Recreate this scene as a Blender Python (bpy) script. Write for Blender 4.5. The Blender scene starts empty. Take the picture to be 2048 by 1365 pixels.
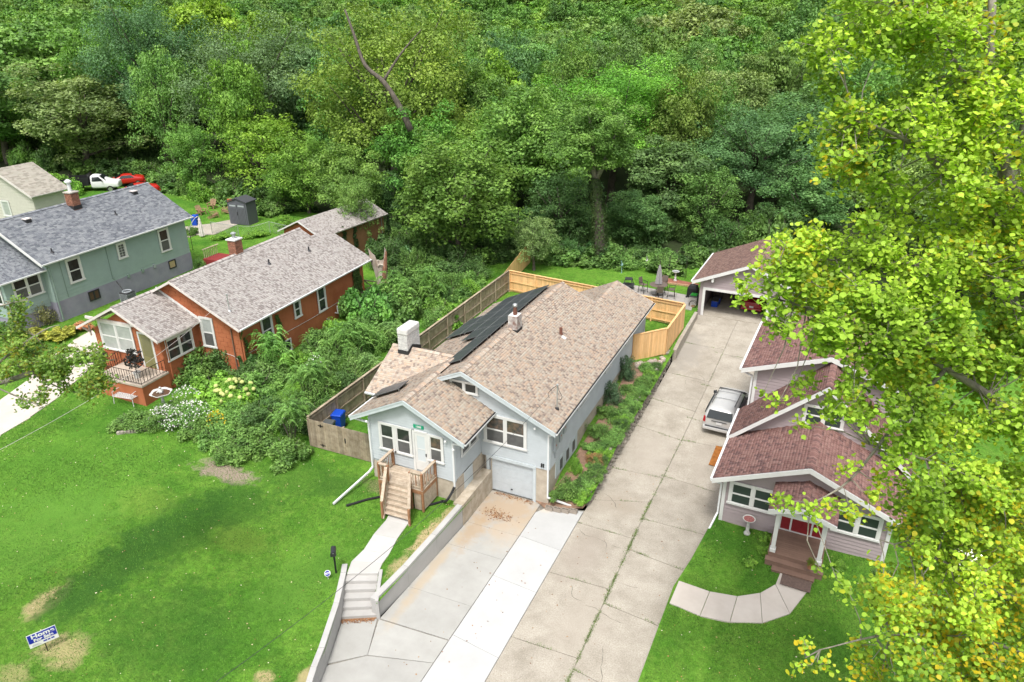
import bpy, math, random
import numpy as np
from mathutils import Vector, Matrix
from mathutils.geometry import delaunay_2d_cdt
random.seed(7); RNG = np.random.default_rng(7)
SC = bpy.context.scene; COL = SC.collection
# ---------------------------------------------------------------- camera, sky, sun, exposure
FPX = 1452.8; PITCH = math.radians(24.39); ROLL = math.radians(-.43); YAW = math.radians(24.62)
CAM = Vector((0, 0, 23.37))
_h = Vector((-math.sin(YAW), math.cos(YAW), 0)); FW = _h*math.cos(PITCH)+Vector((0, 0, -math.sin(PITCH)))
_r = Vector((math.cos(YAW), math.sin(YAW), 0)); _u = _r.cross(FW)
RT = math.cos(ROLL)*_r+math.sin(ROLL)*_u; UP = -math.sin(ROLL)*_r+math.cos(ROLL)*_u
cd = bpy.data.cameras.new("camera"); cam = bpy.data.objects.new("camera", cd); COL.objects.link(cam)
cd.sensor_width = 36; cd.lens = FPX/2048*36; cd.clip_end = 2000; cd.clip_start = .5
M = Matrix((RT, UP, -FW)).transposed().to_4x4(); M.translation = CAM; cam.matrix_world = M
SC.camera = cam
SUN_EL, SUN_AZ = 62, 168      # azimuth clockwise from +Y
world = bpy.data.worlds.new("World"); SC.world = world; world.use_nodes = True
nt = world.node_tree; nt.nodes.clear()
sky = nt.nodes.new("ShaderNodeTexSky"); sky.sky_type = 'NISHITA'; sky.sun_disc = False
sky.sun_elevation = math.radians(SUN_EL); sky.sun_rotation = math.radians(SUN_AZ); sky.dust_density = 6; sky.air_density = 1.5
hs = nt.nodes.new("ShaderNodeHueSaturation"); hs.inputs['Saturation'].default_value = .3
bg = nt.nodes.new("ShaderNodeBackground"); bg.inputs[1].default_value = .13
ow = nt.nodes.new("ShaderNodeOutputWorld")
nt.links.new(sky.outputs[0], hs.inputs['Color']); nt.links.new(hs.outputs[0], bg.inputs[0]); nt.links.new(bg.outputs[0], ow.inputs[0])
sl = bpy.data.lights.new("sun", 'SUN'); sun = bpy.data.objects.new("sun", sl); COL.objects.link(sun)
sl.energy = 1.5; sl.angle = math.radians(10); sl.color = (1, .97, .92)
_e, _a = math.radians(SUN_EL), math.radians(SUN_AZ)
sd = Vector((math.sin(_a)*math.cos(_e), math.cos(_a)*math.cos(_e), math.sin(_e)))
sun.rotation_euler = sd.to_track_quat('Z', 'Y').to_euler(); sun.location = (0, 0, 80)
SC.view_settings.view_transform = 'Standard'; SC.view_settings.look = 'None'; SC.view_settings.exposure = .8
SC.view_settings.gamma = 1; SC.view_settings.use_curve_mapping = False
SC.render.engine = 'CYCLES'; SC.cycles.max_bounces = 5; SC.cycles.diffuse_bounces = 4; SC.cycles.transparent_max_bounces = 4

def ray(px, py): return FW+RT*((px-1024)/FPX)-UP*((py-682.5)/FPX)
def onz(px, py, z):                        # where the sight line of a photo pixel meets height z: gives a real ground position
    d = ray(px, py); return CAM+d*((z-CAM.z)/d.z)
def ptd(px, py, w): return CAM+ray(px, py)*w
# ---------------------------------------------------------------- mesh helpers
class MB:
    def __init__(s): s.v = []; s.f = []
    def add(s, vs, fs):
        n = len(s.v); s.v += [tuple(p) for p in vs]; s.f += [tuple(i+n for i in f) for f in fs]; return s
    def hexa(s, p):                        # 8 corners: bottom 0-3 ccw, top 4-7
        return s.add(p, [(3, 2, 1, 0), (4, 5, 6, 7), (0, 1, 5, 4), (1, 2, 6, 5), (2, 3, 7, 6), (3, 0, 4, 7)])
    def box(s, x0, x1, y0, y1, z0, z1):
        return s.hexa([(x0, y0, z0), (x1, y0, z0), (x1, y1, z0), (x0, y1, z0), (x0, y0, z1), (x1, y0, z1), (x1, y1, z1), (x0, y1, z1)])
    def bar(s, a, b, w, h, up=(0, 0, 1)):  # beam a->b, width w (sideways), height h (up)
        a, b = Vector(a), Vector(b); d = (b-a).normalized(); u = Vector(up)
        sd_ = d.cross(u)
        if sd_.length < 1e-4: sd_ = d.cross(Vector((0, 1, 0)))
        sd_.normalize(); u = sd_.cross(d).normalized(); sw = sd_*w/2; uh = u*h/2
        return s.hexa([a-sw-uh, a+sw-uh, b+sw-uh, b-sw-uh, a-sw+uh, a+sw+uh, b+sw+uh, b-sw+uh])
    def prism(s, pts, z0, z1):             # pts 2d ccw; z may be number or function
        n = len(pts); g = (lambda z, p: z(p[0], p[1]) if callable(z) else z)
        vs = [(p[0], p[1], g(z0, p)) for p in pts]+[(p[0], p[1], g(z1, p)) for p in pts]
        return s.add(vs, [tuple(range(n-1, -1, -1)), tuple(range(n, 2*n))]+[(i, (i+1) % n, n+(i+1) % n, n+i) for i in range(n)])
    def extr(s, pts, d):                   # closed 3d polygon extruded by vector d
        n = len(pts); pts = [Vector(p) for p in pts]; d = Vector(d)
        return s.add(pts+[p+d for p in pts], [tuple(range(n-1, -1, -1)), tuple(range(n, 2*n))]+[(i, (i+1) % n, n+(i+1) % n, n+i) for i in range(n)])
    def tube(s, path, r, n=8, cap=True):
        path = [Vector(p) for p in path]; rs = r if isinstance(r, (list, tuple)) else [r]*len(path)
        b = len(s.v); prev = None
        for i, p in enumerate(path):
            d = (path[min(i+1, len(path)-1)]-path[max(i-1, 0)]).normalized()
            a = prev if prev is not None else (Vector((0, 0, 1)) if abs(d.z) < .9 else Vector((1, 0, 0)))
            a = (a-d*a.dot(d)); a = a.normalized() if a.length > 1e-5 else d.orthogonal().normalized(); prev = a
            c = d.cross(a)
            for k in range(n):
                t = 2*math.pi*k/n; s.v.append(tuple(p+(a*math.cos(t)+c*math.sin(t))*rs[i]))
        for i in range(len(path)-1):
            for k in range(n):
                k2 = (k+1) % n; s.f.append((b+i*n+k, b+i*n+k2, b+(i+1)*n+k2, b+(i+1)*n+k))
        if cap:
            s.f.append(tuple(b+k for k in range(n-1, -1, -1))); s.f.append(tuple(b+(len(path)-1)*n+k for k in range(n)))
        return s
    def lathe(s, prof, n=16, c=(0, 0, 0)): # prof [(r,z)]
        b = len(s.v)
        for r, z in prof:
            for k in range(n):
                t = 2*math.pi*k/n; s.v.append((c[0]+r*math.cos(t), c[1]+r*math.sin(t), c[2]+z))
        for i in range(len(prof)-1):
            for k in range(n):
                k2 = (k+1) % n; s.f.append((b+i*n+k, b+i*n+k2, b+(i+1)*n+k2, b+(i+1)*n+k))
        s.f.append(tuple(b+k for k in range(n-1, -1, -1))); s.f.append(tuple(b+(len(prof)-1)*n+k for k in range(n)))
        return s
    def ball(s, c, r, n=8, m=5, sq=(1, 1, 1)):
        pr = []
        for i in range(m+1):
            t = -math.pi/2+math.pi*i/m; pr.append((max(1e-3, math.cos(t))*r, math.sin(t)*r))
        b = len(s.v); s.lathe(pr, n)
        for i in range(b, len(s.v)):
            v = s.v[i]; s.v[i] = (c[0]+v[0]*sq[0], c[1]+v[1]*sq[1], c[2]+v[2]*sq[2])
        return s
def obj(name, mb, mat, parent=None, smooth=False, stuff=False, bevel=0, label=None):
    me = bpy.data.meshes.new(name); me.from_pydata(mb.v, [], mb.f); me.update()
    if mat: me.materials.append(mat)
    if smooth:
        for p in me.polygons: p.use_smooth = True
    o = bpy.data.objects.new(name, me); COL.objects.link(o)
    if parent: o.parent = parent
    if stuff: o['kind'] = 'stuff'
    if label: o['label'] = label
    if bevel:
        b = o.modifiers.new('bevel', 'BEVEL'); b.width = bevel; b.segments = 2; b.limit_method = 'ANGLE'
    return o
def fastmesh(name, V, Fc, mat=None, smooth=False):   # numpy verts (n,3), faces (m,k)
    me = bpy.data.meshes.new(name); m, k = Fc.shape
    me.vertices.add(len(V)); me.vertices.foreach_set("co", np.asarray(V, dtype=np.float32).ravel())
    me.loops.add(m*k); me.loops.foreach_set("vertex_index", Fc.astype(np.int32).ravel())
    me.polygons.add(m); me.polygons.foreach_set("loop_start", np.arange(0, m*k, k, dtype=np.int32)); me.polygons.foreach_set("loop_total", np.full(m, k, dtype=np.int32))
    if smooth: me.polygons.foreach_set("use_smooth", np.ones(m, dtype=bool))
    me.update(calc_edges=True)
    if mat: me.materials.append(mat)
    return me
def mobj(name, me, parent=None, stuff=False, loc=None, color=None):
    o = bpy.data.objects.new(name, me); COL.objects.link(o)
    if parent: o.parent = parent
    if stuff: o['kind'] = 'stuff'
    if loc is not None: o.location = loc
    if color: o.color = (*color, 1)
    return o
def tag(o, label, cat, group=None):
    o['label'] = label; o['category'] = cat
    if group: o['group'] = group
    return o
def thing(name, label, cat, loc=(0, 0, 0), rz=0, group=None):
    o = bpy.data.objects.new(name, None); COL.objects.link(o); o.location = loc; o.rotation_euler = (0, 0, math.radians(rz))
    o.empty_display_size = .2
    return tag(o, label, cat, group)
def struct(o): o['kind'] = 'structure'; return o
def kids(o): return KIDS.get(o.name, [])
def dup(root, label=None, loc=None, rz=None, scale=None, group=None, color=None):
    def cp(o, par):
        c = o.copy(); COL.objects.link(c); c.parent = par
        if color and o.type == 'MESH': c.color = (*color, 1)
        for ch in [q for q in ALL if q.parent == o]: cp(ch, c)
        return c
    ALL = [root]+list(root.children_recursive)
    r = cp(root, None)
    if label: r['label'] = label
    if loc is not None: r.location = loc
    if rz is not None: r.rotation_euler[2] = math.radians(rz)
    if scale is not None: r.scale = scale if hasattr(scale, '__len__') else (scale,)*3
    if group: r['group'] = group
    return r
# ---------------------------------------------------------------- materials
MATS = {}
def nodes(m): m.use_nodes = True; return m.node_tree
def mat(name, col, rough=.8, metal=0, var=0, vscale=3, bump=0, bscale=40, col2=None, spec=.3, isl=0, stretch=None, ramp=None):
    """base colour with object-space noise, a second colour, fine relief, and optional per-piece variation"""
    if name in MATS: return MATS[name]
    m = bpy.data.materials.new(name); t = nodes(m); b = t.nodes['Principled BSDF']
    b.inputs['Roughness'].default_value = rough; b.inputs['Metallic'].default_value = metal; b.inputs['Specular IOR Level'].default_value = spec
    col = (*col, 1); out = None
    tc = t.nodes.new('ShaderNodeTexCoord'); mp = t.nodes.new('ShaderNodeMapping'); t.links.new(tc.outputs['Object'], mp.inputs[0])
    if stretch: mp.inputs['Scale'].default_value = stretch
    if var or col2:
        n = t.nodes.new('ShaderNodeTexNoise'); n.inputs['Scale'].default_value = vscale; n.inputs['Detail'].default_value = 5; n.inputs['Roughness'].default_value = .65
        t.links.new(mp.outputs[0], n.inputs['Vector'])
        r = t.nodes.new('ShaderNodeValToRGB'); r.color_ramp.elements[0].position = .33; r.color_ramp.elements[1].position = .68
        c2 = (*col2, 1) if col2 else tuple(min(1, c*(1+var)) for c in col[:3])+(1,)
        c1 = col if col2 else tuple(c*(1-var) for c in col[:3])+(1,)
        r.color_ramp.elements[0].color = c1; r.color_ramp.elements[1].color = c2
        t.links.new(n.outputs[0], r.inputs[0]); out = r.outputs[0]
    if ramp:
        g = t.nodes.new('ShaderNodeNewGeometry'); r = t.nodes.new('ShaderNodeValToRGB'); r.color_ramp.interpolation = 'CONSTANT'
        e = r.color_ramp.elements
        while len(e) < len(ramp): e.new(.5)
        for i, c in enumerate(ramp): e[i].position = i/len(ramp); e[i].color = (*c, 1)
        t.links.new(g.outputs['Random Per Island'], r.inputs[0])
        if out is not None:
            mx = t.nodes.new('ShaderNodeMix'); mx.data_type = 'RGBA'; mx.blend_type = 'OVERLAY'; mx.inputs[0].default_value = .35
            t.links.new(r.outputs[0], mx.inputs[6]); t.links.new(out, mx.inputs[7]); out = mx.outputs[2]
        else: out = r.outputs[0]
    if isl:
        g = t.nodes.new('ShaderNodeNewGeometry'); oi = t.nodes.new('ShaderNodeObjectInfo'); ad = t.nodes.new('ShaderNodeMath'); ad.operation = 'ADD'
        t.links.new(g.outputs['Random Per Island'], ad.inputs[0]); t.links.new(oi.outputs['Random'], ad.inputs[1])
        fr = t.nodes.new('ShaderNodeMath'); fr.operation = 'FRACT'; t.links.new(ad.outputs[0], fr.inputs[0])
        mr = t.nodes.new('ShaderNodeMapRange'); mr.inputs[3].default_value = 1-isl; mr.inputs[4].default_value = 1+isl; t.links.new(fr.outputs[0], mr.inputs[0])
        hv = t.nodes.new('ShaderNodeHueSaturation'); t.links.new(mr.outputs[0], hv.inputs['Value'])
        if out is not None: t.links.new(out, hv.inputs['Color'])
        else: hv.inputs['Color'].default_value = col
        out = hv.outputs[0]
    if out is not None: t.links.new(out, b.inputs['Base Color'])
    else: b.inputs['Base Color'].default_value = col
    if bump:
        n2 = t.nodes.new('ShaderNodeTexNoise'); n2.inputs['Scale'].default_value = bscale; n2.inputs['Detail'].default_value = 3
        t.links.new(mp.outputs[0], n2.inputs['Vector'])
        bp = t.nodes.new('ShaderNodeBump'); bp.inputs['Strength'].default_value = bump; bp.inputs['Distance'].default_value = .02
        t.links.new(n2.outputs[0], bp.inputs['Height']); t.links.new(bp.outputs[0], b.inputs['Normal'])
    MATS[name] = m; return m
def leafmat(name, useobj=True, col=(.06, .14, .03), col2=None, trans=.35, nscale=.35, hue=.03):
    """foliage: the thing's own colour (object colour) x clump noise x per-leaf variation, with light passing through"""
    m = bpy.data.materials.new(name); t = nodes(m); t.nodes.clear(); N = t.nodes.new; L = t.links.new
    out = N('ShaderNodeOutputMaterial')
    if useobj: oi = N('ShaderNodeObjectInfo'); base = oi.outputs['Color']
    else: rgb = N('ShaderNodeRGB'); rgb.outputs[0].default_value = (*col, 1); base = rgb.outputs[0]
    tc = N('ShaderNodeTexCoord'); n = N('ShaderNodeTexNoise'); n.inputs['Scale'].default_value = nscale; n.inputs['Detail'].default_value = 4
    L(tc.outputs['Object'], n.inputs['Vector'])
    g = N('ShaderNodeNewGeometry')
    hv = N('ShaderNodeHueSaturation'); L(base, hv.inputs['Color'])
    mr = N('ShaderNodeMapRange'); L(g.outputs['Random Per Island'], mr.inputs[0]); mr.inputs[3].default_value = .62; mr.inputs[4].default_value = 1.5
    m2 = N('ShaderNodeMapRange'); L(n.outputs[0], m2.inputs[0]); m2.inputs[1].default_value = .3; m2.inputs[2].default_value = .7; m2.inputs[3].default_value = .62; m2.inputs[4].default_value = 1.4
    mu = N('ShaderNodeMath'); mu.operation = 'MULTIPLY'; L(mr.outputs[0], mu.inputs[0]); L(m2.outputs[0], mu.inputs[1]); L(mu.outputs[0], hv.inputs['Value'])
    m3 = N('ShaderNodeMapRange'); L(n.outputs[0], m3.inputs[0]); m3.inputs[1].default_value = .3; m3.inputs[2].default_value = .7; m3.inputs[3].default_value = .5; m3.inputs[4].default_value = .5-hue; L(m3.outputs[0], hv.inputs['Hue'])
    c = hv.outputs[0]
    if col2:   # a share of the leaves has turned
        mx = N('ShaderNodeMix'); mx.data_type = 'RGBA'; L(c, mx.inputs[6]); mx.inputs[7].default_value = (*col2, 1)
        wn = N('ShaderNodeTexWhiteNoise'); wn.noise_dimensions = '1D'; L(g.outputs['Random Per Island'], wn.inputs['W'])
        n3 = N('ShaderNodeTexNoise'); n3.inputs['Scale'].default_value = .5; L(tc.outputs['Object'], n3.inputs['Vector'])
        ad = N('ShaderNodeMath'); ad.operation = 'MULTIPLY'; L(wn.outputs[0], ad.inputs[0])
        sx_ = N('ShaderNodeSeparateXYZ'); L(tc.outputs['Object'], sx_.inputs[0]); zr_ = N('ShaderNodeMapRange'); L(sx_.outputs[2], zr_.inputs[0]); zr_.inputs[1].default_value = 6; zr_.inputs[2].default_value = 17; zr_.inputs[3].default_value = 1.5; zr_.inputs[4].default_value = .9
        zm_ = N('ShaderNodeMath'); zm_.operation = 'MULTIPLY'; L(n3.outputs[0], zm_.inputs[0]); L(zr_.outputs[0], zm_.inputs[1]); L(zm_.outputs[0], ad.inputs[1])
        gt = N('ShaderNodeMapRange'); L(ad.outputs[0], gt.inputs[0]); gt.inputs[1].default_value = .40; gt.inputs[2].default_value = .62; L(gt.outputs[0], mx.inputs[0]); c = mx.outputs[2]
    d = N('ShaderNodeBsdfPrincipled'); d.inputs['Roughness'].default_value = .55; d.inputs['Specular IOR Level'].default_value = .25; L(c, d.inputs['Base Color'])
    tr = N('ShaderNodeBsdfTranslucent'); tm = N('ShaderNodeMix'); tm.data_type = 'RGBA'; tm.blend_type = 'MULTIPLY'; tm.inputs[0].default_value = 1; L(c, tm.inputs[6]); tm.inputs[7].default_value = (1.5, 1.6, .6, 1); L(tm.outputs[2], tr.inputs[0])
    ms = N('ShaderNodeMixShader'); ms.inputs[0].default_value = trans; L(d.outputs[0], ms.inputs[1]); L(tr.outputs[0], ms.inputs[2]); L(ms.outputs[0], out.inputs[0])
    MATS[name] = m; return m
LEAF = leafmat('tree_leaves', trans=.25); FARLEAF = None; BUSHLEAF = leafmat('bush_leaves', nscale=1.2, trans=.25)
BARK = mat('bark', (.10, .085, .07), .9, var=.4, vscale=4, bump=.8, bscale=25, stretch=(1, 1, .3))
PALEBARK = mat('pale_bark', (.22, .20, .165), .9, var=.35, vscale=6, bump=.6, bscale=25)
WHITE = mat('white_paint', (.62, .62, .61), .5, var=.05, vscale=2)
WHITEM = mat('white_aluminium', (.68, .69, .70), .35, var=.03)
BLUESID = mat('pale_blue_siding', (.44, .475, .50), .6, var=.06, vscale=1.5)
BLUETRIM = mat('pale_blue_trim', (.49, .54, .565), .55, var=.05)
CONC = mat('foundation_concrete', (.36, .31, .25), .9, vscale=2, col2=(.5, .44, .36), bump=.4, bscale=20)
GLASS = mat('dark_window_glass', (.035, .04, .04), .08, spec=.6, var=.5, vscale=1.2)
SCREEN = mat('insect_screen', (.10, .10, .10), .6, var=.2, vscale=2)
CURTGLASS = mat('curtained_glass', (.36, .38, .37), .12, spec=.6, var=.12, vscale=2.5)
BLACK = mat('black_plastic', (.015, .015, .017), .45)
DARKM = mat('dark_metal', (.05, .05, .055), .5, metal=.3)
GALV = mat('galvanised_metal', (.5, .52, .53), .4, metal=.7, var=.1)
GREYM = mat('grey_metal_box', (.32, .35, .37), .5, var=.08)
RUST = mat('rusty_pipe', (.16, .07, .05), .9, var=.3, vscale=20)
def shing(name, cols): return mat(name, cols[0], .95, ramp=cols, var=.18, vscale=120, bump=.12, bscale=90, spec=.1)
SH_MAIN = shing('tan_shingles', [(0.431, 0.366, 0.31), (0.466, 0.365, 0.29), (0.4, 0.362, 0.316), (0.267, 0.223, 0.198), (0.459, 0.426, 0.377), (0.485, 0.4, 0.329), (0.342, 0.293, 0.259), (0.451, 0.402, 0.348), (0.419, 0.351, 0.299)])
SH_OR = shing('pale_brown_shingles', [(0.423, 0.397, 0.382), (0.35, 0.322, 0.307), (0.486, 0.462, 0.445), (0.281, 0.255, 0.245), (0.403, 0.38, 0.368), (0.451, 0.429, 0.414)])
SH_BL = shing('slate_shingles', [(0.234, 0.247, 0.273), (0.293, 0.305, 0.325), (0.182, 0.192, 0.215), (0.351, 0.364, 0.377), (0.26, 0.273, 0.296)])
SH_CR = shing('grey_tan_shingles', [(0.414, 0.391, 0.345), (0.483, 0.448, 0.402), (0.345, 0.322, 0.287), (0.448, 0.425, 0.38)])
SH_RT = shing('red_brown_shingles', [(0.295, 0.184, 0.168), (0.245, 0.147, 0.134), (0.331, 0.22, 0.198), (0.183, 0.12, 0.116), (0.304, 0.197, 0.175), (0.27, 0.165, 0.149)])
SH_GR = shing('garage_brown_shingles', [(0.301, 0.208, 0.18), (0.255, 0.17, 0.15), (0.329, 0.232, 0.204), (0.228, 0.155, 0.139)])
DECKW = mat('weathered_deck_wood', (.34, .27, .20), .85, vscale=5, col2=(.50, .42, .33), isl=.12, bump=.3, bscale=60)
DECKP = mat('reddish_post_wood', (.26, .12, .06), .8, vscale=6, col2=(.36, .20, .11), isl=.1)
OLDW = mat('old_fence_wood', (.22, .17, .115), .9, vscale=3, col2=(.37, .31, .23), isl=.2, bump=.3, bscale=50)
NEWW = mat('new_cedar', (.66, .38, .16), .75, vscale=2.5, col2=(.78, .51, .26), isl=.13, bump=.2, bscale=50, stretch=(6, 6, .7))
def wallcoord(kind, base):
    if kind == 'F': return lambda u, v, d: (u, base-d, v)
    if kind == 'R': return lambda u, v, d: (base+d, u, v)
    if kind == 'L': return lambda u, v, d: (base-d, u, v)
    if kind == 'B': return lambda u, v, d: (u, base+d, v)
def wbox(mb, W, u0, u1, v0, v1, d0, d1):
    p = [W(u0, v0, d0), W(u1, v0, d0), W(u1, v0, d1), W(u0, v0, d1), W(u0, v1, d0), W(u1, v1, d0), W(u1, v1, d1), W(u0, v1, d1)]
    return mb.hexa(p)
def wpoly(mb, W, pts, d0, d1):
    a = [W(u, v, d0) for u, v in pts]; n = len(pts)
    return mb.add(a+[W(u, v, d1) for u, v in pts], [tuple(range(n)), tuple(range(2*n-1, n-1, -1))]+[(i, (i+1) % n, n+(i+1) % n, n+i) for i in range(n)])
def xrange_at(pts, v):
    xs = []
    n = len(pts)
    for i in range(n):
        (a, b), (c, d) = pts[i], pts[(i+1) % n]
        if (b-v)*(d-v) <= 0 and abs(b-d) > 1e-9: xs.append(a+(c-a)*(v-b)/(d-b))
        elif abs(b-v) < 1e-9 and abs(d-v) < 1e-9: xs += [a, c]
    return (min(xs), max(xs)) if xs else None
def siding(parent, W, pts, m, h=.11, lap=.034, boards=False, name='lap_siding', d=0):
    """lap siding over the wall polygon pts (u,v): real courses, each lower edge standing proud"""
    v0 = min(p[1] for p in pts); v1 = max(p[1] for p in pts); mb = MB(); k = 0; v = v0
    proto = []
    while v < v1-.01:
        t = min(v+h, v1-.004); a = xrange_at(pts, v+.002); b = xrange_at(pts, t)
        if a and b:
            q = [W(a[0], v, d), W(a[1], v, d), W(a[1], v, d+lap+.004), W(a[0], v, d+lap+.004), W(b[0], t, d), W(b[1], t, d), W(b[1], t, d+.004), W(b[0], t, d+.004)]
            if boards: obj('siding_board', MB().hexa(q), m, parent)
            else: mb.hexa(q)
        v += h
    if not boards: return obj(name, mb, m, parent, stuff=True)
def window(parent, W, u0, u1, v0, v1, n=1, cas=.11, m=WHITE, glass=GLASS, low=None, dbl=True, d=.02, grid=None, sill=True):
    """a casing around n double-hung units; sashes and panes are pieces of their own"""
    low = low or glass; d = d+.03
    fr = MB(); c = cas
    if n == 0: n = 1
    us = [u0+c+(u1-u0-c*(n+1))/n*i+c*i for i in range(n)]; w = (u1-u0-c*(n+1))/n
    wbox(fr, W, u0, u1, v1-c, v1, d, d+.045); wbox(fr, W, u0-(.04 if sill else 0), u1+(.04 if sill else 0), v0, v0+c*.7, d, d+(.07 if sill else .045))
    wbox(fr, W, u0, u0+c, v0+c*.7, v1-c, d, d+.045)
    for i in range(n): wbox(fr, W, us[i]+w, us[i]+w+c, v0+c*.7, v1-c, d, d+.045)
    fo = obj('window', fr, m, parent)
    a0, a1 = v0+c*.7, v1-c
    for i in range(n):
        parts = [((a0+a1)/2, a1, glass), (a0, (a0+a1)/2, low)] if dbl else [(a0, a1, glass)]
        for j, (b0, b1, g) in enumerate(parts):
            s = .04; sm = MB(); dd = d+(.012 if j == 0 else .022)
            wbox(sm, W, us[i], us[i]+w, b1-s, b1, d-.03, dd); wbox(sm, W, us[i], us[i]+w, b0, b0+s, d-.03, dd)
            wbox(sm, W, us[i], us[i]+s, b0+s, b1-s, d-.03, dd); wbox(sm, W, us[i]+w-s, us[i]+w, b0+s, b1-s, d-.03, dd)
            if grid:
                for k in range(1, grid[0]): x = us[i]+w*k/grid[0]; wbox(sm, W, x-.012, x+.012, b0+s, b1-s, d-.01, dd-.003)
                for k in range(1, grid[1]): y = b0+(b1-b0)*k/grid[1]; wbox(sm, W, us[i]+s, us[i]+w-s, y-.012, y+.012, d-.01, dd-.004)
            obj('sash', sm, m, fo)
            obj('pane', wbox(MB(), W, us[i]+s-.005, us[i]+w-s+.005, b0+s-.005, b1-s+.005, d-.025, dd-.012), g, fo)
    return fo
def shingles(parent, o, e, s, poly, m, exp=.135, wmin=.10, wmax=.19, t=.012, name='shingles'):
    """overlapping tabs laid row by row on a roof plane. o: eave origin, e: unit along eave, s: unit up the slope, poly in (a,b)"""
    o, e, s = Vector(o), Vector(e), Vector(s); n = e.cross(s).normalized()
    if n.z < 0: n = -n
    O, E_, S_, N_ = (np.array(q) for q in (o, e, s, n))
    bmin = min(p[1] for p in poly); bmax = max(p[1] for p in poly); V = []; Fc = []
    b = bmin; r = np.random.default_rng(int(abs(o.x*100+o.y*10)+5))
    while b < bmax-.01:
        t1 = min(b+exp, bmax); mid = xrange_at(poly, min((b+t1)/2, bmax-1e-3)); 
        if mid:
            a = mid[0]; end = mid[1]
            while a < end-.01:
                w = r.uniform(wmin, wmax); a2 = min(a+w, end)
                if end-a2 < .06: a2 = end
                tt = t*(1 if r.random() < .5 else .55)
                p = [O+E_*a+S_*(b-.004)+N_*tt, O+E_*(a2-.004)+S_*(b-.004)+N_*tt, O+E_*(a2-.004)+S_*t1+N_*.003, O+E_*a+S_*t1+N_*.003, O+E_*a+S_*(b-.004)-N_*.004, O+E_*(a2-.004)+S_*(b-.004)-N_*.004]
                k = len(V); V += p; Fc += [(k, k+1, k+2, k+3), (k+4, k+5, k+1, k), (k+4, k, k+3, k+3), (k+1, k+5, k+2, k+2)][:2]
                a = a2
        b += exp
    me = fastmesh(name, np.array(V), np.array(Fc), m)
    return mobj(name, me, parent, stuff=True)
def roofplane(parent, pts, m, th=.1, exp=.135, cap=None, under=BLUETRIM, wmin=.10, wmax=.19, name='roof_deck'):
    """pts: 3d polygon, first two points along the eave"""
    P = [Vector(p) for p in pts]; e = (P[1]-P[0]).normalized(); n = None
    n = (P[1]-P[0]).cross(P[2]-P[0]).normalized()
    if n.z < 0: n = -n
    s = n.cross(e).normalized()
    if s.z < 0: s = -s
    mb = MB(); mb.extr([p-n*.012 for p in P], -n*th); d = obj(name, mb, under, parent)
    poly = [((p-P[0]).dot(e), (p-P[0]).dot(s)) for p in P]
    shingles(d, P[0], e, s, poly, m, exp, wmin, wmax)
    return d
def ridgecap(parent, a, b, m, w=.16):
    a, b = Vector(a), Vector(b); L = (b-a).length; d = (b-a)/L; n = int(L/.15); mb = MB(); sd_ = d.cross(Vector((0, 0, 1))).normalized()
    for i in range(n):
        p = a+d*(i*L/n); q = a+d*((i+1)*L/n+.03); z0 = Vector((0, 0, .035)); z1 = Vector((0, 0, .02))
        mb.add([p-sd_*w-Vector((0, 0, .05)), p+z0, p+sd_*w-Vector((0, 0, .05)), q-sd_*w-Vector((0, 0, .065)), q+z1, q+sd_*w-Vector((0, 0, .065))], [(0, 1, 4, 3), (1, 2, 5, 4), (0, 2, 1)])
    return obj('ridge_cap', mb, m, parent, stuff=True)
# ---------------------------------------------------------------- the ground
LEFTPTS = [(-15.2, 16, .8), (-14.5, 13, .8), (-17.5, 20, .9), (-17, 24, 1.05), (-15.5, 24, 1.05), (-20, 25, 1.2), (-25, 27, 1.2), (-20.5, 29, 1.3), (-22.5, 35, 1.5), (-24, 50, 2.0), (-12, 50, 1.95),
 (-11.3, 45, 1.7), (-25, 11, 1.0), (-30, 15, 1.2), (-35, 22, 1.6), (-32, 30, 1.9), (-31.5, 45, 2.1), (-42, 22, 1.8), (-45, 30, 2.4), (-50.2, 30.8, 3.0), (-48, 35, 3.0), (-50, 45, 3.0), (-58, 52, 3.0),
 (-58, 58, 3.0), (-62, 62, 3.2), (-75, 60, 3.8), (-90, 60, 4), (-66, 42, 3.8), (-60, 30, 3.3), (-70, 20, 3.0), (-45, 10, 1.5), (-36, 8, 1.1), (-15, 5, .6), (-40, 57, 2.5), (-25, 60, 1.9), (-15, 60, 1.9),
 (-11, 29.1, .45), (-10, 29.4, .25), (-11, 31, 1.1), (-9.7, 31, .85), (-11, 36, 1.4), (-9.6, 36, 1.1), (-11, 42, 1.6), (-9.4, 42, 1.3), (-9.5, 46, 1.5), (-9.2, 50, 1.75), (-9, 56, 1.85)]
RIGHTPTS = [(-3, 20, .0), (-3, 25, .15), (-2.9, 30.4, .5), (0, 30, .6), (5, 30, .65), (0, 24, .3), (4, 24, .3), (10, 20, .1), (-3, 10, -.1), (10, 40, .8), (6, 50, 1.2), (-3, 45, .6), (-3, 56, 1.6), (15, 30, .5), (20, 60, 1.8)]
_L = np.array(LEFTPTS); _R = np.array(RIGHTPTS)
def idw(P, x, y):
    w = 1/(((x[:, None]-P[None, :, 0])**2+(y[:, None]-P[None, :, 1])**2)**1.5+.6); return (w*P[None, :, 2]).sum(1)/w.sum(1)
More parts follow.
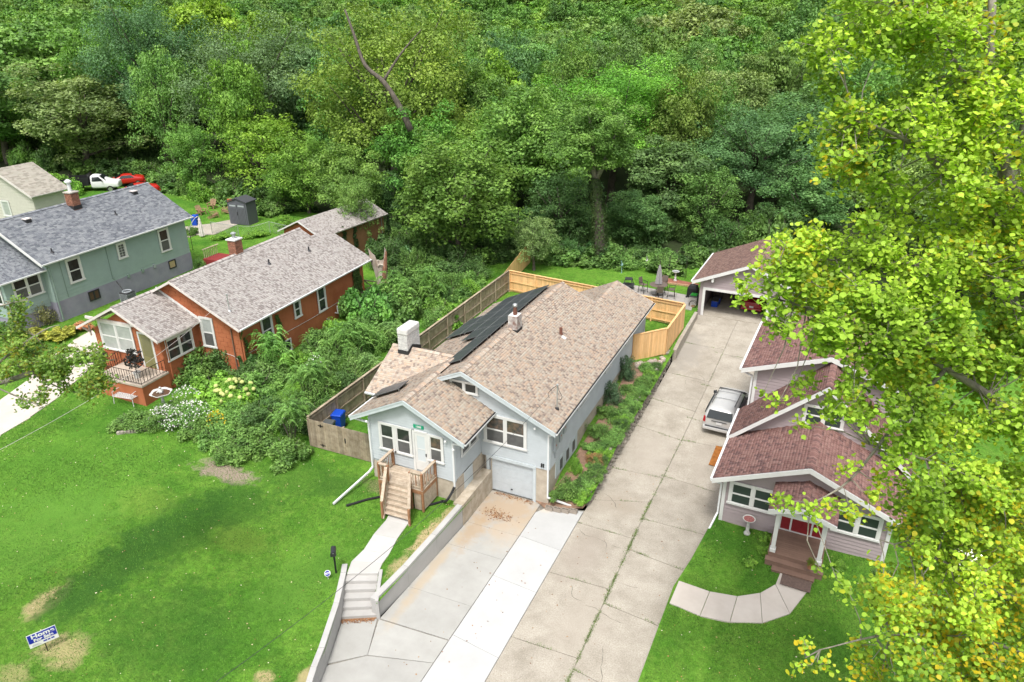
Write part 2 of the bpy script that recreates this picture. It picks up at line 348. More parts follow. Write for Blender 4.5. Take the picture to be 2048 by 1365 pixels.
def gz(x, y):
    x = np.atleast_1d(np.asarray(x, float)); y = np.atleast_1d(np.asarray(y, float))
    l = idw(_L, x, y); r = idw(_R, x, y); t = np.clip((x+6)/4, 0, 1); z = l*(1-t)+r*t
    f = np.clip((y-60)/12, 0, 1); far = 1.6+.00062*np.clip(y-72, 0, 400)**2*(1-np.clip((y-200)/400, 0, .6))+np.clip(-x-60, 0, 200)*.05
    return z*(1-f)+far*f
def G(x, y): return float(gz(x, y)[0])
def drz(x, y): return 1.4*max(0, min(1, (y-33)/21))**1.5
STEP = [tuple(onz(683, 1240, 0))[:2], tuple(onz(753, 1236, 0))[:2], tuple(onz(758, 1151, .85))[:2], tuple(onz(693, 1151, .85))[:2]]
DR = [(-13.3, 11), (-14.6, 13.9), (-15.11, 15.06), (-15.36, 15.85), STEP[0], STEP[3], STEP[2], (-15.05, 18.75), (-14.84, 18.63), (-14.45, 25.7), (-14.45, 28.82), (-14.5, 29.2), (-12.05, 29.2), (-12.05, 28.82), (-11.1, 28.82), (-11.1, 29.0), (-9.3, 29.2), (-9.16, 29.5), (-9.16, 34.9),
      (-8.95, 42.1), (-8.9, 47), (-8.85, 53.2), (-8.8, 54.7), (-8.55, 61.4), (-1.3, 61.2), (-1.5, 54.4), (-2.2, 54.4), (-2.35, 38), (-2.9, 31), (-3.1, 30.3), (-3.5, 27.2), (-3.85, 25.1), (-3.92, 20), (-3.9, 11)]
def sheet(name, poly, zf, m, step=1.0, hole=None, extra=None):
    pts = [Vector(p) for p in poly]; n = len(pts); edges = [(i, (i+1) % n) for i in range(n)]
    if hole:
        k = len(pts); pts += [Vector(p) for p in hole]; edges += [(k+i, k+(i+1) % len(hole)) for i in range(len(hole))]
    xs = [p[0] for p in poly]; ys = [p[1] for p in poly]
    def inside(x, y, P):
        c = False; j = len(P)-1
        for i in range(len(P)):
            if (P[i][1] > y) != (P[j][1] > y) and x < (P[j][0]-P[i][0])*(y-P[i][1])/(P[j][1]-P[i][1])+P[i][0]: c = not c
            j = i
        return c
    g = extra if extra is not None else [(x, y) for x in np.arange(min(xs)+step/2, max(xs), step) for y in np.arange(min(ys)+step/2, max(ys), step)]
    g = [p for p in g if inside(p[0], p[1], poly) and not (hole and inside(p[0], p[1], hole))]
    pts += [Vector(p) for p in g]
    v, e, f, *_ = delaunay_2d_cdt(pts, edges, [], 0, 1e-5)
    F = []
    for t in f:
        cx = sum(v[i][0] for i in t)/len(t); cy = sum(v[i][1] for i in t)/len(t)
        if not inside(cx, cy, poly): continue
        if hole and inside(cx, cy, hole): continue
        F.append(tuple(t))
    zs = zf(np.array([p[0] for p in v]), np.array([p[1] for p in v]))
    mb = MB(); mb.v = [(p[0], p[1], float(z)) for p, z in zip(v, zs)]; mb.f = F
    return obj(name, mb, m, smooth=True)
def inpoly(x, y, P):
    c = np.zeros(len(x), bool); j = len(P)-1
    for i in range(len(P)):
        xi, yi = P[i][0], P[i][1]; xj, yj = P[j][0], P[j][1]
        cond = ((yi > y) != (yj > y)) & (x < (xj-xi)*(y-yi)/(yj-yi+1e-12)+xi); c ^= cond; j = i
    return c
# grass: several greens, worn straw-coloured places
def grassmat():
    m = bpy.data.materials.new('lawn_grass'); t = nodes(m); N = t.nodes.new; L = t.links.new; b = t.nodes['Principled BSDF']; b.inputs['Roughness'].default_value = .9; b.inputs['Specular IOR Level'].default_value = .1
    tc = N('ShaderNodeTexCoord')
    def noise(s, d=5, r=.6): n = N('ShaderNodeTexNoise'); n.inputs['Scale'].default_value = s; n.inputs['Detail'].default_value = d; n.inputs['Roughness'].default_value = r; L(tc.outputs['Object'], n.inputs['Vector']); return n.outputs[0]
    def ramp(i, a, ca, b_, cb): r = N('ShaderNodeValToRGB'); r.color_ramp.elements[0].position = a; r.color_ramp.elements[0].color = (*ca, 1); r.color_ramp.elements[1].position = b_; r.color_ramp.elements[1].color = (*cb, 1); L(i, r.inputs[0]); return r.outputs[0]
    def mix(f, a, b_, mode='MIX'):
        x = N('ShaderNodeMix'); x.data_type = 'RGBA'; x.blend_type = mode
        if isinstance(f, float): x.inputs[0].default_value = f
        else: L(f, x.inputs[0])
        L(a, x.inputs[6]); L(b_, x.inputs[7]) if not isinstance(b_, tuple) else setattr(x.inputs[7], 'default_value', (*b_, 1)); return x.outputs[2]
    c = ramp(noise(.5), .38, (.066, .180, .020), .62, (.112, .262, .032))
    c = mix(ramp(noise(2.2, 6, .7), .4, (0, 0, 0), .75, (.8, .8, .8)), c, (.14, .245, .045))
    c = mix(ramp(noise(.23, 3), .52, (0, 0, 0), .62, (.7, .7, .7)), c, (.045, .145, .016))
    c = mix(1.0, c, ramp(noise(14, 6, .85), .3, (.5, .5, .5), .7, (1.45, 1.4, 1.3)), 'MULTIPLY')
    c = mix(1.0, c, ramp(noise(4.5, 5, .75), .3, (.66, .72, .64), .7, (1.34, 1.3, 1.25)), 'MULTIPLY')
    # patches at their places: worn turf, bare soil, lighter and darker greens
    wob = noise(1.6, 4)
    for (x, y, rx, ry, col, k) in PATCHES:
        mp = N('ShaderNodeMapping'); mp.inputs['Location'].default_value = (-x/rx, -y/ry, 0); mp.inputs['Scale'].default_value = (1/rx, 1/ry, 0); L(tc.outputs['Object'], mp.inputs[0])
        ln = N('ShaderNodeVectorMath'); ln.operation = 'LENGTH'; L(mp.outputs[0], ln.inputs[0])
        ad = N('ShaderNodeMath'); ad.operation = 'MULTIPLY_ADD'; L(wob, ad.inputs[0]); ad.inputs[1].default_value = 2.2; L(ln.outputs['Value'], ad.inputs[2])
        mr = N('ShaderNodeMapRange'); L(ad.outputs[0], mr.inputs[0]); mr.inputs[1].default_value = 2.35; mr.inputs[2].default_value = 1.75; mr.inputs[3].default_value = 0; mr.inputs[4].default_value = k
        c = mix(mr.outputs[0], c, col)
    L(c, b.inputs['Base Color'])
    bp = N('ShaderNodeBump'); bp.inputs['Strength'].default_value = .8; bp.inputs['Distance'].default_value = .05; L(noise(30, 3, .7), bp.inputs['Height']); L(bp.outputs[0], b.inputs['Normal'])
    return m
def pp(px, py, z): p = onz(px, py, z); return p.x, p.y
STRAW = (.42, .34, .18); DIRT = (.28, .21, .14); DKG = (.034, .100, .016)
PATCHES = [(*pp(150, 950, 1.2), 5, 4, (.105, .25, .03), .55), (*pp(60, 1080, 1.2), 3, 4, (.105, .24, .035), .5), (*pp(600, 1160, 1), 1.5, 2.5, (.11, .24, .035), .5), (*pp(450, 945, 1.3), 1.9, .6, (.30, .24, .19), 1.3), (*pp(95, 1205, 1), .5, 1.0, STRAW, .9), (*pp(130, 1300, 1), 1.2, .7, STRAW, .75), (*pp(25, 1350, 1), .8, .5, STRAW, .5), (*pp(530, 1352, .9), .4, .3, STRAW, .9), (*pp(612, 1350, .85), .35, .5, STRAW, .8),
 (*pp(850, 1075, 1), .28, 1.5, STRAW, 1.0), (*pp(800, 1130, 1), .35, .9, STRAW, .8), (*pp(890, 1030, 1.1), .2, .7, STRAW, .8), (*pp(765, 975, 1.2), 1.1, .5, DIRT, .6), (*pp(480, 1080, 1), 1.8, .8, (.16, .25, .04), .5), (*pp(300, 1010, 1.1), 1.6, 1.0, (.16, .26, .04), .5),
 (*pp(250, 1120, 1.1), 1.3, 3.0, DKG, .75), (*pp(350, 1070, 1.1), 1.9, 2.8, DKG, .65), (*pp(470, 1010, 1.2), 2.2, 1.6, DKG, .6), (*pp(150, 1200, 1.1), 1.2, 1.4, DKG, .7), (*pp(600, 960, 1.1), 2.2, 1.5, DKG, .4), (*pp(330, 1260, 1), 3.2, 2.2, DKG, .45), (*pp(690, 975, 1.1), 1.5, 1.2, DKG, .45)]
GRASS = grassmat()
FLOOR = mat('forest_floor', (.018, .022, .010), .95, vscale=.4, col2=(.035, .06, .015), bump=.6, bscale=6)
near = [(x, y) for x in np.arange(-110, -26, 1.6) for y in np.arange(-8, 64, 1.6)]+[(x, y) for x in np.arange(-25.6, 8, .8) for y in np.arange(8, 62, .8)]+[(x, y) for x in np.arange(9, 58, 2) for y in np.arange(-8, 64, 2)]
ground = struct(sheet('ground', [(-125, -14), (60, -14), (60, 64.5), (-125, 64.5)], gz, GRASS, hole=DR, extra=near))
fx = [(x, y) for x in np.arange(-420, 260, 14) for y in np.arange(66, 520, 11)]
forest = struct(sheet('forest_floor', [(-430, 64.5), (-125, 64.5), (60, 64.5), (260, 64.5), (260, 530), (-430, 530)], gz, FLOOR, extra=fx))
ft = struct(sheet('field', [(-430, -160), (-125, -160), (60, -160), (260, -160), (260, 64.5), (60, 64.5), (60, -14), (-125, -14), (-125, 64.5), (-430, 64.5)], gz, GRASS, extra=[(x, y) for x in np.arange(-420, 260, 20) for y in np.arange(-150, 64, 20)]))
# under the slabs
BED = mat('gravel_bed', (.20, .185, .16), .95, var=.4, vscale=8)
struct(sheet('driveway_base', DR, lambda x, y: np.array([drz(a, b)-.05 for a, b in zip(x, y)]), BED, step=1.5))
# ---------------------------------------------------------------- concrete
def concmat(name, base, col2, stains, speck=0, rough=.85):
    m = bpy.data.materials.new(name); t = nodes(m); N = t.nodes.new; L = t.links.new; b = t.nodes['Principled BSDF']; b.inputs['Roughness'].default_value = rough; b.inputs['Specular IOR Level'].default_value = .2
    tc = N('ShaderNodeTexCoord')
    def noise(s, d=5, r=.6): n = N('ShaderNodeTexNoise'); n.inputs['Scale'].default_value = s; n.inputs['Detail'].default_value = d; n.inputs['Roughness'].default_value = r; L(tc.outputs['Object'], n.inputs['Vector']); return n.outputs[0]
    def ramp(i, a, ca, b_, cb): r = N('ShaderNodeValToRGB'); r.color_ramp.elements[0].position = a; r.color_ramp.elements[0].color = (*ca, 1); r.color_ramp.elements[1].position = b_; r.color_ramp.elements[1].color = (*cb, 1); L(i, r.inputs[0]); return r.outputs[0]
    c = ramp(noise(.9, 6, .65), .3, base, .7, col2)
    oi = N('ShaderNodeObjectInfo'); mr = N('ShaderNodeMapRange'); L(oi.outputs['Random'], mr.inputs[0]); mr.inputs[3].default_value = .95; mr.inputs[4].default_value = 1.05
    hv = N('ShaderNodeHueSaturation'); L(mr.outputs[0], hv.inputs['Value']); L(c, hv.inputs['Color']); c = hv.outputs[0]
    if speck:
        x = N('ShaderNodeMix'); x.data_type = 'RGBA'; x.blend_type = 'MULTIPLY'; x.inputs[0].default_value = speck; L(c, x.inputs[6]); L(ramp(noise(17, 5, .9), .38, (.55, .52, .48), .62, (1.1, 1.1, 1.08)), x.inputs[7]); c = x.outputs[2]
    wob = noise(1.3, 5, .7)
    for (sx, sy, rx, ry, col, k) in stains:
        mp = N('ShaderNodeMapping'); mp.inputs['Location'].default_value = (-sx/rx, -sy/ry, 0); mp.inputs['Scale'].default_value = (1/rx, 1/ry, 0); L(tc.outputs['Object'], mp.inputs[0])
        ln = N('ShaderNodeVectorMath'); ln.operation = 'LENGTH'; L(mp.outputs[0], ln.inputs[0])
        ad = N('ShaderNodeMath'); ad.operation = 'MULTIPLY_ADD'; L(wob, ad.inputs[0]); ad.inputs[1].default_value = 2.4; L(ln.outputs['Value'], ad.inputs[2])
        m2 = N('ShaderNodeMapRange'); L(ad.outputs[0], m2.inputs[0]); m2.inputs[1].default_value = 2.6; m2.inputs[2].default_value = 1.7; m2.inputs[4].default_value = k
        x = N('ShaderNodeMix'); x.data_type = 'RGBA'; L(m2.outputs[0], x.inputs[0]); L(c, x.inputs[6]); x.inputs[7].default_value = (*col, 1); c = x.outputs[2]
    L(c, b.inputs['Base Color'])
    bp = N('ShaderNodeBump'); bp.inputs['Strength'].default_value = .35; bp.inputs['Distance'].default_value = .01; L(noise(40, 3, .7), bp.inputs['Height']); L(bp.outputs[0], b.inputs['Normal'])
    MATS[name] = m; return m
BRN = (.30, .21, .13)
C_NEW = concmat('grey_new_concrete', (.32, .315, .295), (.385, .38, .36), [(-13, 27.6, 1.9, 1.5, (.38, .29, .20), .85), (-13.8, 25.5, .5, 1.5, (.36, .26, .16), .7), (-12.2, 26, .9, 1.2, (.42, .35, .27), .6), (-14.3, 22, .25, 3, (.42, .33, .22), .6)])
C_BRT = concmat('fresh_white_concrete', (.41, .41, .405), (.46, .46, .455), [(-11.3, 28.6, .5, .4, (.5, .44, .36), .7)])
C_OLD = concmat('old_speckled_concrete', (.32, .29, .245), (.465, .43, .375), [(-8, 30.3, 1.3, 1.0, (.30, .26, .21), .7), (-8.3, 26, .9, 1.8, (.30, .26, .22), .65), (-7.5, 35.5, 1.2, 2.0, (.38, .34, .29), .6), (-8.1, 48.5, .9, 2.6, (.27, .25, .22), .75), (-7, 22, 1, 2, (.36, .32, .27), .5), (-4.6, 36, .5, 2.5, (.36, .32, .27), .5)], speck=.75)
C_WALL = concmat('retaining_wall_concrete', (.37, .365, .35), (.45, .44, .43), [])
C_STEP = concmat('step_concrete', (.33, .32, .305), (.41, .40, .385), [])
C_WALK = concmat('pale_walk_concrete', (.41, .40, .38), (.47, .46, .445), [])
C_TAN = concmat('tan_walk_concrete', (.46, .41, .36), (.54, .49, .44), [])
def slab(parent, pts, m, zf, th=.06, gap=.006):
    c = Vector((sum(p[0] for p in pts)/len(pts), sum(p[1] for p in pts)/len(pts)))
    q = []
    for p in pts:
        d = c-Vector(p); q.append(tuple(Vector(p)+d.normalized()*gap*1.4))
    mb = MB(); mb.prism(q, lambda x, y: zf(x, y)-th, zf)
    return obj('concrete_slab', mb, m, parent, bevel=.006)
drive = struct(thing('new_driveway', '', '', (0, 0, 0)))
for k in ('label', 'category'): del drive[k]
def colslabs(parent, xa, xb, joints, m, zf, gap=.006, split=4.0):
    for (a0, b0), (a1, b1) in zip(joints[:-1], joints[1:]):
        fx_ = (lambda v, y: v(y) if callable(v) else v)
        pts = [(fx_(xa, a0), a0), (fx_(xb, b0), b0), (fx_(xb, b1), b1), (fx_(xa, a1), a1)]
        slab(parent, pts, m, zf, gap=gap)
z0 = lambda x, y: 0.0
def wx(y): # left edge of the sunken drive
    pts = [(13.9, -14.55), (15.06, -15.08), (15.85, -15.33), (18.0, -16.25), (18.01, -14.85), (18.7, -14.84), (25.7, -14.45), (28.8, -14.45)]
    for (a, b), (c, d) in zip(pts[:-1], pts[1:]):
        if a <= y <= c: return b+(d-b)*(y-a)/(c-a)
    return pts[-1][1] if y > 28 else -14.3
j1 = onz(741, 1280, 0); j1b = onz(857, 1322, 0); j2 = onz(823, 1175, 0); j2b = onz(936, 1211, 0); j2c = onz(1038, 1237, 0); j3 = onz(898, 1088, 0); j3b = onz(980, 1112, 0)
colslabs(drive, wx, -11.6, [(28.8, 28.8), (25.9, 25.95), (j3.y, j3b.y), (j2.y, j2b.y), (18.72, 18.9)][::-1], C_NEW, z0)
slab(drive, [(-15.4, 15.9), (-14.2, 16.9), (-14.9, 18.62), (-15.0, 18.68), (-16.23, 17.97)], C_NEW, z0)
slab(drive, [(-14.2, 16.9), (-11.6, j1b.y), (-11.6, 18.85), (-14.85, 18.66)], C_NEW, z0)
slab(drive, [(-13.4, 11.2), (-11.6, 11.2), (-11.6, j1b.y-.02), (-14.2, 16.86), (-15.36, 15.82), (-15.08, 15.0)], C_NEW, z0)
colslabs(drive, -11.58, -9.36, [(11.2, 11.2), (15.3, 15.0), (19.2, 18.9), (23.0, 22.8), (26.0, 25.8)], C_BRT, z0, gap=.006)
slab(drive, [(-11.58, 26.0), (-9.36, 25.8), (-9.36, 29.05), (-11.1, 28.75), (-11.58, 28.0)], C_BRT, z0, gap=.006)

old = struct(thing('shared_driveway', '', '', (0, 0, 0)))
for k in ('label', 'category'): del old[k]
lj = [(11.2, 11.1)]+[(onz(a[0], a[1], 0).y, onz(b[0], b[1], 0).y) for a, b in (((1027, 1275), (1141, 1312)), ((1100, 1145), (1219, 1179)), ((1165, 1048), (1242, 1071)), ((1208, 1006), (1298, 1004)), ((1233, 938), (1319, 955)))]
lj += [(38.2, 37.6), (41.6, 41.0), (45.2, 44.9), (49.8, 49.6), (53.0, 53.0), (54.9, 54.9)]
rj = [(11.1, 11.1), (15.5, 15.3), (19.6, 19.2), (23.4, 23.1), (27.2, 26.8), (onz(1286, 1038, 0).y, onz(1348, 1054, 0).y), (33.8, 33.4), (37.6, 37.9), (40.2, 39.4), (44.4, 44.2), (49.0, 48.8), (52.8, 52.9), (54.9, 54.9)]
XJ = lambda y: -6.45+max(0, y-30)*.03
colslabs(old, lambda y: -9.34+max(0, y-29)*.022, XJ, lj, C_OLD, drz, gap=.012)
colslabs(old, XJ, lambda y: (-3.92 if y < 20.1 else -3.92+(y-20)*.0135 if y < 25 else -3.85+(y-25)*.15 if y < 30.3 else -3.05+(y-30.3)*.08 if y < 38 else -2.4), rj, C_OLD, drz, gap=.012)
CRK = mat('crack_dark', (.10, .09, .07), .95, var=.3)  # flat dark colour of the slab cracks themselves
ck = random.Random(17)
for i in range(26):
    x = ck.uniform(-9.0, -3.6); y = ck.uniform(13, 52); 
    if x > -4.5 and y > 24: x -= 1.5
    a = ck.choice([0, 0, 3.14, 1.57])+ck.uniform(-.7, .7); pts = [(x, y)]
    for k in range(ck.randint(5, 13)): a += ck.uniform(-.55, .55); l = ck.uniform(.1, .28); x += math.cos(a)*l; y += math.sin(a)*l; pts.append((x, y))
    mb = MB(); n = len(pts)
    for k, (px_, py_) in enumerate(pts): w = .011*ck.uniform(.4, 1.3)*(1 if 0 < k < n-1 else .2); mb.v += [(px_-w*.7, py_-w*.7, drz(0, py_)+.0035), (px_+w*.7, py_+w*.7, drz(0, py_)+.0035)]
    mb.f = [(2*k, 2*k+1, 2*k+3, 2*k+2) for k in range(n-1)]
    if max(p[0] for p in pts) < -3.2 and min(p[0] for p in pts) > -9.2: obj('crack', mb, CRK, old)
# ---------------------------------------------------------------- concrete steps, retaining walls, front walk
st = thing('front_steps', 'pale concrete steps climbing from the sunken driveway to the curved front walk', 'steps', (STEP[0][0], STEP[0][1], 0))
S = [Vector((*p, 0))-st.location for p in STEP]
dl = (S[3]-S[0]); dr_ = (S[2]-S[1])
for i in range(5):
    a, b = i/5, 1.02; z = .17*(i+1)
    p = [S[0]+dl*a, S[1]+dr_*a, S[1]+dr_*b, S[0]+dl*b]
    obj('step', MB().prism([(q.x, q.y) for q in p], z-.17 if i else -.05, z), C_STEP, st, bevel=.012)
def wallstrip(name, label, pts, tops, w, m, base=-.1):
    """a poured wall along plan points, own top height at each point, thickness w to the left of travel"""
    t = thing(name, label, 'retaining wall', (*pts[0], 0)); o = Vector((*pts[0], 0)); n = len(pts)
    P = [Vector((*p, 0))-o for p in pts]; nn = []
    for i in range(n):
        d = (P[min(i+1, n-1)]-P[max(i-1, 0)]).normalized(); nn.append(Vector((-d.y, d.x, 0))*w)
    for i in range(n-1):
        a, b = P[i], P[i+1]; c, d = b+nn[i+1], a+nn[i]; g = (b-a).normalized()*.006
        Z = lambda p, z: Vector((p.x, p.y, z))
        obj('wall_section', MB().hexa([Z(a+g, base), Z(b-g, base), Z(c-g, base), Z(d+g, base), Z(a+g, tops[i]), Z(b-g, tops[i+1]), Z(c-g, tops[i+1]), Z(d+g, tops[i])]), m, t, bevel=.012)
    return t
wallstrip('retaining_wall', 'long pale concrete retaining wall between the grass strip and the sunken driveway', [(-14.95, 18.7), (-14.72, 20.9), (-14.6, 23.2), (-14.5, 25.6)], [1.0, 1.06, 1.12, 1.2], .28, C_WALL)
wallstrip('retaining_wall', 'pale concrete wall curving along the lawn edge from the steps to the street side', [STEP[3], STEP[0], (-15.36, 15.85), (-15.08, 15.0), (-14.6, 13.9), (-13.4, 11.3)], [.95, .92, .9, .9, .9, .88], .26, C_WALL) if 0 else None
def rev_wall():
    pts = [(-13.4, 11.3), (-14.6, 13.9), (-15.08, 15.0), (-15.38, 15.85), STEP[0], STEP[3], (STEP[3][0]-.25, STEP[3][1]+.45)]
    return wallstrip('retaining_wall', 'pale concrete wall curving along the front lawn from the steps towards the street', pts, [.86, .88, .9, .92, .95, 1.02, 1.06], .24, C_WALL)
rev_wall()
_a, _b = Vector(STEP[1]), Vector(STEP[2])
wallstrip('retaining_wall', 'short concrete cheek wall on the garage side of the front steps', [tuple(_a+(_b-_a)*1.15+Vector((.17, .06))), tuple(_a+Vector((.17, .06)))], [1.02, 1.0], -.16, C_WALL) if 0 else wallstrip('retaining_wall', 'short concrete cheek wall on the garage side of the front steps', [tuple(_a+Vector((.17, .02))), tuple(_a+(_b-_a)*1.15+Vector((.17, .02)))], [1.0, 1.03], .15, C_WALL)
OLDC = mat('old_stained_wall', (.33, .28, .21), .95, vscale=2.2, col2=(.50, .44, .36), bump=.5, bscale=14)
wallstrip('retaining_wall', 'old stained brown concrete wall beside the garage door below the porch wall', [(-14.48, 25.62), (-14.45, 27.2), (-14.45, 28.8)], [1.2, 1.25, 1.3], .54, OLDC)
walkpts = [((694, 1151), (757, 1151), .86), ((703, 1125), (765, 1130), .9), ((728, 1100), (778, 1112), .94), ((748, 1070), (795, 1080), 1.0), ((772, 1042), (814, 1052), 1.05), ((778, 1030), (822, 1042), 1.07)]
fw_ = struct(thing('front_walk', '', '', (0, 0, 0)));
for k in ('label', 'category'): del fw_[k]
for (a, b, z), (c, d, z2) in zip(walkpts[:-1], walkpts[1:]):
    p = [onz(*a, z), onz(*b, z), onz(*d, z2), onz(*c, z2)]
    slab(fw_, [(q.x, q.y) for q in p], C_WALK, lambda x, y: G(x, y)+.05, th=.16, gap=.005)
# curved tan walk of the right-hand house
cw = struct(thing('curved_walk', '', '', (0, 0, 0)))
for k in ('label', 'category'): del cw[k]
inn = [(1357, 1166), (1420, 1180), (1475, 1190), (1520, 1186), (1550, 1172), (1560, 1150), (1590, 1145)]; outr = [(1338, 1212), (1400, 1230), (1460, 1243), (1525, 1246), (1580, 1228), (1612, 1190), (1625, 1158)]
for i in range(6):
    p = [onz(*inn[i], .36), onz(*outr[i], .36), onz(*outr[i+1], .36), onz(*inn[i+1], .36)]
    slab(cw, [(q.x, q.y) for q in p], C_TAN, lambda x, y: G(x, y)+.05, th=.14, gap=.012)
# tan walk of the orange house
ow_ = struct(thing('side_walk', '', '', (0, 0, 0)))
for k in ('label', 'category'): del ow_[k]
lft = [(-60, 842), (0, 800), (60, 764), (110, 728), (150, 700), (190, 680)]; rgt = [(-60, 905), (0, 868), (60, 832), (120, 790), (185, 745), (222, 715)]
for i in range(5):
    p = [onz(*lft[i], 1.9), onz(*rgt[i], 1.9), onz(*rgt[i+1], 1.95), onz(*lft[i+1], 1.95)]
    slab(ow_, [(q.x, q.y) for q in p], C_TAN, lambda x, y: G(x, y)+.04, th=.14, gap=.01)
# patio of grey pavers behind the fence
PAV = concmat('patio_paver', (.30, .28, .26), (.38, .36, .34), [], speck=.3)
pat = struct(thing('patio', '', '', (0, 0, 0)))
for k in ('label', 'category'): del pat[k]
c0, c1, c2 = Vector((-15.6, 57.9)), Vector((-9.6, 57.2)), Vector((-15.2, 54.6))
e1 = (c1-c0)/8; e2 = (c2-c0)/4.2
for i in range(8):
    for j in range(4):
        p = c0+e1*i+e2*j; q = [p, p+e2*.97, p+e1*.98+e2*.97, p+e1*.98]
        zz = 1.9+random.uniform(0, .012); obj('paver', MB().prism([tuple(v) for v in q], 1.8, zz), PAV, pat)
# ---------------------------------------------------------------- turf blades, fallen leaves
def scatter(n, poly, seed=1, avoid=()):
    r = np.random.default_rng(seed); xs = [p[0] for p in poly]; ys = [p[1] for p in poly]
    x = r.uniform(min(xs), max(xs), n); y = r.uniform(min(ys), max(ys), n); k = inpoly(x, y, poly)
    for a in avoid: k &= ~inpoly(x, y, a)
    return x[k], y[k]
def blades(name, x, y, z, h, w, m, seed=2):
    r = np.random.default_rng(seed); n = len(x); a = r.uniform(0, 6.283, n); hh = r.uniform(h*.6, h*1.3, n); ww = w*r.uniform(.6, 1.3, n)
    dx, dy = np.cos(a)*ww, np.sin(a)*ww; lx, ly = r.normal(0, h*.55, n), r.normal(0, h*.55, n)
    V = np.stack([np.stack([x-dx, y-dy, z], 1), np.stack([x+dx, y+dy, z], 1), np.stack([x+lx, y+ly, z+hh], 1)], 1).reshape(-1, 3)
    return fastmesh(name, V, np.arange(3*n).reshape(n, 3), m)
BLADE = mat('grass_blade', (.062, .165, .020), .8, vscale=.6, col2=(.10, .225, .030), isl=.55)
WALKP = [tuple(onz(*w[0], w[2]))[:2] for w in walkpts]+[tuple(onz(*w[1], w[2]))[:2] for w in walkpts][::-1]
HOUSEP = [(-19.9, 25.8), (-15, 25.8), (-15, 28.8), (-11.2, 28.8), (-11.2, 47), (-20.8, 47), (-20.8, 28)]
LAWN1 = [(-60, 8), (-15.3, 8), (-15.5, 15.9), (-16.6, 17.9), (-17.4, 19.7), (-15.9, 20.3), (-15.1, 18.9), (-14.95, 25.5), (-15.1, 26.0), (-20, 26), (-25.3, 27), (-28, 27), (-36, 26.5), (-60, 32)]
x, y = scatter(420000, LAWN1, 3, [WALKP]); bl = mobj('grass', blades('grass', x, y, gz(x, y)-.01, .055, .016, BLADE), stuff=True); bl['label'] = 'short green lawn grass in front of the houses'; bl['category'] = 'grass'
LAWN2 = [(-3.85, 10), (12, 10), (12, 30.3), (-2.8, 30.4), (-3.4, 27.2), (-3.75, 25.2)]
CWP = [tuple(onz(*q, .36))[:2] for q in inn]+[tuple(onz(*q, .36))[:2] for q in outr][::-1]
x, y = scatter(200000, LAWN2, 4, [CWP]); bl = mobj('grass', blades('grass', x, y, gz(x, y)-.01, .055, .016, BLADE), stuff=True); bl['label'] = 'green lawn grass around the curved walk'; bl['category'] = 'grass'
WEED = mat('joint_weeds', (.13, .20, .05), .85, isl=.4)
r = np.random.default_rng(9)
yy = np.concatenate([r.uniform(13, 31.5, 5200), r.uniform(31.5, 38, 450), r.uniform(45, 50, 120)]); yy = yy[(np.sin(yy*2.1)+np.sin(yy*5.3+1)+r.normal(0, .8, len(yy))) > -.5]; xx = -6.45+np.maximum(0, yy-30)*.03+r.normal(0, .035, len(yy))
jx, jy = [xx], [yy]
for jl, xa, xb in ((lj, -9.3, -6.45), (rj, -6.45, -3.4)):
    for (a, b) in jl[1:-2]:
        n = 260; t = r.beta(.8, 1.2, n); k = np.sin(t*9+a*3)+r.normal(0, .5, n) > .35; t = t[k]; jx.append(xa+(xb-xa)*t+r.normal(0, .02, len(t))); jy.append(a+(b-a)*t+r.normal(0, .03, len(t)))
jx = np.concatenate(jx); jy = np.concatenate(jy)
w_ = mobj('weeds', blades('weeds', jx, jy, np.array([drz(0, b)-.04 for b in jy]), .10, .02, WEED), stuff=True); w_['label'] = 'low green weeds growing in the driveway joints'; w_['category'] = 'weeds'
DEAD = mat('fallen_leaf', (.45, .40, .22), .9, isl=.45, ramp=[(.55, .50, .30), (.42, .28, .14), (.62, .58, .42), (.30, .16, .07), (.50, .42, .22)])
def litter(x, y, z, s, seed, name, lab, m=DEAD):
    r = np.random.default_rng(seed); n = len(x); a = r.uniform(0, 6.28, n); L_ = s*r.uniform(.6, 1.3, n); ca, sa = np.cos(a), np.sin(a)
    def P(u, v, h): return np.stack([x+(u*ca-v*sa)*L_, y+(u*sa+v*ca)*L_, z+h*r.uniform(.2, 1, n)*s], 1)
    V = np.stack([P(-.5, 0, .1), P(0, -.35, .35), P(.5, 0, .25), P(0, .35, .3)], 1).reshape(-1, 3)
    o = mobj(name, fastmesh(name, V, np.arange(4*n).reshape(n, 4), m), stuff=True); o['label'] = lab; o['category'] = 'leaves'; return o
x, y = scatter(1300, LAWN1, 5, [WALKP]); litter(x, y, gz(x, y)+.03, .065, 1, 'fallen_leaves', 'pale fallen leaves scattered over the front lawn')
x, y = scatter(600, LAWN2, 6, [CWP]); litter(x, y, gz(x, y)+.03, .065, 2, 'fallen_leaves', 'pale fallen leaves on the lawn by the curved walk')
x, y = r.normal(-13.2, .42, 230), r.normal(27.0, .2, 230); x2, y2 = r.uniform(-14.2, -12, 160), 28.75-np.abs(r.normal(0, .12, 160)); x3, y3 = r.uniform(-15.9, -15.1, 330), None
t = r.uniform(0, 1, 420); sx = STEP[0][0]+(STEP[1][0]-STEP[0][0])*t; sy = STEP[0][1]+(STEP[1][1]-STEP[0][1])*t-np.abs(r.normal(0, .11, 420))
x = np.concatenate([x, x2, sx, r.uniform(-14, -9.5, 60), r.uniform(-9, -3.5, 110)]); y = np.concatenate([y, y2, sy, r.uniform(13, 27, 60), r.uniform(13, 34, 110)])
BRL = mat('brown_leaf', (.2, .1, .05), .9, ramp=[(.26, .13, .06), (.16, .07, .035), (.35, .20, .10), (.22, .13, .08)])
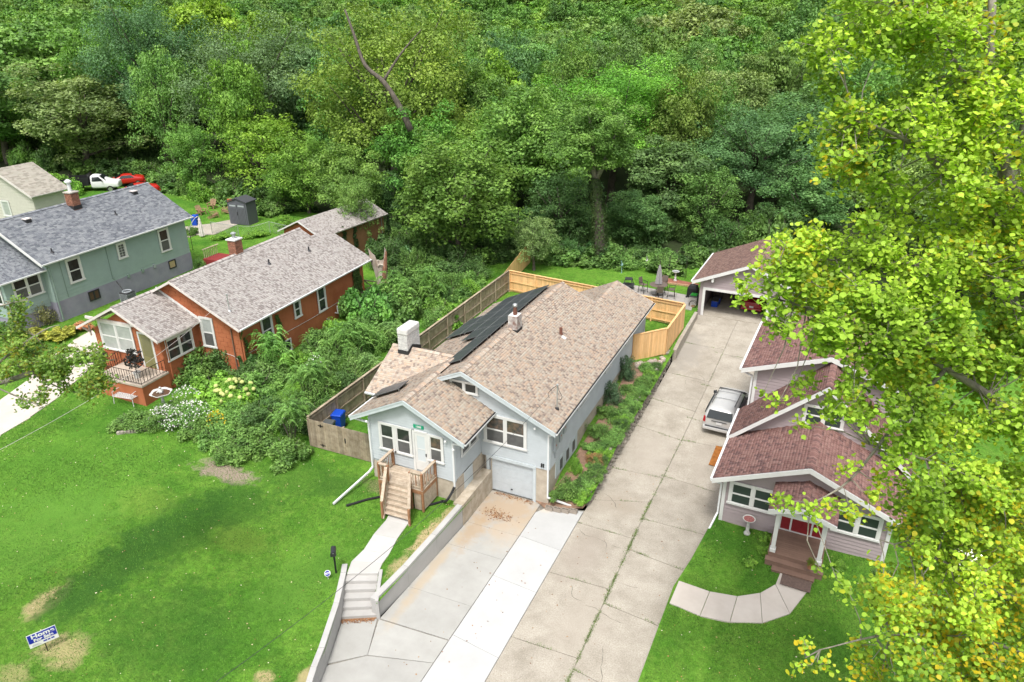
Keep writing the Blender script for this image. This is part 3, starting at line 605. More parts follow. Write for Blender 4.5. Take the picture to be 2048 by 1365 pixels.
litter(x, y, np.zeros(len(x))+.012, .075, 3, 'fallen_leaves', 'brown dry leaves gathered by the garage door and at the foot of the steps', BRL)
# ================================================================ the pale blue bungalow
def downspout(parent, path, m=WHITEM, w=.075): 
    mb = MB()
    for a, b in zip(path[:-1], path[1:]):
        A, B = Vector(a), Vector(b); d = (B-A).normalized()*.02; mb.bar(A-d, B+d, w, w, up=(0, 1, 0) if abs(d.z) > abs(d.y) else (0, 0, 1))
    return obj('downspout', mb, m, parent)
def gutter(parent, a, b, m=WHITEM, side=(1, 0, 0), top=BLACK):
    a, b = Vector(a), Vector(b); s = Vector(side); mb = MB()
    mb.extr([a, a+s*.11, a+s*.09-Vector((0, 0, .10)), a-Vector((0, 0, .11))], b-a)
    g = obj('gutter', mb, m, parent)
    if top: obj('gutter_guard', MB().extr([a+Vector((0, 0, .004))+s*.004, a+s*.09+Vector((0, 0, .004)), a+s*.09+Vector((0, 0, .012)), a+s*.004+Vector((0, 0, .012))], b-a), top, g)
    return g
def rakeboard(parent, a, b, m, h=.2, t=.035, out=(0, -1, 0), name='rake_board'):
    a, b, o = Vector(a), Vector(b), Vector(out)*t; dz = Vector((0, 0, h))
    return obj(name, MB().extr([a-dz, b-dz, b, a], o), m, parent)
def brickstack(parent, x0, x1, y0, y1, z0, z1, m, bl=.2, bh=.066, gap=.012, mort=None, name='brick', limit=300, basez=None):
    """a brick shaft: core plus coursed bricks standing slightly proud on the four faces; basez(x,y) trims the foot to a roof slope"""
    core = obj('chimney_core', MB().box(x0+.012, x1-.012, y0+.012, y1-.012, z0, z1), mort or m, parent); mb = MB(); z = z0; k = 0; rr = random.Random(3)
    while z < z1-.02:
        h = min(bh, z1-z)
        for (axis, c, lo, hi) in (('y', y0, x0, x1), ('y', y1, x0, x1), ('x', x0, y0, y1), ('x', x1, y0, y1)):
            n = max(1, round((hi-lo)/bl)); w = (hi-lo)/n; off = (k % 2)*.5
            for i in range(-1, n+1):
                a = max(lo, lo+(i+off)*w+gap/2); b = min(hi, lo+(i+1+off)*w-gap/2)
                if b-a < .03: continue
                p = rr.uniform(.0, .005)
                if axis == 'y': mb.box(a, b, c-.006-p if c == y0 else c-.02, c+.02 if c == y0 else c+.006+p, z+gap/2, z+h-gap/2)
                else: mb.box(c-.006-p if c == x0 else c-.02, c+.02 if c == x0 else c+.006+p, a, b, z+gap/2, z+h-gap/2)
        z += bh; k += 1
    obj(name+'work', mb, m, parent, stuff=True); return core
WHBRICK = mat('white_painted_brick', (.5, .5, .49), .85, vscale=9, col2=(.66, .65, .63), isl=.1)
REDBRICK = mat('red_brick', (.20, .075, .05), .9, vscale=14, col2=(.34, .17, .11), isl=.3)
MORT = mat('pale_mortar', (.42, .39, .35), .95, var=.15)
FLASH = mat('black_flashing', (.03, .03, .032), .7)
XB, XL, XW = -15.84, -20.6, -11.2          # ridge, left wall, right wall
YF, YB, ZB = 28.82, 42.7, 2.15
H = thing('bungalow', 'pale blue bungalow with tan shingled roofs, roof solar panels and a garage door below', 'house', (XW, YF, 0)); HO = Vector(H.location)
def HL(*p): return tuple(Vector(p)-HO)
class Loc:                                  # shapes are given in place and stored relative to the house
    def __init__(s, off): s.o = Vector(off)
def shift(o_, off=None):
    """re-express freshly built world-space parts relative to their thing"""
    off = off or HO
    return o_
# every part below is written in place, then the finished house is rebased once (see rebase)
def rebase(root):
    L0 = Vector(root.location); Rz = Matrix.Rotation(-root.rotation_euler[2], 4, 'Z'); seen = set()
    for c in root.children_recursive:
        if c.type == 'MESH' and c.data not in seen:
            seen.add(c.data); c.data.transform(Rz @ Matrix.Translation(-L0))
def roofz(x): return 7.03-.456*abs(x-XB)
EX = 5.12; ZE = 7.03-.456*EX               # eaves
# --- foundation and walls
fm = MB(); fm.box(XL, XW, YF+.25, 47.0, -.2, ZB); fm.box(-14.45, -14.5+.02, YF, YF+.3, 0, ZB)
obj('foundation', fm, CONC, H)
obj('foundation', MB().box(-12.0, XW, YF, YF+.24, -.3, ZB), CONC, H)
obj('foundation', MB().box(-19.87, -14.98, 25.93, YF+.2, .6, ZB+.1), CONC, H)
wF = wallcoord('F', YF); wR = wallcoord('R', XW); wP = wallcoord('F', 25.91); wPR = wallcoord('R', -15.03)
def zr(x): return 7.0-.456*abs(x-XB)-.02
walls = MB(); walls.extr([(XL, YF+.02, ZB), (XW-.01, YF+.02, ZB), (XW-.01, YF+.02, zr(XW)), (XB, YF+.02, zr(XB)), (XL, YF+.02, zr(XL))], (0, YB-YF-.1, 0))
walls.extr([(XL+2, YB-.08, ZB), (XW-.01, YB-.08, ZB), (XW-.01, YB-.08, zr(XW)), (-13.45, YB-.08, zr(-13.45)), (XL+2.0, YB-.08, 3.6)], (0, 47-YB, 0))
walls.extr([(-19.85, 25.93, ZB+.1), (-15.04, 25.93, ZB+.1), (-15.04, 25.93, 4.95), (-17.45, 25.93, 6.25), (-19.85, 25.93, 4.95)], (0, 2.95, 0))
walls.box(-21.2, -20.4, 29.2, 34.3, 1.2, 4.6)
obj('wall', walls, BLUESID, H)
siding(H, wF, [(-15.0, ZB), (XW, ZB), (XW, zr(XW)), (XB, zr(XB)), (-17.6, zr(-17.6)), (-17.5, 6.1), (-15.0, 4.85)], BLUESID, h=.15, d=0)
siding(H, wP, [(-19.87, ZB+.16), (-15.03, ZB+.1), (-15.03, 5.0), (-17.45, 6.27), (-19.87, 5.0)], BLUESID, h=.15)
siding(H, wPR, [(25.91, ZB+.04), (YF, ZB), (YF, 4.95), (25.91, 4.95)], BLUESID, h=.15)
siding(H, wR, [(YF, ZB), (47.0, ZB), (47.0, 4.75), (YF, 4.75)], BLUESID, h=.15)
tr = None
def wboxo(_, W, *a): obj('corner_board', wbox(MB(), W, *a), BLUETRIM, H)
wboxo(tr, wF, XW-.12, XW+.02, ZB, 4.7, .0, .05); wboxo(tr, wR, YF-.0, YF+.12, ZB, 4.7, .0, .05); wboxo(tr, wP, -15.12, -15.01, ZB+.05, 4.8, 0, .05); wboxo(tr, wPR, 25.91, 26.02, ZB+.05, 4.8, 0, .05); wboxo(tr, wP, -19.89, -19.78, ZB+.15, 4.8, 0, .05)
wboxo(tr, wR, 46.88, 47.0, ZB, 4.7, .0, .05)

# --- garage door
gd = MB(); wbox(gd, wF, -14.72, -14.56, .0, 2.06, -.02, .05); wbox(gd, wF, -12.06, -11.9, .0, 2.06, -.02, .05); wbox(gd, wF, -14.72, -11.9, 2.06, 2.24, -.02, .07)
gf = obj('garage_door_frame', gd, BLUETRIM, H)
gdo = obj('garage_door', wbox(MB(), wF, -14.56, -12.06, 0.02, 2.05, -.24, -.10), BLUETRIM, H)
GDM = mat('garage_door_paint', (.46, .50, .53), .5, var=.05)
for i in range(4):
    z0_ = .03+i*.505; pm = MB(); wbox(pm, wF, -14.55, -12.07, z0_, z0_+.495, -.11, -.075)
    for k in range(4):
        u0 = -14.47+k*.61; f = MB()
    po = obj('door_panel', pm, GDM, gdo)
    f = MB()
    for k in range(4):
        u0 = -14.48+k*.61; wbox(f, wF, u0, u0+.5, z0_+.08, z0_+.10, -.076, -.066); wbox(f, wF, u0, u0+.5, z0_+.40, z0_+.42, -.076, -.066); wbox(f, wF, u0, u0+.02, z0_+.10, z0_+.40, -.076, -.066); wbox(f, wF, u0+.48, u0+.5, z0_+.10, z0_+.40, -.076, -.066)
    obj('door_relief', f, GDM, gdo)
obj('door_handle', wbox(MB(), wF, -13.36, -13.26, .3, .34, -.08, -.03), BLACK, gdo)
# --- windows of the front
CURT = mat('patterned_curtain', (.035, .045, .045), .12, vscale=4, col2=(.16, .11, .08), spec=.6)
window(H, wP, -19.27, -18.32, 3.12, 4.73, 1, .12, low=SCREEN); window(H, wP, -18.33, -17.33, 3.12, 4.73, 1, .12, low=SCREEN)
window(H, wP, -16.42, -15.55, 3.15, 4.70, 1, .12, glass=CURT, low=SCREEN)
window(H, wF, -14.82, -12.4, 3.02, 4.72, 2, .14, glass=CURT, low=SCREEN, d=.02)
window(H, wPR, 26.55, 28.35, 3.3, 4.55, 2, .12, low=SCREEN)
wg = window(H, wF, -16.72, -15.1, 5.62, 6.3, 2, .10, dbl=False)
# door with storm glass
df = MB(); wbox(df, wP, -17.30, -17.18, ZB+.15, 4.72, .01, .07); wbox(df, wP, -16.46, -16.40, ZB+.15, 4.72, .01, .07); wbox(df, wP, -17.30, -16.40, 4.62, 4.72, .01, .075)
obj('door_frame', df, WHITE, H)
do = MB(); a, b = -17.17, -16.47; wbox(do, wP, a, a+.13, 2.45, 4.6, .0, .06); wbox(do, wP, b-.13, b, 2.45, 4.6, .0, .06); wbox(do, wP, a+.13, b-.13, 4.45, 4.6, 0, .06); wbox(do, wP, a+.13, b-.13, 2.45, 3.0, 0, .06); wbox(do, wP, a+.13, b-.13, 3.68, 3.72, 0, .062)
do = obj('front_door', do, WHITE, H)
STORM = mat('storm_glass', (.55, .60, .63), .15, spec=.6)
obj('pane', wbox(MB(), wP, a+.12, b-.12, 2.99, 4.46, .0, .05), STORM, do); obj('handle', wbox(MB(), wP, b-.1, b-.06, 3.35, 3.5, .06, .1), BLACK, do)
dc = wbox(MB(), wP, -17.40, -17.34, 3.92, 4.10, .05, .075); obj('doorbell_camera', dc, BLACK, H)
# green number plate
GRN = mat('green_sign', (.01, .30, .17), .5); pl = obj('number_plate', wbox(MB(), wP, -17.2, -16.62, 4.85, 5.05, .035, .055), GRN, H)
def text3d(name, txt, size, mat_, parent, loc, rot, ext=.004, align='CENTER', bold=0, sx=1, sp=1):
    c = bpy.data.curves.new(name, 'FONT'); c.body = txt; c.size = size; c.extrude = ext; c.align_x = align; c.align_y = 'CENTER'; c.offset = bold; c.space_character = sp
    t = bpy.data.objects.new(name, c); COL.objects.link(t); dg = bpy.context.evaluated_depsgraph_get(); me = bpy.data.meshes.new_from_object(t.evaluated_get(dg)); bpy.data.objects.remove(t)
    me.transform(Matrix.Translation(loc) @ Matrix(rot).to_4x4() @ Matrix.Scale(sx, 4, (1, 0, 0))); me.materials.clear(); me.materials.append(mat_)
    o = bpy.data.objects.new(name, me); COL.objects.link(o); o.parent = parent; return o
FRONTROT = Matrix(((1, 0, 0), (0, 0, -1), (0, 1, 0)))
text3d('lettering', '1588', .16, WHITE, pl, (-16.91, 25.85, 4.95), FRONTROT, bold=.004)
# solid covers, low windows of the right wall
obj('crawl_door', wbox(MB(), wPR, 26.75, 27.7, 1.25, 2.25, 0, .055), BLUETRIM, H)
for (y0, y1) in ((30.2, 30.75), (31.15, 31.7), (32.1, 32.65)):
    lw = obj('window_well', wbox(MB(), wR, y0, y1, 1.15, 2.05, 0, .05), BLUETRIM, H); obj('pane', wbox(MB(), wR, y0+.08, y1-.08, 1.25, 1.9, .03, .06), SCREEN, lw)
obj('skirt_board', wbox(MB(), wR, YF+.9, YF+4.2, 1.05, 2.16, 0, .03), BLUETRIM, H)
for (y0, y1) in ((32.8, 34.6), (37.7, 38.9), (42.0, 42.9)): window(H, wR, y0, y1, 3.55, 4.45, 1, .1, dbl=False)
# --- roof of the main block: right plane with the rear extension, left plane
EXT = 47.35; yf = YF-.42
ra = [(XB+EX, yf, ZE), (XB+EX, EXT, ZE), (-13.45, EXT, roofz(-13.45)), (-13.45, YB, roofz(-13.45)), (XB, YB, 7.03), (XB, yf, 7.03)]
d1 = MB(); nrm = Vector((.456, 0, 1)).normalized(); d1.extr([Vector(p)-nrm*.012 for p in ra], -nrm*.1); rd = obj('roof_deck', d1, BLUETRIM, H)
e = Vector((0, 1, 0)); s = Vector((-1, 0, .456)).normalized(); P0 = Vector(ra[0])
shingles(rd, P0, e, s, [((Vector(p)-P0).dot(e), (Vector(p)-P0).dot(s)) for p in (ra[0], (XB+EX, YB, ZE), (XB, YB, 7.03), ra[5])], SH_MAIN)
P1 = Vector((XB+EX, YB, ZE)); shingles(rd, P1, e, s, [(0, 0), (EXT-YB, 0), (EXT-YB, (Vector(ra[2])-Vector(ra[1])).length), (0, (Vector(ra[2])-Vector(ra[1])).length)], SH_MAIN)
roofplane(H, [(XB-EX, YB, ZE), (XB-EX, yf+3.0, ZE), (XB-1.95-2.4, yf+1.2, roofz(XB-4.35)), (XB-1.95, yf, roofz(XB-1.95)), (XB, yf, 7.03), (XB, YB, 7.03)], SH_MAIN)
ridgecap(H, (XB, yf, 7.05), (XB, YB, 7.05), SH_MAIN)
# rear extension: left slope falls the other way from its own ridge
xr2, zr2 = -13.45, roofz(-13.45)
roofplane(H, [(xr2-3.2, EXT, zr2-1.45), (xr2-3.2, YB-.6, zr2-1.45), (xr2, YB-.6, zr2), (xr2, EXT, zr2)], SH_MAIN)
ridgecap(H, (xr2, YB+.02, zr2+.02), (xr2, EXT, zr2+.02), SH_MAIN)
# porch roof
PX, PE, PZ = -17.45, 3.25, 6.5; ps = .5; pf = 25.5; ez = PZ-ps*PE
roofplane(H, [(PX+PE, pf, ez), (PX+PE, YF, ez), (PX, YF, PZ), (PX, pf, PZ)], SH_MAIN)
roofplane(H, [(PX-PE, 28.9, ez), (PX-PE, pf, ez), (PX, pf, PZ), (PX, 30.6, PZ), ], SH_MAIN)
ridgecap(H, (PX, pf, PZ+.02), (PX, YF+1.7, PZ+.02), SH_MAIN)
# left cross wing with its gable to the side
WX, WY0, WY1, WYR, WZ, WZR = -21.9, 28.5, 34.6, 31.5, 4.55, 6.12
roofplane(H, [(WX, WY0, WZ), (PX-PE+1.4, WY0, WZ), (-17.9, WYR, WZR), (WX, WYR, WZR)], SH_MAIN)
roofplane(H, [(-20.9, WY1, WZ), (WX, WY1, WZ), (WX, WYR, WZR), (-17.9, WYR, WZR)], SH_MAIN)
ridgecap(H, (WX, WYR, WZR+.02), (-17.9, WYR, WZR+.02), SH_MAIN)
obj('wall', MB().extr([(-21.5, WY0+.4, 1.3), (-21.5, WY1-.4, 1.3), (-21.5, WY1-.4, 4.6), (-21.5, WYR, 6.0), (-21.5, WY0+.4, 4.6)], (.9, 0, 0)), BLUESID, H)
# rake boards and fascia
for args in (((XB, yf-.01, 7.02), (XB+EX, yf-.01, ZE)), ((XB-1.95, yf-.01, roofz(XB-1.95)), (XB, yf-.01, 7.02)), ((PX, pf-.01, PZ-.01), (PX+PE, pf-.01, ez)), ((PX-PE, pf-.01, ez), (PX, pf-.01, PZ-.01))):
    rakeboard(H, *args, BLUETRIM, .24)
    a, b = Vector(args[0])+Vector((0, -.035, .012)), Vector(args[1])+Vector((0, -.035, .012)); rakeboard(H, a, b, BLUETRIM, .07, .02, name='rake_trim')
obj('soffit', MB().extr([(PX+PE, pf, ez-.13), (PX, pf, PZ-.13), (PX-PE, pf, ez-.13), (PX-PE, pf, ez-.10), (PX, pf, PZ-.10), (PX+PE, pf, ez-.10)], (0, .42, 0)), BLUETRIM, H)
gutter(H, (XB+EX, yf, ZE-.02), (XB+EX, EXT, ZE-.02)); gutter(H, (PX+PE, pf, ez-.02), (PX+PE, YF, ez-.02)); gutter(H, (PX-PE, pf, ez-.02), (PX-PE, 28.4, ez-.02), side=(-1, 0, 0), top=None)
gutter(H, (WX, WY0, WZ-.02), (WX+1.25, WY0, WZ-.02), side=(0, -1, 0), top=None)
rakeboard(H, (XB, YB, 7.0), (XB+2.4, YB, roofz(XB+2.4)), BLUETRIM, .15, out=(0, 1, 0))
rakeboard(H, (XB+EX, EXT, ZE), (xr2, EXT, zr2), WHITEM, .18, out=(0, 1, 0))
# downspouts
x_ = XW+.07
e1 = onz(1103, 985, .3)
downspout(H, [(XB+EX+.05, yf+.05, ZE-.1), (XW-.02, YF-.06, ZE-.45), (XW-.02, YF-.06, .5), (XW+1.25, YF+.25, .12)])
downspout(H, [(PX+PE+.03, pf+.05, ez-.1), (-15.02, 25.85, ez-.4), (-15.02, 25.85, 2.0)])
ex = onz(668, 1015, 1.05)
downspout(H, [(PX-PE-.05, pf+.06, ez-.1), (-19.86, 25.85, ez-.35), (-19.86, 25.85, 1.85), (-19.95, 25.6, 1.65), (ex.x, ex.y, G(ex.x, ex.y)+.12)], w=.09)
downspout(H, [(XB+EX+.03, 46.9, ZE-.1), (XW+.06, 46.85, ZE-.45), (XW+.06, 46.85, 2.0)])
# flood lights
for (x, y, z) in ((-19.75, 25.55, 4.75), (-15.35, 25.7, 4.6), (-14.95, 25.75, 4.2), (-11.9, 28.6, 4.55)):
    obj('flood_light', MB().ball((x, y, z), .07, 8, 5), WHITEM, H, smooth=True)
# meter boxes and conduit on the right wall
for (y0, y1, z0_, z1_, d) in ((29.25, 29.75, 3.0, 4.1, .16), (30.0, 30.35, 3.15, 3.75, .14), (30.55, 30.95, 3.35, 4.15, .15)):
    bx = obj('meter_box', wbox(MB(), wR, y0, y1, z0_, z1_, .03, d), GREYM, H, bevel=.01); obj('warning_label', wbox(MB(), wR, y0+.1, y0+.2, z0_+.3, z0_+.4, d, d+.004), mat('red_label', (.35, .10, .08), .6), bx)
obj('conduit', MB().tube([(XW+.07, 29.5, 4.1), (XW+.07, 29.5, 4.55)], .025), GREYM, H); obj('conduit', MB().tube([(XW+.06, 29.5, 3.0), (XW+.06, 29.5, 2.5)], .025), GREYM, H)
obj('faucet', MB().box(-11.6, -11.55, YF-.12, YF, 2.3, 2.5).box(-11.5, -11.45, YF-.12, YF, 2.3, 2.5), BLACK, H)
# conduit strip lying on old wall foot
# left chimney (white painted brick), rear chimney, vent and service mast
ch = thing('x', '', '') if 0 else None
c1 = brickstack(H, -21.25, -20.65, 31.05, 32.35, 5.2, 7.2, WHBRICK, mort=WHBRICK)
cc = MB().box(-21.29, -20.61, 31.0, 32.4, 7.02, 7.4); obj('chimney_cap', cc, WHBRICK, c1, bevel=.08)
obj('flashing', MB().extr([(-21.28, 31.02, 5.6), (-20.6, 31.02, 5.6), (-20.6, 31.02, 5.95), (-21.28, 31.02, 5.95)], (0, 1.36, 0)), FLASH, c1) if 0 else None
fl = MB(); fl.box(-21.29, -20.62, 31.0, 31.04, 5.75, 6.1); fl.extr([(-20.62, 31.0, 5.85), (-20.62, 31.5, 6.05), (-20.62, 31.5, 6.35), (-20.62, 31.0, 6.1)], (.02, 0, 0)); fl.extr([(-20.62, 31.5, 6.05), (-20.62, 32.4, 5.6), (-20.62, 32.4, 5.95), (-20.62, 31.5, 6.35)], (.02, 0, 0)); obj('flashing', fl, FLASH, c1)
WORN = mat('worn_white_paint', (.20, .10, .08), .9, vscale=3.5, col2=(.66, .65, .63), isl=.05)
c2 = brickstack(H, -15.95, -15.4, 34.3, 34.95, 6.6, 7.8, WORN, mort=WHBRICK); obj('flashing', MB().box(-15.98, -15.37, 34.27, 34.98, 6.68, 6.98), FLASH, c2)
obj('flue', MB().lathe([(.12, 0), (.12, .22), (.10, .22), (.10, .45)], 14, (-15.65, 34.6, 7.8)), RUST, c2, smooth=False); obj('flue_cap', MB().ball((-15.65, 34.6, 8.36), .15, 12, 8, (1, 1, .8)), GALV, c2, smooth=True)
vs = obj('vent_pipe', MB().lathe([(.13, 0), (.12, .05), (.09, .06), (.09, .42)], 14, (-13.69, 36.8, roofz(-13.69)-.02)), RUST, H)
obj('patch', MB().extr([(-13.55, 36.45, roofz(-13.55)+.02), (-13.3, 36.45, roofz(-13.3)+.02), (-13.3, 36.75, roofz(-13.3)+.02), (-13.55, 36.75, roofz(-13.55)+.02)], (0, 0, .006)), WHITE, vs)
mz = roofz(-11.35)
ms_ = obj('service_mast', MB().lathe([(.11, -.02), (.05, .08), (.028, .09), (.028, 1.3), (.06, 1.32), (.06, 1.4), (.02, 1.44)], 10, (-11.35, 30.18, mz)), GALV, H)
obj('mast_foot', MB().lathe([(.13, -.05), (.1, .06), (.03, .1)], 10, (-11.35, 30.18, mz)), FLASH, ms_)
def sag(a, b, drop, n=14): a, b = Vector(a), Vector(b); return [a.lerp(b, i/n)-Vector((0, 0, drop*4*(i/n)*(1-i/n))) for i in range(n+1)]
obj('cable_loop', MB().tube([(-11.35, 30.18, mz+1.35), (-11.2, 30.0, mz+1.2), (-11.0, 29.95, mz+.9), (-11.1, 30.05, mz+.65), (-11.32, 30.15, mz+.6)], .012, 5).tube([(-11.35, 30.18, mz+1.35), (-11.6, 30.1, mz+1.15), (-11.8, 30.05, mz+.85), (-11.75, 30.1, mz+.6)], .012, 5), BLACK, ms_)
# --- solar panels
SOL = mat('solar_glass', (.055, .06, .07), .3, spec=.5, var=.1, vscale=.7)
nl = Vector((-.456, 0, 1)).normalized()
def panel(x0, x1, y0, y1, rz_=roofz, h=.14):
    P = lambda x, y: Vector((x, y, rz_(x)))
    a = [P(x0, y0), P(x1, y0), P(x1, y1), P(x0, y1)]
    mb = MB(); mb.hexa([p+nl*h for p in a]+[p+nl*(h+.035) for p in a]); p_ = obj('solar_panel', mb, SOL, H)
    f = MB()
    for y in (y0+.2, y1-.2):
        for x in (x0+.15, x1-.15): f.box(x-.03, x+.03, y-.03, y+.03, rz_(x), rz_(x)+h+.02)
    obj('rail_foot', f, GALV, p_)
    ed = MB()
    for q0, q1 in ((0, 1), (1, 2), (2, 3), (3, 0)): ed.bar(a[q0]+nl*(h+.036), a[q1]+nl*(h+.036), .03, .004, up=nl)
    obj('panel_frame', ed, mat('panel_edge', (.16, .165, .17), .4), p_)
rows = [(-16.62, 29.9, 42.4, None), (-17.68, 33.9, 42.4, None), (-18.74, 35.7, 42.4, None), (-19.80, 35.7, 42.4, (39.1, 40.9))]
for xt, ya, yb, gap_ in rows:
    n = round((yb-ya)/1.72); L_ = (yb-ya)/n
    for i in range(n):
        y0, y1 = ya+i*L_, ya+(i+1)*L_-.02
        if gap_ and y0 < gap_[1] and y1 > gap_[0]+.4: continue
        panel(xt-1.03, xt, y0, y1)
prz = lambda x: PZ-ps*abs(x-PX)
nl = Vector((-.5, 0, 1)).normalized(); panel(-20.45, -18.75, 27.15, 28.2, prz)
rebase(H)
# ---------------------------------------------------------------- timber front stairs
D = thing('deck_stairs', 'weathered timber landing and stairs with reddish posts at the pale blue front door', 'stairs', (-17.2, 24.6, 1.1))
DX0, DX1, DY0, DY1, DZ = -18.55, -16.0, 24.45, 25.85, 2.36
for i in range(9):
    y = DY0+i*(DY1-DY0)/9; obj('deck_board', MB().box(DX0, DX1, y, y+.145, DZ-.035, DZ), DECKW, D)
obj('frame', MB().box(DX0, DX1, DY0, DY0+.05, DZ-.24, DZ-.036).box(DX0, DX0+.05, DY0+.05, DY1, DZ-.24, DZ-.036).box(DX1-.05, DX1, DY0+.05, DY1, DZ-.24, DZ-.036), DECKP, D)
SX0, SX1 = -17.95, -16.75    # stair sides at the top
top = Vector((0, DY0, DZ)); bot = Vector((0, 22.95, 1.05)); xs_ = lambda t: ( -17.95+.0*t, -16.75+.0*t)
botL, botR = onz(768, 1036, 1.1), onz(818, 1050, 1.1)
def stp(t, side):  # t 0 top..1 bottom
    a = Vector((SX0 if side == 0 else SX1, DY0, DZ)); b = Vector(((botL if side == 0 else botR).x, (botL if side == 0 else botR).y, 1.12)); return a.lerp(b, t)
nst = 7
for i in range(1, nst):
    t0, t1 = (i-1)/nst, i/nst; z = DZ-(DZ-1.1)*i/nst
    a, b, c, d = stp(t0, 0), stp(t0, 1), stp(t1+.03, 1), stp(t1+.03, 0)
    m_ = lambda p, q, f: p.lerp(q, f)
    for f0, f1 in ((0, .48), (.52, 1)):
        q = [m_(d, a, f0), m_(c, b, f0), m_(c, b, f1), m_(d, a, f1)]
        obj('tread', MB().hexa([(v.x, v.y, z-.035) for v in q]+[(v.x, v.y, z) for v in q]), DECKW, D)
    q = [stp(t0+.01, 0), stp(t0+.01, 1)]; rz1 = z+(DZ-1.1)/nst
    obj('riser', MB().hexa([(q[0].x, q[0].y, z-.0), (q[1].x, q[1].y, z), (q[1].x, q[1].y+.02, z), (q[0].x, q[0].y+.02, z), (q[0].x, q[0].y, rz1-.036), (q[1].x, q[1].y, rz1-.036), (q[1].x, q[1].y+.02, rz1-.036), (q[0].x, q[0].y+.02, rz1-.036)]), DECKW, D)
for side in (0, 1):
    a, b = stp(0, side), stp(1, side); a.z -= .12; b.z -= .1; obj('stringer', MB().bar(a, b, .04, .26), DECKW, D)
def post(x, y, z0_, z1_, w=.095, m=DECKP): return obj('post', MB().box(x-w/2, x+w/2, y-w/2, y+w/2, z0_, z1_), m, D)
def railing(a, b, up0=.12, up1=.9, n=8, cap=True):
    a, b = Vector(a), Vector(b); z = Vector((0, 0, 1))
    if cap: obj('handrail', MB().bar(a+z*(up1+.02), b+z*(up1+.02), .15, .04), DECKW, D)
    obj('rail', MB().bar(a+z*(up1-.05), b+z*(up1-.05), .04, .09), DECKW, D); obj('rail', MB().bar(a+z*up0, b+z*up0, .04, .09), DECKW, D)
    for i in range(n):
        p = a.lerp(b, (i+.7)/(n+.4)); obj('baluster', MB().box(p.x-.018, p.x+.018, p.y-.018, p.y+.018, p.z+up0-.02, p.z+up1-.03), DECKP if i % 2 else DECKW, D)
post(DX0+.05, DY0+.05, 1.1, DZ+.92); post(DX0+.05, DY1-.06, 1.2, DZ+.92); post(DX1-.05, DY0+.05, 1.1, DZ+.92); post(DX1-.05, DY1-.06, 1.2, DZ+.92); post(SX0-.03, DY0+.05, 1.1, DZ+.9); post(SX1+.05, DY0+.05, 1.1, DZ+.9)
railing((DX0+.05, DY0+.1, DZ), (DX0+.05, DY1-.1, DZ), n=8); railing((DX1-.05, DY0+.1, DZ), (DX1-.05, DY1-.1, DZ), n=8); railing((SX1+.1, DY0+.05, DZ), (DX1-.1, DY0+.05, DZ), n=3); railing((DX0+.1, DY0+.05, DZ), (SX0-.06, DY0+.05, DZ), n=3)
for side, sg in ((0, -1), (1, 1)):
    a, b = stp(.02, side), stp(.97, side); a.x += sg*.06; b.x += sg*.06; railing(a, b, .1, .86, n=10); post(b.x, b.y-.03, .95, b.z+.85)
for (x, y) in ((DX0+.3, DY0+.05), (DX1-.35, DY0+.05)): obj('lattice_board', MB().box(x-.2, x+.2, y, y+.03, 1.15, DZ-.25), DECKW, D)
obj('skirt', MB().box(DX1-.04, DX1-.01, DY0+.1, DY1, 1.2, DZ-.25), mat('pale_weathered_skirt', (.42, .34, .27), .9, var=.2, vscale=5), D)
rebase(D)
def pipe(name, label, cat, pts, r_, m, n=10, ribs=True):
    mb = MB(); P = [Vector(p) for p in pts]; path = []; rs = []
    for a, b in zip(P[:-1], P[1:]):
        k = max(2, int((b-a).length/.05))
        for i in range(k): path.append(a.lerp(b, i/k)); rs.append(r_*(1.08 if len(path) % 2 else .95) if ribs else r_)
    path.append(P[-1]); rs.append(r_)
    o = obj(name, mb.tube([p-P[0] for p in path], rs, n), m, smooth=not ribs); o.location = P[0]; return tag(o, label, cat)
def cr(pts, n=6):   # smooth path through points
    P = [Vector(p) for p in pts]; P = [P[0]*2-P[1]]+P+[P[-1]*2-P[-2]]; out = []
    for i in range(1, len(P)-2):
        for k in range(n):
            t = k/n; out.append(.5*((2*P[i])+(P[i+1]-P[i-1])*t+(2*P[i-1]-5*P[i]+4*P[i+1]-P[i+2])*t*t+(3*P[i]-P[i-1]-3*P[i+1]+P[i+2])*t**3))
    out.append(P[-2]); return out
gp = lambda px, py, dz=.06, z=1.1: (lambda p: (p.x, p.y, G(p.x, p.y)+dz))(onz(px, py, z))
pipe('drain_pipe', 'black corrugated drain pipe curving from the porch corner downspout past the timber stairs', 'drain pipe', cr([(-15.02, 25.8, 2.0), (-15.1, 25.6, 1.7), (-15.25, 25.35, 1.4), gp(885, 1003), gp(860, 1010), gp(820, 1012), gp(800, 1008)]), .065, BLACK)
pipe('drain_pipe', 'short black corrugated pipe end lying on the lawn left of the timber stairs', 'drain pipe', cr([gp(765, 996), gp(735, 1003), gp(712, 1010), gp(693, 1015)]), .06, BLACK)
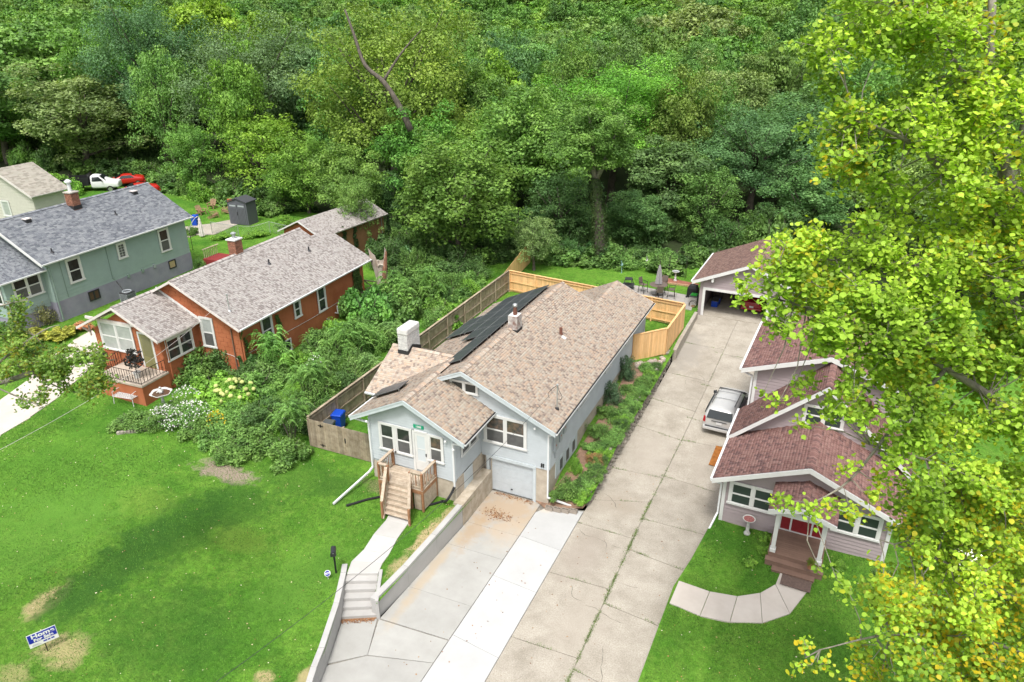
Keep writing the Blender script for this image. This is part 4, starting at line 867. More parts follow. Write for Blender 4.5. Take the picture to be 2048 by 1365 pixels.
# ================================================================ the orange block house (own frame, turned 2.4 degrees)
ORANGE = mat('orange_painted_block', (.31, .095, .040), .85, vscale=.8, col2=(.42, .145, .068), bump=.25, bscale=12)
ORDARK = mat('brown_orange_block', (.22, .115, .055), .9, vscale=1, col2=(.30, .16, .08), bump=.3, bscale=10)
OTRIM = mat('aged_white_trim', (.62, .57, .55), .7, var=.12, vscale=3)
def blockcourses(parent, W, pts, m, h=.2, holes=()):
    """long block courses standing proud, with recessed joints; openings left free"""
    mb = MB(); v0 = min(p[1] for p in pts); v1 = max(p[1] for p in pts); v = v0; k = 0
    while v < v1-.03:
        t = min(v+h-.022, v1); a = xrange_at(pts, v+.003); b = xrange_at(pts, t-.003)
        if a and b:
            lo, hi = max(a[0], b[0]), min(a[1], b[1]); segs = [(lo, hi)]
            for (hu0, hu1, hv0, hv1) in holes:
                if t > hv0 and v < hv1: segs = [q for s_ in segs for q in ((s_[0], min(s_[1], hu0)), (max(s_[0], hu1), s_[1])) if q[1]-q[0] > .02]
            for (c, d) in segs:
                u = c; off = (k % 2)*.3
                while u < d-.02:
                    e_ = min(d, (math.floor((u+off)/.6+1e-6)+1)*.6-off); 
                    if e_-u > .03: wbox(mb, W, u, e_-.02, v, t, 0, .018)
                    u = e_
        v += h; k += 1
    return obj('blockwork', mb, m, parent, stuff=True)
def rake(parent, x0, z0, x1, z1, y, m, h=.16, t=.03, yo=-1): return rakeboard(parent, (x0, y, z0), (x1, y, z1), m, h, t, (0, yo, 0))
O = thing('orange_house', 'orange painted block house with pale brown shingles and white trimmed windows', 'house', (-37.1, 27.85, 0), 2.4)
rx, rz0, sl = -.43, 8.07, .51; wl, wr = -4.95, 4.08; yb1, yb2 = 15.7, 17.6
ZR = lambda x: rz0-sl*abs(x-rx)
w = MB(); w.extr([(wl, 3.0, 1.2), (wr-.01, 3.0, 1.2), (wr-.01, 3.0, ZR(wr)-.1), (rx, 3.0, rz0-.12), (wl, 3.0, ZR(wl)-.1)], (0, 12.6, 0))
w.extr([(-1.6, 15.6, 1.2), (wr-.01, 15.6, 1.2), (wr-.01, 15.6, ZR(wr)-.1), (.6, 15.6, ZR(.6)-.14), (-1.6, 15.6, 5.9)], (0, 1.6, 0))
w.extr([(-4.9, .01, 1.0), (.63, .01, 1.0), (.63, .01, 5.2), (-2.2, .01, 6.75), (-4.9, .01, 5.2)], (0, 3.0, 0))
obj('wall', w, ORANGE, O)
wOF = wallcoord('F', 3.0); wOR = wallcoord('R', wr); wOP = wallcoord('F', 0); wOPR = wallcoord('R', .64)
blockcourses(O, wOF, [(.64, 1.5), (wr, 1.5), (wr, ZR(wr)-.12), (rx, rz0-.14), (-3.2, 6.6), (.64, 5.3)], ORANGE, .3)
blockcourses(O, wOP, [(-4.9, 1.2), (.64, 1.2), (.64, 5.2), (-2.2, 6.7), (-4.9, 5.2)], ORANGE, .3)
blockcourses(O, wOPR, [(0, 1.2), (3, 1.2), (3, 5.15), (0, 5.15)], ORANGE, .3)
window(O, wOP, -4.35, -1.5, 3.9, 5.85, 2, .13, glass=CURTGLASS); window(O, wOPR, .25, 2.45, 3.62, 5.1, 2, .13)
window(O, wOF, 1.0, 2.1, 3.62, 5.75, 1, .15, low=SCREEN, glass=CURTGLASS)
for (a, b, c, d) in ((4.93, 6.04, 3.27, 5.25), (8.32, 9.11, 3.88, 5.2), (11.02, 12.04, 3.3, 5.22)): window(O, wOR, a, b, c, d, 1, .14)
window(O, wOR, 6.9, 7.6, 1.9, 2.8, 1, .07, dbl=False)
dm = MB(); wbox(dm, wOP, -1.15, -1.03, 3.15, 5.55, .01, .05); wbox(dm, wOP, -.08, .06, 3.15, 5.35, .01, .05); wbox(dm, wOP, -1.15, .06, 5.42, 5.55, .01, .051); obj('door_frame', dm, WHITE, O)
OLIVE = mat('olive_storm_door', (.22, .21, .09), .4, var=.15); dd = obj('front_door', wbox(MB(), wOP, -1.02, -.09, 3.15, 5.42, .012, .035), OLIVE, O)
obj('pane', wbox(MB(), wOP, -.9, -.2, 3.9, 5.2, .035, .045), mat('olive_glass', (.16, .16, .07), .12, spec=.6), dd)
# roofs
roofplane(O, [(wr+.52, 2.5, ZR(wr+.52)), (wr+.52, yb1, ZR(wr+.52)), (rx, yb1, rz0), (rx, 2.5, rz0)], SH_OR, under=OTRIM)
roofplane(O, [(wr+.52, yb1, ZR(wr+.52)), (wr+.52, yb2+.3, ZR(wr+.52)), (.62, yb2+.3, ZR(.62)), (.62, yb1, ZR(.62))], SH_OR, under=OTRIM)
roofplane(O, [(-1.9, yb2+.3, ZR(.62)-1.2), (-1.9, yb1-.7, ZR(.62)-1.2), (.62, yb1-.7, ZR(.62)), (.62, yb2+.3, ZR(.62))], SH_OR, under=OTRIM)
roofplane(O, [(wl-.52, yb1, ZR(wl-.52)), (wl-.52, 6, ZR(wl-.52)), (rx-1.9, 2.5, ZR(rx-1.9)), (rx, 2.5, rz0), (rx, yb1, rz0)], SH_OR, under=OTRIM)
roofplane(O, [(1.04, -.5, 5.42), (1.04, 3.0, 5.42), (-2.25, 3.0, 7.15), (-2.25, -.5, 7.15)], SH_OR, under=OTRIM)
roofplane(O, [(-5.8, 6.2, 5.35), (-5.8, -.5, 5.35), (-2.25, -.5, 7.15), (-2.25, 3.6, 7.15)], SH_OR, under=OTRIM)
for a, b in (((rx, 2.5, rz0+.02), (rx, yb1, rz0+.02)), ((-2.25, -.5, 7.17), (-2.25, 3.0, 7.17))): ridgecap(O, a, b, SH_OR)
rake(O, rx, rz0, wr+.52, ZR(wr+.52), 2.48, OTRIM); rake(O, rx-1.9, ZR(rx-1.9), rx, rz0, 2.48, OTRIM); rake(O, -2.25, 7.14, 1.04, 5.4, -.52, OTRIM); rake(O, -5.8, 5.33, -2.25, 7.14, -.52, OTRIM)
obj('wall_flashing', wpoly(MB(), wOF, [(-2.2, 7.12), (.62, 5.55), (1.02, 5.42), (1.02, 5.6), (-2.2, 7.3)], .01, .06), WHITE, O)
gutter(O, (wr+.53, 2.5, ZR(wr+.52)), (wr+.53, yb2+.3, ZR(wr+.52)), top=None); rakeboard(O, (1.05, -.5, 5.42), (1.05, 3.0, 5.42), OTRIM, .12, .03, (1, 0, 0), name='fascia')
obj('bracket', MB().bar((-5.3, -.05, 4.9), (-5.3, -.45, 5.35), .08, .1).bar((-5.3, -.02, 4.6), (-5.3, -.02, 5.3), .08, .08), OTRIM, O)
obj('beam', MB().box(-5.35, -1.3, -.1, .0, 5.82, 5.98), OTRIM, O)
BRNP = mat('brown_downspout', (.16, .10, .07), .7)
downspout(O, [(3.5, 2.93, 5.2), (3.5, 2.93, 1.8)], BRNP, .07); downspout(O, [(wr+.06, 3.1, 5.2), (wr+.06, 3.1, 1.6)], ORANGE, .08); downspout(O, [(.72, .3, 5.2), (.72, .3, 1.6)], ORANGE, .07)
obj('wall_cable', MB().tube([(wr+.03, 3.4, 3.4), (wr+.03, 6, 3.35), (wr+.03, 10, 3.25), (wr+.03, 16.9, 3.35)], .014, 5), WHITE, O); obj('wall_cable', MB().tube([(2.2, 2.96, 3.45), (3.3, 2.96, 3.3), (4.0, 2.96, 2.9)], .014, 5), WHITE, O)
obj('meter_box', MB().box(wr, wr+.1, 3.55, 3.8, 2.7, 3.15), WHITEM, O, bevel=.02); obj('meter_box', MB().box(3.85, 4.02, 2.9, 3.0, 2.5, 2.85), WHITEM, O)
obj('vent_elbow', MB().tube([(wr, 13.0, 2.6), (wr+.25, 13.0, 2.6), (wr+.25, 13.0, 3.2)], .06), WHITEM, O); obj('vent_elbow', MB().tube([(wr, 11.9, 2.5), (wr+.22, 11.9, 2.5), (wr+.22, 11.9, 2.15)], .08), GALV, O)
for i, ch_ in enumerate('1592'):
    text3d('house_digit', ch_, .2, BLACK, O, (-4.6+.012*i, -.015, 5.65-.23*i), FRONTROT, bold=.006)
obj('wall_mailbox', MB().box(-4.85, -4.25, -.16, -.01, 3.3, 3.55).box(-4.87, -4.23, -.2, -.005, 3.53, 3.57), BLACK, O)
k = brickstack(O, -.95, -.3, 8.5, 9.2, 7.6, 9.0, REDBRICK, mort=MORT); obj('chimney_cap', MB().box(-1.03, -.22, 8.42, 9.28, 9.0, 9.1), WHITE, k, bevel=.02); obj('flue', MB().lathe([(.12, 0), (.12, .3), (.2, .32), (.2, .38), (.03, .46)], 12, (-.62, 8.85, 9.1)), GALV, k)
for (x, y) in ((1.32, 9.76), (1.69, 13.85)): obj('vent_pipe', MB().lathe([(.16, -.03), (.09, .06), (.06, .08), (.06, .32)], 10, (x, y, ZR(x))), DARKM, O)
obj('service_mast', MB().lathe([(.12, -.03), (.03, .05), (.028, 1.0), (.06, 1.03), (.05, 1.12)], 8, (3.17, 3.45, ZR(3.17))), GALV, O)
# stoop with iron railing
SC_ = mat('stoop_slab', (.40, .34, .28), .9, var=.2, vscale=4)
obj('stoop', MB().box(-3.0, .75, -2.05, 0, 1.2, 2.98), ORANGE, O); obj('stoop_slab', MB().box(-3.05, .8, -2.1, -.0, 2.98, 3.1), SC_, O)
for i in range(5): obj('stoop_step', MB().box(-3.35-.3*i, -3.05-.3*i if i else -3.0, -1.9, -.5, 1.4, 2.9-.22*i), ORANGE, O)
IRON = mat('wrought_iron', (.03, .025, .022), .6, metal=.4)
def ironrail(parent, a, b, n, h=.85):
    a, b = Vector(a), Vector(b); z = Vector((0, 0, 1)); r_ = MB().bar(a+z*h, b+z*h, .04, .02)
    g = obj('iron_railing', r_, IRON, parent); obj('rail', MB().bar(a+z*.1, b+z*.1, .03, .02), IRON, g)
    for i in range(n+1):
        p = a.lerp(b, i/n); obj('baluster', MB().bar(p+z*(.1 if i % n else 0), p+z*h, .022, .022, up=(1, 0, 0)), IRON, g)
        if i and i < n and i % 2: obj('scroll', MB().tube([p+z*.35+(b-a).normalized()*.07*math.cos(t)+z*.12*math.sin(t) for t in np.linspace(0, 6.28, 9)], .01, 4), IRON, g)
ironrail(O, (-3.0, -2.0, 3.1), (.72, -2.0, 3.1), 18); ironrail(O, (.72, -2.0, 3.1), (.72, -.1, 3.1), 8); ironrail(O, (-3.05, -2.0, 3.0), (-4.6, -2.0, 1.95), 8); ironrail(O, (-3.0, -.45, 3.05), (-4.6, -.45, 1.95), 8); ironrail(O, (-3.0, -.6, 3.1), (-3.0, -.1, 3.1), 3)
# ---------------------------------------------------------------- its rear garage
GA = thing('rear_garage', 'brown orange garage with grey brown shingles behind the orange house under the trees', 'garage', (-42.5, 48.7, 0), -4.6)
# local: ridge x=0, front gable y=0
gh, gz0, gl = 2.15, 7.0, 8.6
mbw = MB().extr([(-gh, 0, 1.5), (gh, 0, 1.5), (gh, 0, 5.85), (0, 0, 6.85), (-gh, 0, 5.85)], (0, gl, 0)); obj('wall', mbw, ORDARK, GA)
blockcourses(GA, wallcoord('F', 0), [(-gh, 5), (gh, 5), (gh, 5.85), (0, 6.85), (-gh, 5.85)], ORANGE, .25)
roofplane(GA, [(gh+.4, -.35, gz0-.47*(gh+.4)), (gh+.4, gl+.3, gz0-.47*(gh+.4)), (0, gl+.3, gz0), (0, -.35, gz0)], SH_OR, under=OTRIM); roofplane(GA, [(-gh-.4, gl+.3, gz0-.47*(gh+.4)), (-gh-.4, -.35, gz0-.47*(gh+.4)), (0, -.35, gz0), (0, gl+.3, gz0)], SH_OR, under=OTRIM)
rake(GA, 0, gz0, gh+.4, gz0-.47*(gh+.4), -.37, WHITE, .12); rake(GA, -gh-.4, gz0-.47*(gh+.4), 0, gz0, -.37, WHITE, .12)
downspout(GA, [(gh+.08, gl-.4, 5.5), (gh+.08, gl-.4, 2.4)], GALV, .07)
# ================================================================ the green-grey house
SAGE = mat('sage_siding', (.285, .37, .345), .7, var=.05, vscale=1.2); PURP = mat('purple_grey_foundation', (.25, .24, .31), .9, vscale=1.2, col2=(.31, .30, .37), bump=.3)
Bh = thing('sage_house', 'sage green board sided house with slate grey shingles and purple grey foundation', 'house', (-50.23, 30.79, 0), 2.4)
bl_ = 13.0; brx, brz, bs = -3.9, 10.15, .58; BZ = lambda x: brz-bs*abs(x-brx)
bw = MB().extr([(-7.8, 0, 4.5), (-.01, 0, 4.5), (-.01, 0, BZ(0)-.12), (brx, 0, brz-.14), (-7.8, 0, BZ(-7.8)-.12)], (0, bl_-.1, 0)); bw.box(-7.5, -.62, -2.85, 0, 4.2, 7.0); obj('wall', bw, SAGE, Bh)
obj('foundation', MB().box(-7.8, .03, 0, bl_-.08, 2.4, 4.5), PURP, Bh); obj('foundation', MB().box(-7.5, -.6, -2.85, 0, 2.4, 4.2), PURP, Bh)
wBR = wallcoord('R', 0); wBP = wallcoord('R', -.6); wBF = wallcoord('F', 0); wBPF = wallcoord('F', -2.87)
siding(Bh, wBR, [(0, 4.5), (bl_-.1, 4.5), (bl_-.1, 7.7), (0, 7.7)], SAGE, h=.25, lap=.03, boards=True); siding(Bh, wBP, [(-2.85, 4.2), (0, 4.2), (0, 6.95), (-2.85, 6.95)], SAGE, h=.25, lap=.03, boards=True)
siding(Bh, wBF, [(-.6, 4.5), (0, 4.5), (0, 7.7), (-.6, 7.9)], SAGE, h=.25, lap=.02); siding(Bh, wBPF, [(-7.5, 4.2), (-.6, 4.2), (-.6, 6.95), (-7.5, 6.95)], SAGE, h=.25, lap=.02)
window(Bh, wBR, 1.42, 2.62, 5.42, 7.28, 1, .15, d=.03); window(Bh, wBR, 9.88, 11.0, 5.3, 7.25, 1, .14, d=.03, low=SCREEN); window(Bh, wBR, 5.8, 6.68, 5.95, 7.25, 1, .16, dbl=False, grid=(2, 5), d=.03, glass=SCREEN)
window(Bh, wBP, -2.35, -.25, 5.3, 6.95, 2, .12, d=.03, low=SCREEN); window(Bh, wBPF, -3.4, -.9, 5.2, 6.8, 2, .12, d=.03)
TANW = mat('tan_basement_pane', (.42, .32, .19), .7, var=.1); window(Bh, wBR, 2.55, 3.5, 3.65, 4.4, 2, .06, m=DARKM, glass=mat('brown_basement_pane', (.10, .06, .04), .3), dbl=False, d=.035, sill=False); window(Bh, wBR, 10.35, 11.1, 3.75, 4.45, 1, .05, m=DARKM, glass=TANW, dbl=False, d=.035, sill=False)
roofplane(Bh, [(.52, -.6, BZ(.52)), (.52, bl_+.45, BZ(.52)), (brx, bl_+.45, brz), (brx, -.6, brz)], SH_BL, under=WHITE, wmin=.15, wmax=.38); roofplane(Bh, [(-8.3, bl_+.45, BZ(-8.3)), (-8.3, -.6, BZ(-8.3)), (brx, -.6, brz), (brx, bl_+.45, brz)], SH_BL, under=WHITE)
roofplane(Bh, [(-.1, -3.4, 6.98), (-.1, .0, 6.98), (-4.2, .0, 9.1), (-4.2, -3.4, 9.1)], SH_BL, under=WHITE)
ridgecap(Bh, (brx, -.6, brz+.02), (brx, bl_+.45, brz+.02), SH_BL); rake(Bh, brx, brz, .52, BZ(.52), -.62, WHITE, .2, .04)
gutter(Bh, (.53, -.62, BZ(.52)+.0), (.53, bl_+.45, BZ(.52)+.0), top=None); gutter(Bh, (-.09, -3.4, 6.98), (-.09, -.02, 6.98), top=None)
SG = mat('sage_downspout', (.22, .29, .26), .6); downspout(Bh, [(.5, -.45, BZ(.52)-.1), (.12, .12, 7.1), (.12, .12, 3.1)], SG, .08); downspout(Bh, [(.07, 1.0, 7.3), (.07, 1.0, 4.6)], SG, .03)
obj('conduit', MB().tube([(.06, 4.9, 7.3), (.06, 4.9, 4.7), (.06, 5.1, 4.62)], .025), SG, Bh)
for y in (6.2, 7.6, 8.8): obj('utility_box', MB().box(.03, .14, y, y+.2, 4.35, 4.62), SG if y != 8.8 else GREYM, Bh)
k = brickstack(Bh, -3.75, -3.05, 5.5, 6.15, 9.3, 10.95, REDBRICK, mort=MORT); obj('chimney_cap', MB().box(-3.82, -2.98, 5.43, 6.22, 10.95, 11.05), MORT, k, bevel=.02); obj('flashing', MB().box(-3.78, -3.02, 5.47, 6.18, 9.7, 10.0), FLASH, k)
obj('flue', MB().lathe([(.13, 0), (.13, .65), (.24, .68), (.25, .78), (.08, .92)], 14, (-3.4, 5.8, 11.05)), WHITEM, k)
for (x, y) in ((-3.2, 1.75), (-3.2, 11.28)):
    v = obj('roof_vent', MB().box(x-.2, x+.2, y-.2, y+.2, BZ(x)-.1, BZ(x)+.16), DARKM, Bh); obj('vent_lid', MB().box(x-.27, x+.22, y-.24, y+.24, BZ(x)+.17, BZ(x)+.22), OTRIM, v)
for (x, y) in ((-.18, .86), (-1.73, 7.9)): obj('vent_pipe', MB().lathe([(.15, -.03), (.08, .06), (.05, .08), (.05, .3)], 10, (x, y, BZ(x))), DARKM, Bh)
# air conditioner between the houses
ac = thing('air_conditioner', 'round topped dark air conditioner unit beside the purple grey foundation', 'air conditioner', (-48.6, 35.3, 3.2), 2.4)
acm = MB().box(-.4, .4, -.4, .4, 0, .85); cab = obj('cabinet', acm, DARKM, ac, bevel=.05)
for i in range(9): obj('louvre', MB().box(-.42, .42, -.42, .42, .12+i*.075, .135+i*.075), GREYM, cab)
obj('fan_guard', MB().tube([(.3*math.cos(t), .3*math.sin(t), .88) for t in np.linspace(0, 6.28, 25)], .05, 6), GREYM, ac); obj('fan_blade', MB().box(-.25, .25, -.05, .05, .85, .87), DARKM, ac); obj('fan_blade', MB().box(-.05, .05, -.25, .25, .852, .872), DARKM, ac)
obj('refrigerant_line', MB().tube(cr([(-.3, .2, .5), (-.7, .3, .6), (-1.0, .4, .9), (-1.5, .5, 1.3)]), .04), BLACK, ac)
# ================================================================ the cream house at the left edge
CREAM = mat('cream_siding', (.50, .48, .43), .7, var=.05)
Cr = thing('cream_house', 'cream board sided house with grey tan shingles behind the slate roof', 'house', (-68.2, 42.3, 0), 2.4)
wc = MB().extr([(-8.5, .4, 3.5), (-.5, .4, 3.5), (-.5, .4, 7.95), (-4.3, .4, 9.7), (-8.5, .4, 7.9)], (0, 2.9, 0)); wc.extr([(-8.5, 3.3, 3.5), (-.5, 3.3, 3.5), (-.5, 3.3, 7.9), (-4.3, 3.3, 9.7), (-8.5, 3.3, 7.9)], (0, .4, 0)); obj('wall', wc, CREAM, Cr)
siding(Cr, wallcoord('F', .4), [(-8.5, 4), (-.5, 4), (-.5, 7.95), (-4.3, 9.65), (-8.5, 7.9)], CREAM, h=.28, lap=.03, boards=True); siding(Cr, wallcoord('R', -.5), [(.4, 4), (3.6, 4), (3.6, 7.9), (.4, 7.9)], CREAM, h=.28, lap=.03, boards=True)
window(Cr, wallcoord('F', .4), -5.1, -3.9, 5.7, 7.3, 1, .16, dbl=False, glass=CURTGLASS)
roofplane(Cr, [(0, 0, 8.1), (0, 4.0, 8.1), (-4.3, 4.0, 10.3), (-4.3, 0, 10.3)], SH_CR, under=CREAM, wmin=.2, wmax=.5, exp=.18); roofplane(Cr, [(-8.7, 4, 8.1), (-8.7, 0, 8.1), (-4.3, 0, 10.3), (-4.3, 4, 10.3)], SH_CR, under=CREAM)
rake(Cr, -4.3, 10.28, 0, 8.08, -.02, OTRIM, .22); rake(Cr, -8.7, 8.08, -4.3, 10.28, -.02, OTRIM, .22); gutter(Cr, (0, 0, 8.08), (0, 4, 8.08), top=None, m=OTRIM); downspout(Cr, [(-.42, 3.5, 7.9), (-.42, 3.5, 4.2)], OTRIM, .08)
# ================================================================ the mauve house on the right
MAUVE = mat('mauve_siding', (.33, .275, .285), .65, var=.05, vscale=1.5)
R = thing('mauve_house', 'mauve board sided house with red brown roofs, white trim and small porch', 'house', (-2.86, 30.48, 0), -1.8)
gb = .5
ra_z = lambda x: 4.93-.43*abs(x-3.65)
wm = MB().extr([(0, .02, gb), (7.3, .02, gb), (7.3, .02, ra_z(7.3)-.1), (3.65, .02, 4.8), (0, .02, ra_z(0)-.1)], (0, 3.9, 0)); obj('wall', wm, MAUVE, R)
rb_z = lambda x: 7.1-.9*abs(x-3.75); rc_z = lambda x: 7.45-.36*abs(x-3.6)
wm = MB().extr([(0, 3.95, gb), (7.4, 3.95, gb), (7.4, 3.95, rb_z(7.4)-.15), (3.75, 3.95, 6.95), (0, 3.95, rb_z(0)-.15)], (0, 2.7, 0)); obj('wall', wm, MAUVE, R)
wm = MB().extr([(-.02, 6.66, gb), (7.3, 6.66, gb), (7.3, 6.66, rc_z(7.3)-.12), (3.6, 6.66, 7.3), (-.02, 6.66, rc_z(0)-.12)], (0, 6.4, 0)); obj('wall', wm, MAUVE, R)
wMF = wallcoord('F', 0); wMG = wallcoord('F', 3.93); wMC = wallcoord('F', 6.64); wML = wallcoord('L', 0); wMCL = wallcoord('L', -.02)
siding(R, wMF, [(0, gb+.1), (7.3, gb+.1), (7.3, ra_z(7.3)-.1), (3.65, 4.8), (0, ra_z(0)-.1)], MAUVE, h=.19, boards=True); siding(R, wMG, [(.1, 3.4), (7.3, 3.4), (3.75, 6.9)], MAUVE, h=.19, boards=True)
siding(R, wMC, [(0, 3.2), (7.3, 3.2), (7.3, rc_z(7.3)-.15), (3.6, 7.28), (0, rc_z(0)-.15)], MAUVE, h=.19, boards=True); siding(R, wML, [(0, gb), (6.6, gb), (6.6, 3.15), (0, 3.15)], MAUVE, h=.19); siding(R, wMCL, [(6.7, gb), (13, gb), (13, 5.9), (6.7, 5.9)], MAUVE, h=.19)
obj('foundation', MB().box(-.03, 7.33, -.03, .0, -.1, gb+.1), mat('tan_foundation', (.38, .32, .28), .9, var=.1), R)
for W_, u in ((wMF, 0), (wMF, 7.18), (wMC, -.01), (wMC, 7.18)): obj('corner_board', wbox(MB(), W_, u, u+.16, gb if W_ is wMF else 3.2, 3.1 if W_ is wMF else 6.0, .02, .06), WHITE, R)
DG = mat('dark_screened_glass', (.035, .05, .045), .3, spec=.5)
window(R, wMF, .3, 2.5, 1.7, 3.0, 2, .14, glass=DG, d=.025); window(R, wMF, 4.95, 6.95, 1.7, 3.0, 2, .14, glass=DG, d=.025); window(R, wMG, 2.8, 4.7, 4.7, 5.8, 2, .12, glass=DG, d=.025)
for (pl_) in ([(-.46, -.5, 3.16), (-.46, 4.0, 3.16), (3.65, 4.0, 4.93), (3.65, -.5, 4.93)], [(7.76, 4.0, 3.16), (7.76, -.5, 3.16), (3.65, -.5, 4.93), (3.65, 4.0, 4.93)],
            [(-.5, 3.5, rb_z(-.5)), (-.5, 6.64, rb_z(-.5)), (3.75, 6.64, 7.1), (3.75, 3.5, 7.1)], [(8.0, 6.64, rb_z(8.0)), (8.0, 3.5, rb_z(8.0)), (3.75, 3.5, 7.1), (3.75, 6.64, 7.1)],
            [(-.65, 6.2, rc_z(-.65)), (-.65, 13.3, rc_z(-.65)), (3.6, 13.3, 7.45), (3.6, 6.2, 7.45)], [(7.85, 13.3, rc_z(7.85)), (7.85, 6.2, rc_z(7.85)), (3.6, 6.2, 7.45), (3.6, 13.3, 7.45)]):
    roofplane(R, pl_, SH_RT, under=WHITE, exp=.14, wmin=.16, wmax=.22)
for a, b in (((3.65, -.5, 4.95), (3.65, 3.9, 4.95)), ((3.75, 3.5, 7.12), (3.75, 6.2, 7.12)), ((3.6, 6.2, 7.47), (3.6, 13.3, 7.47))): ridgecap(R, a, b, SH_RT)
for (x0, z0_, x1, z1_, y) in ((-.46, 3.15, 3.65, 4.92, -.52), (3.65, 4.92, 7.76, 3.15, -.52), (-.5, rb_z(-.5), 3.75, 7.09, 3.48), (3.75, 7.09, 8.0, rb_z(8.0), 3.48), (-.65, rc_z(-.65), 3.6, 7.44, 6.18), (3.6, 7.44, 7.85, rc_z(7.85), 6.18)): rake(R, x0, z0_, x1, z1_, y, WHITE, .24, .04)
gutter(R, (-.47, -.5, 3.14), (-.47, 3.5, 3.14), side=(-1, 0, 0), top=None); gutter(R, (-.51, 3.5, rb_z(-.5)), (-.51, 6.6, rb_z(-.5)), side=(-1, 0, 0), top=None); gutter(R, (-.66, 6.2, rc_z(-.65)), (-.66, 13.3, rc_z(-.65)), side=(-1, 0, 0), top=None)
downspout(R, [(-.5, -.45, 3.0), (-.08, -.08, 2.7), (-.08, -.08, 1.0), (-.3, -1.15, .45)], WHITEM, .08); downspout(R, [(-.6, 6.3, 5.75), (-.1, 6.58, 5.4), (-.1, 6.58, 3.6)], WHITEM, .09); downspout(R, [(-.55, 3.6, 3.2), (-.55, 3.55, 3.0), (-.2, 3.45, 3.15)], WHITEM, .09)
# porch of the mauve house
BRD = mat('brown_composite_deck', (.20, .125, .095), .7, var=.08, isl=.08); 
for i in range(14): y = -1.98+i*.142; obj('deck_board', MB().box(2.56, 4.86, y, y+.135, .99, 1.03), BRD, R)
obj('deck_skirt', MB().box(2.58, 4.84, -1.96, 0, .4, .985), BRD, R)
for i in range(2):
    z = .83-.2*i; y = -2.3-.32*i; xa, xb = (2.5, 4.95) if i == 0 else (2.85, 4.65)
    obj('porch_step', MB().box(xa, xb, y, y+.32, z-.035, z), BRD, R); obj('porch_riser', MB().box(xa+.02, xb-.02, y+.03, y+.33, .35, z-.036), BRD, R)
for x in (2.74, 4.68):
    c = obj('porch_column', MB().box(x-.09, x+.09, -1.92, -1.74, 1.03, 3.1), WHITE, R, bevel=.01); obj('column_base', MB().box(x-.13, x+.13, -1.96, -1.70, 1.03, 1.22), WHITE, c, bevel=.02)
RED = mat('dark_red_door', (.22, .02, .025), .45, var=.1)
fr = MB(); wbox(fr, wMF, 2.72, 2.82, 1.03, 3.05, .02, .08); wbox(fr, wMF, 3.22, 3.3, 1.03, 3.05, .02, .08); wbox(fr, wMF, 4.14, 4.22, 1.03, 3.05, .02, .08); wbox(fr, wMF, 4.62, 4.72, 1.03, 3.05, .02, .08); wbox(fr, wMF, 2.72, 4.72, 3.05, 3.18, .02, .085); wbox(fr, wMF, 2.72, 4.72, .95, 1.07, .02, .1)
obj('door_frame', fr, WHITE, R); rd_ = obj('front_door', wbox(MB(), wMF, 3.3, 4.14, 1.07, 3.05, .0, .055), RED, R)
for (u, v, w2, h2) in ((3.4, 1.2, .28, .55), (3.76, 1.2, .28, .55), (3.4, 1.85, .28, .6), (3.76, 1.85, .28, .6)): obj('door_relief', wbox(MB(), wMF, u, u+w2, v, v+h2, .055, .065), RED, rd_, bevel=.008)
obj('pane', wbox(MB(), wMF, 3.45, 3.98, 2.62, 2.85, .055, .065), DG, rd_)
for u in (2.82, 4.22): s_ = obj('sidelight', wbox(MB(), wMF, u, u+.4, 1.07, 3.05, 0, .05), RED, R); obj('pane', wbox(MB(), wMF, u+.12, u+.28, 1.75, 2.85, .05, .06), DG, s_)
pz = lambda x: 3.95-.33*abs(x-3.7)
roofplane(R, [(2.3, -2.25, pz(2.3)), (2.3, 0, pz(2.3)), (3.7, 0, 3.95), (3.7, -2.25, 3.95)], SH_RT, under=WHITE, wmin=.16, wmax=.22, exp=.14); roofplane(R, [(5.1, 0, pz(5.1)), (5.1, -2.25, pz(5.1)), (3.7, -2.25, 3.95), (3.7, 0, 3.95)], SH_RT, under=WHITE, wmin=.16, wmax=.22, exp=.14)
rake(R, 2.3, pz(2.3), 3.7, 3.94, -2.27, WHITE, .22, .05); rake(R, 3.7, 3.94, 5.1, pz(5.1), -2.27, WHITE, .22, .05); obj('porch_beam', MB().box(2.55, 4.85, -1.95, -1.72, 3.1, 3.4), WHITE, R); ridgecap(R, (3.7, -2.25, 3.97), (3.7, 0, 3.97), SH_RT)
# ================================================================ the detached garage behind it
GG = thing('mauve_garage', 'mauve garage with brown shingles and open door at the driveway end', 'garage', (-8.85, 54.6, 0), -1.8)
gw, gz_, gzz = 7.4, 1.42, lambda x: 6.15-.44*abs(x-3.7)
def gwall(pts, d, y): return MB().extr([(x, y, z) for x, z in pts], (0, d, 0))
obj('wall', gwall([(0, 1.3), (.28, 1.3), (.28, gzz(.28)-.12), (0, gzz(0)-.1)], .2, 0), MAUVE, GG); obj('wall', gwall([(5.2, 1.3), (gw, 1.3), (gw, gzz(gw)-.1), (5.2, gzz(5.2)-.12)], .2, 0), MAUVE, GG); obj('wall', gwall([(.28, 3.6), (5.2, 3.6), (5.2, gzz(5.2)-.12), (3.7, 6.0), (.28, gzz(.28)-.12)], .2, 0), MAUVE, GG)
obj('wall', MB().box(0, .15, .2, 7, 1.3, gzz(0)-.1), MAUVE, GG); obj('wall', MB().box(gw-.15, gw, .2, 7, 1.3, gzz(gw)-.1), MAUVE, GG); obj('wall', gwall([(0, 1.3), (gw, 1.3), (gw, gzz(gw)-.1), (3.7, 6.0), (0, gzz(0)-.1)], .15, 7), MAUVE, GG)
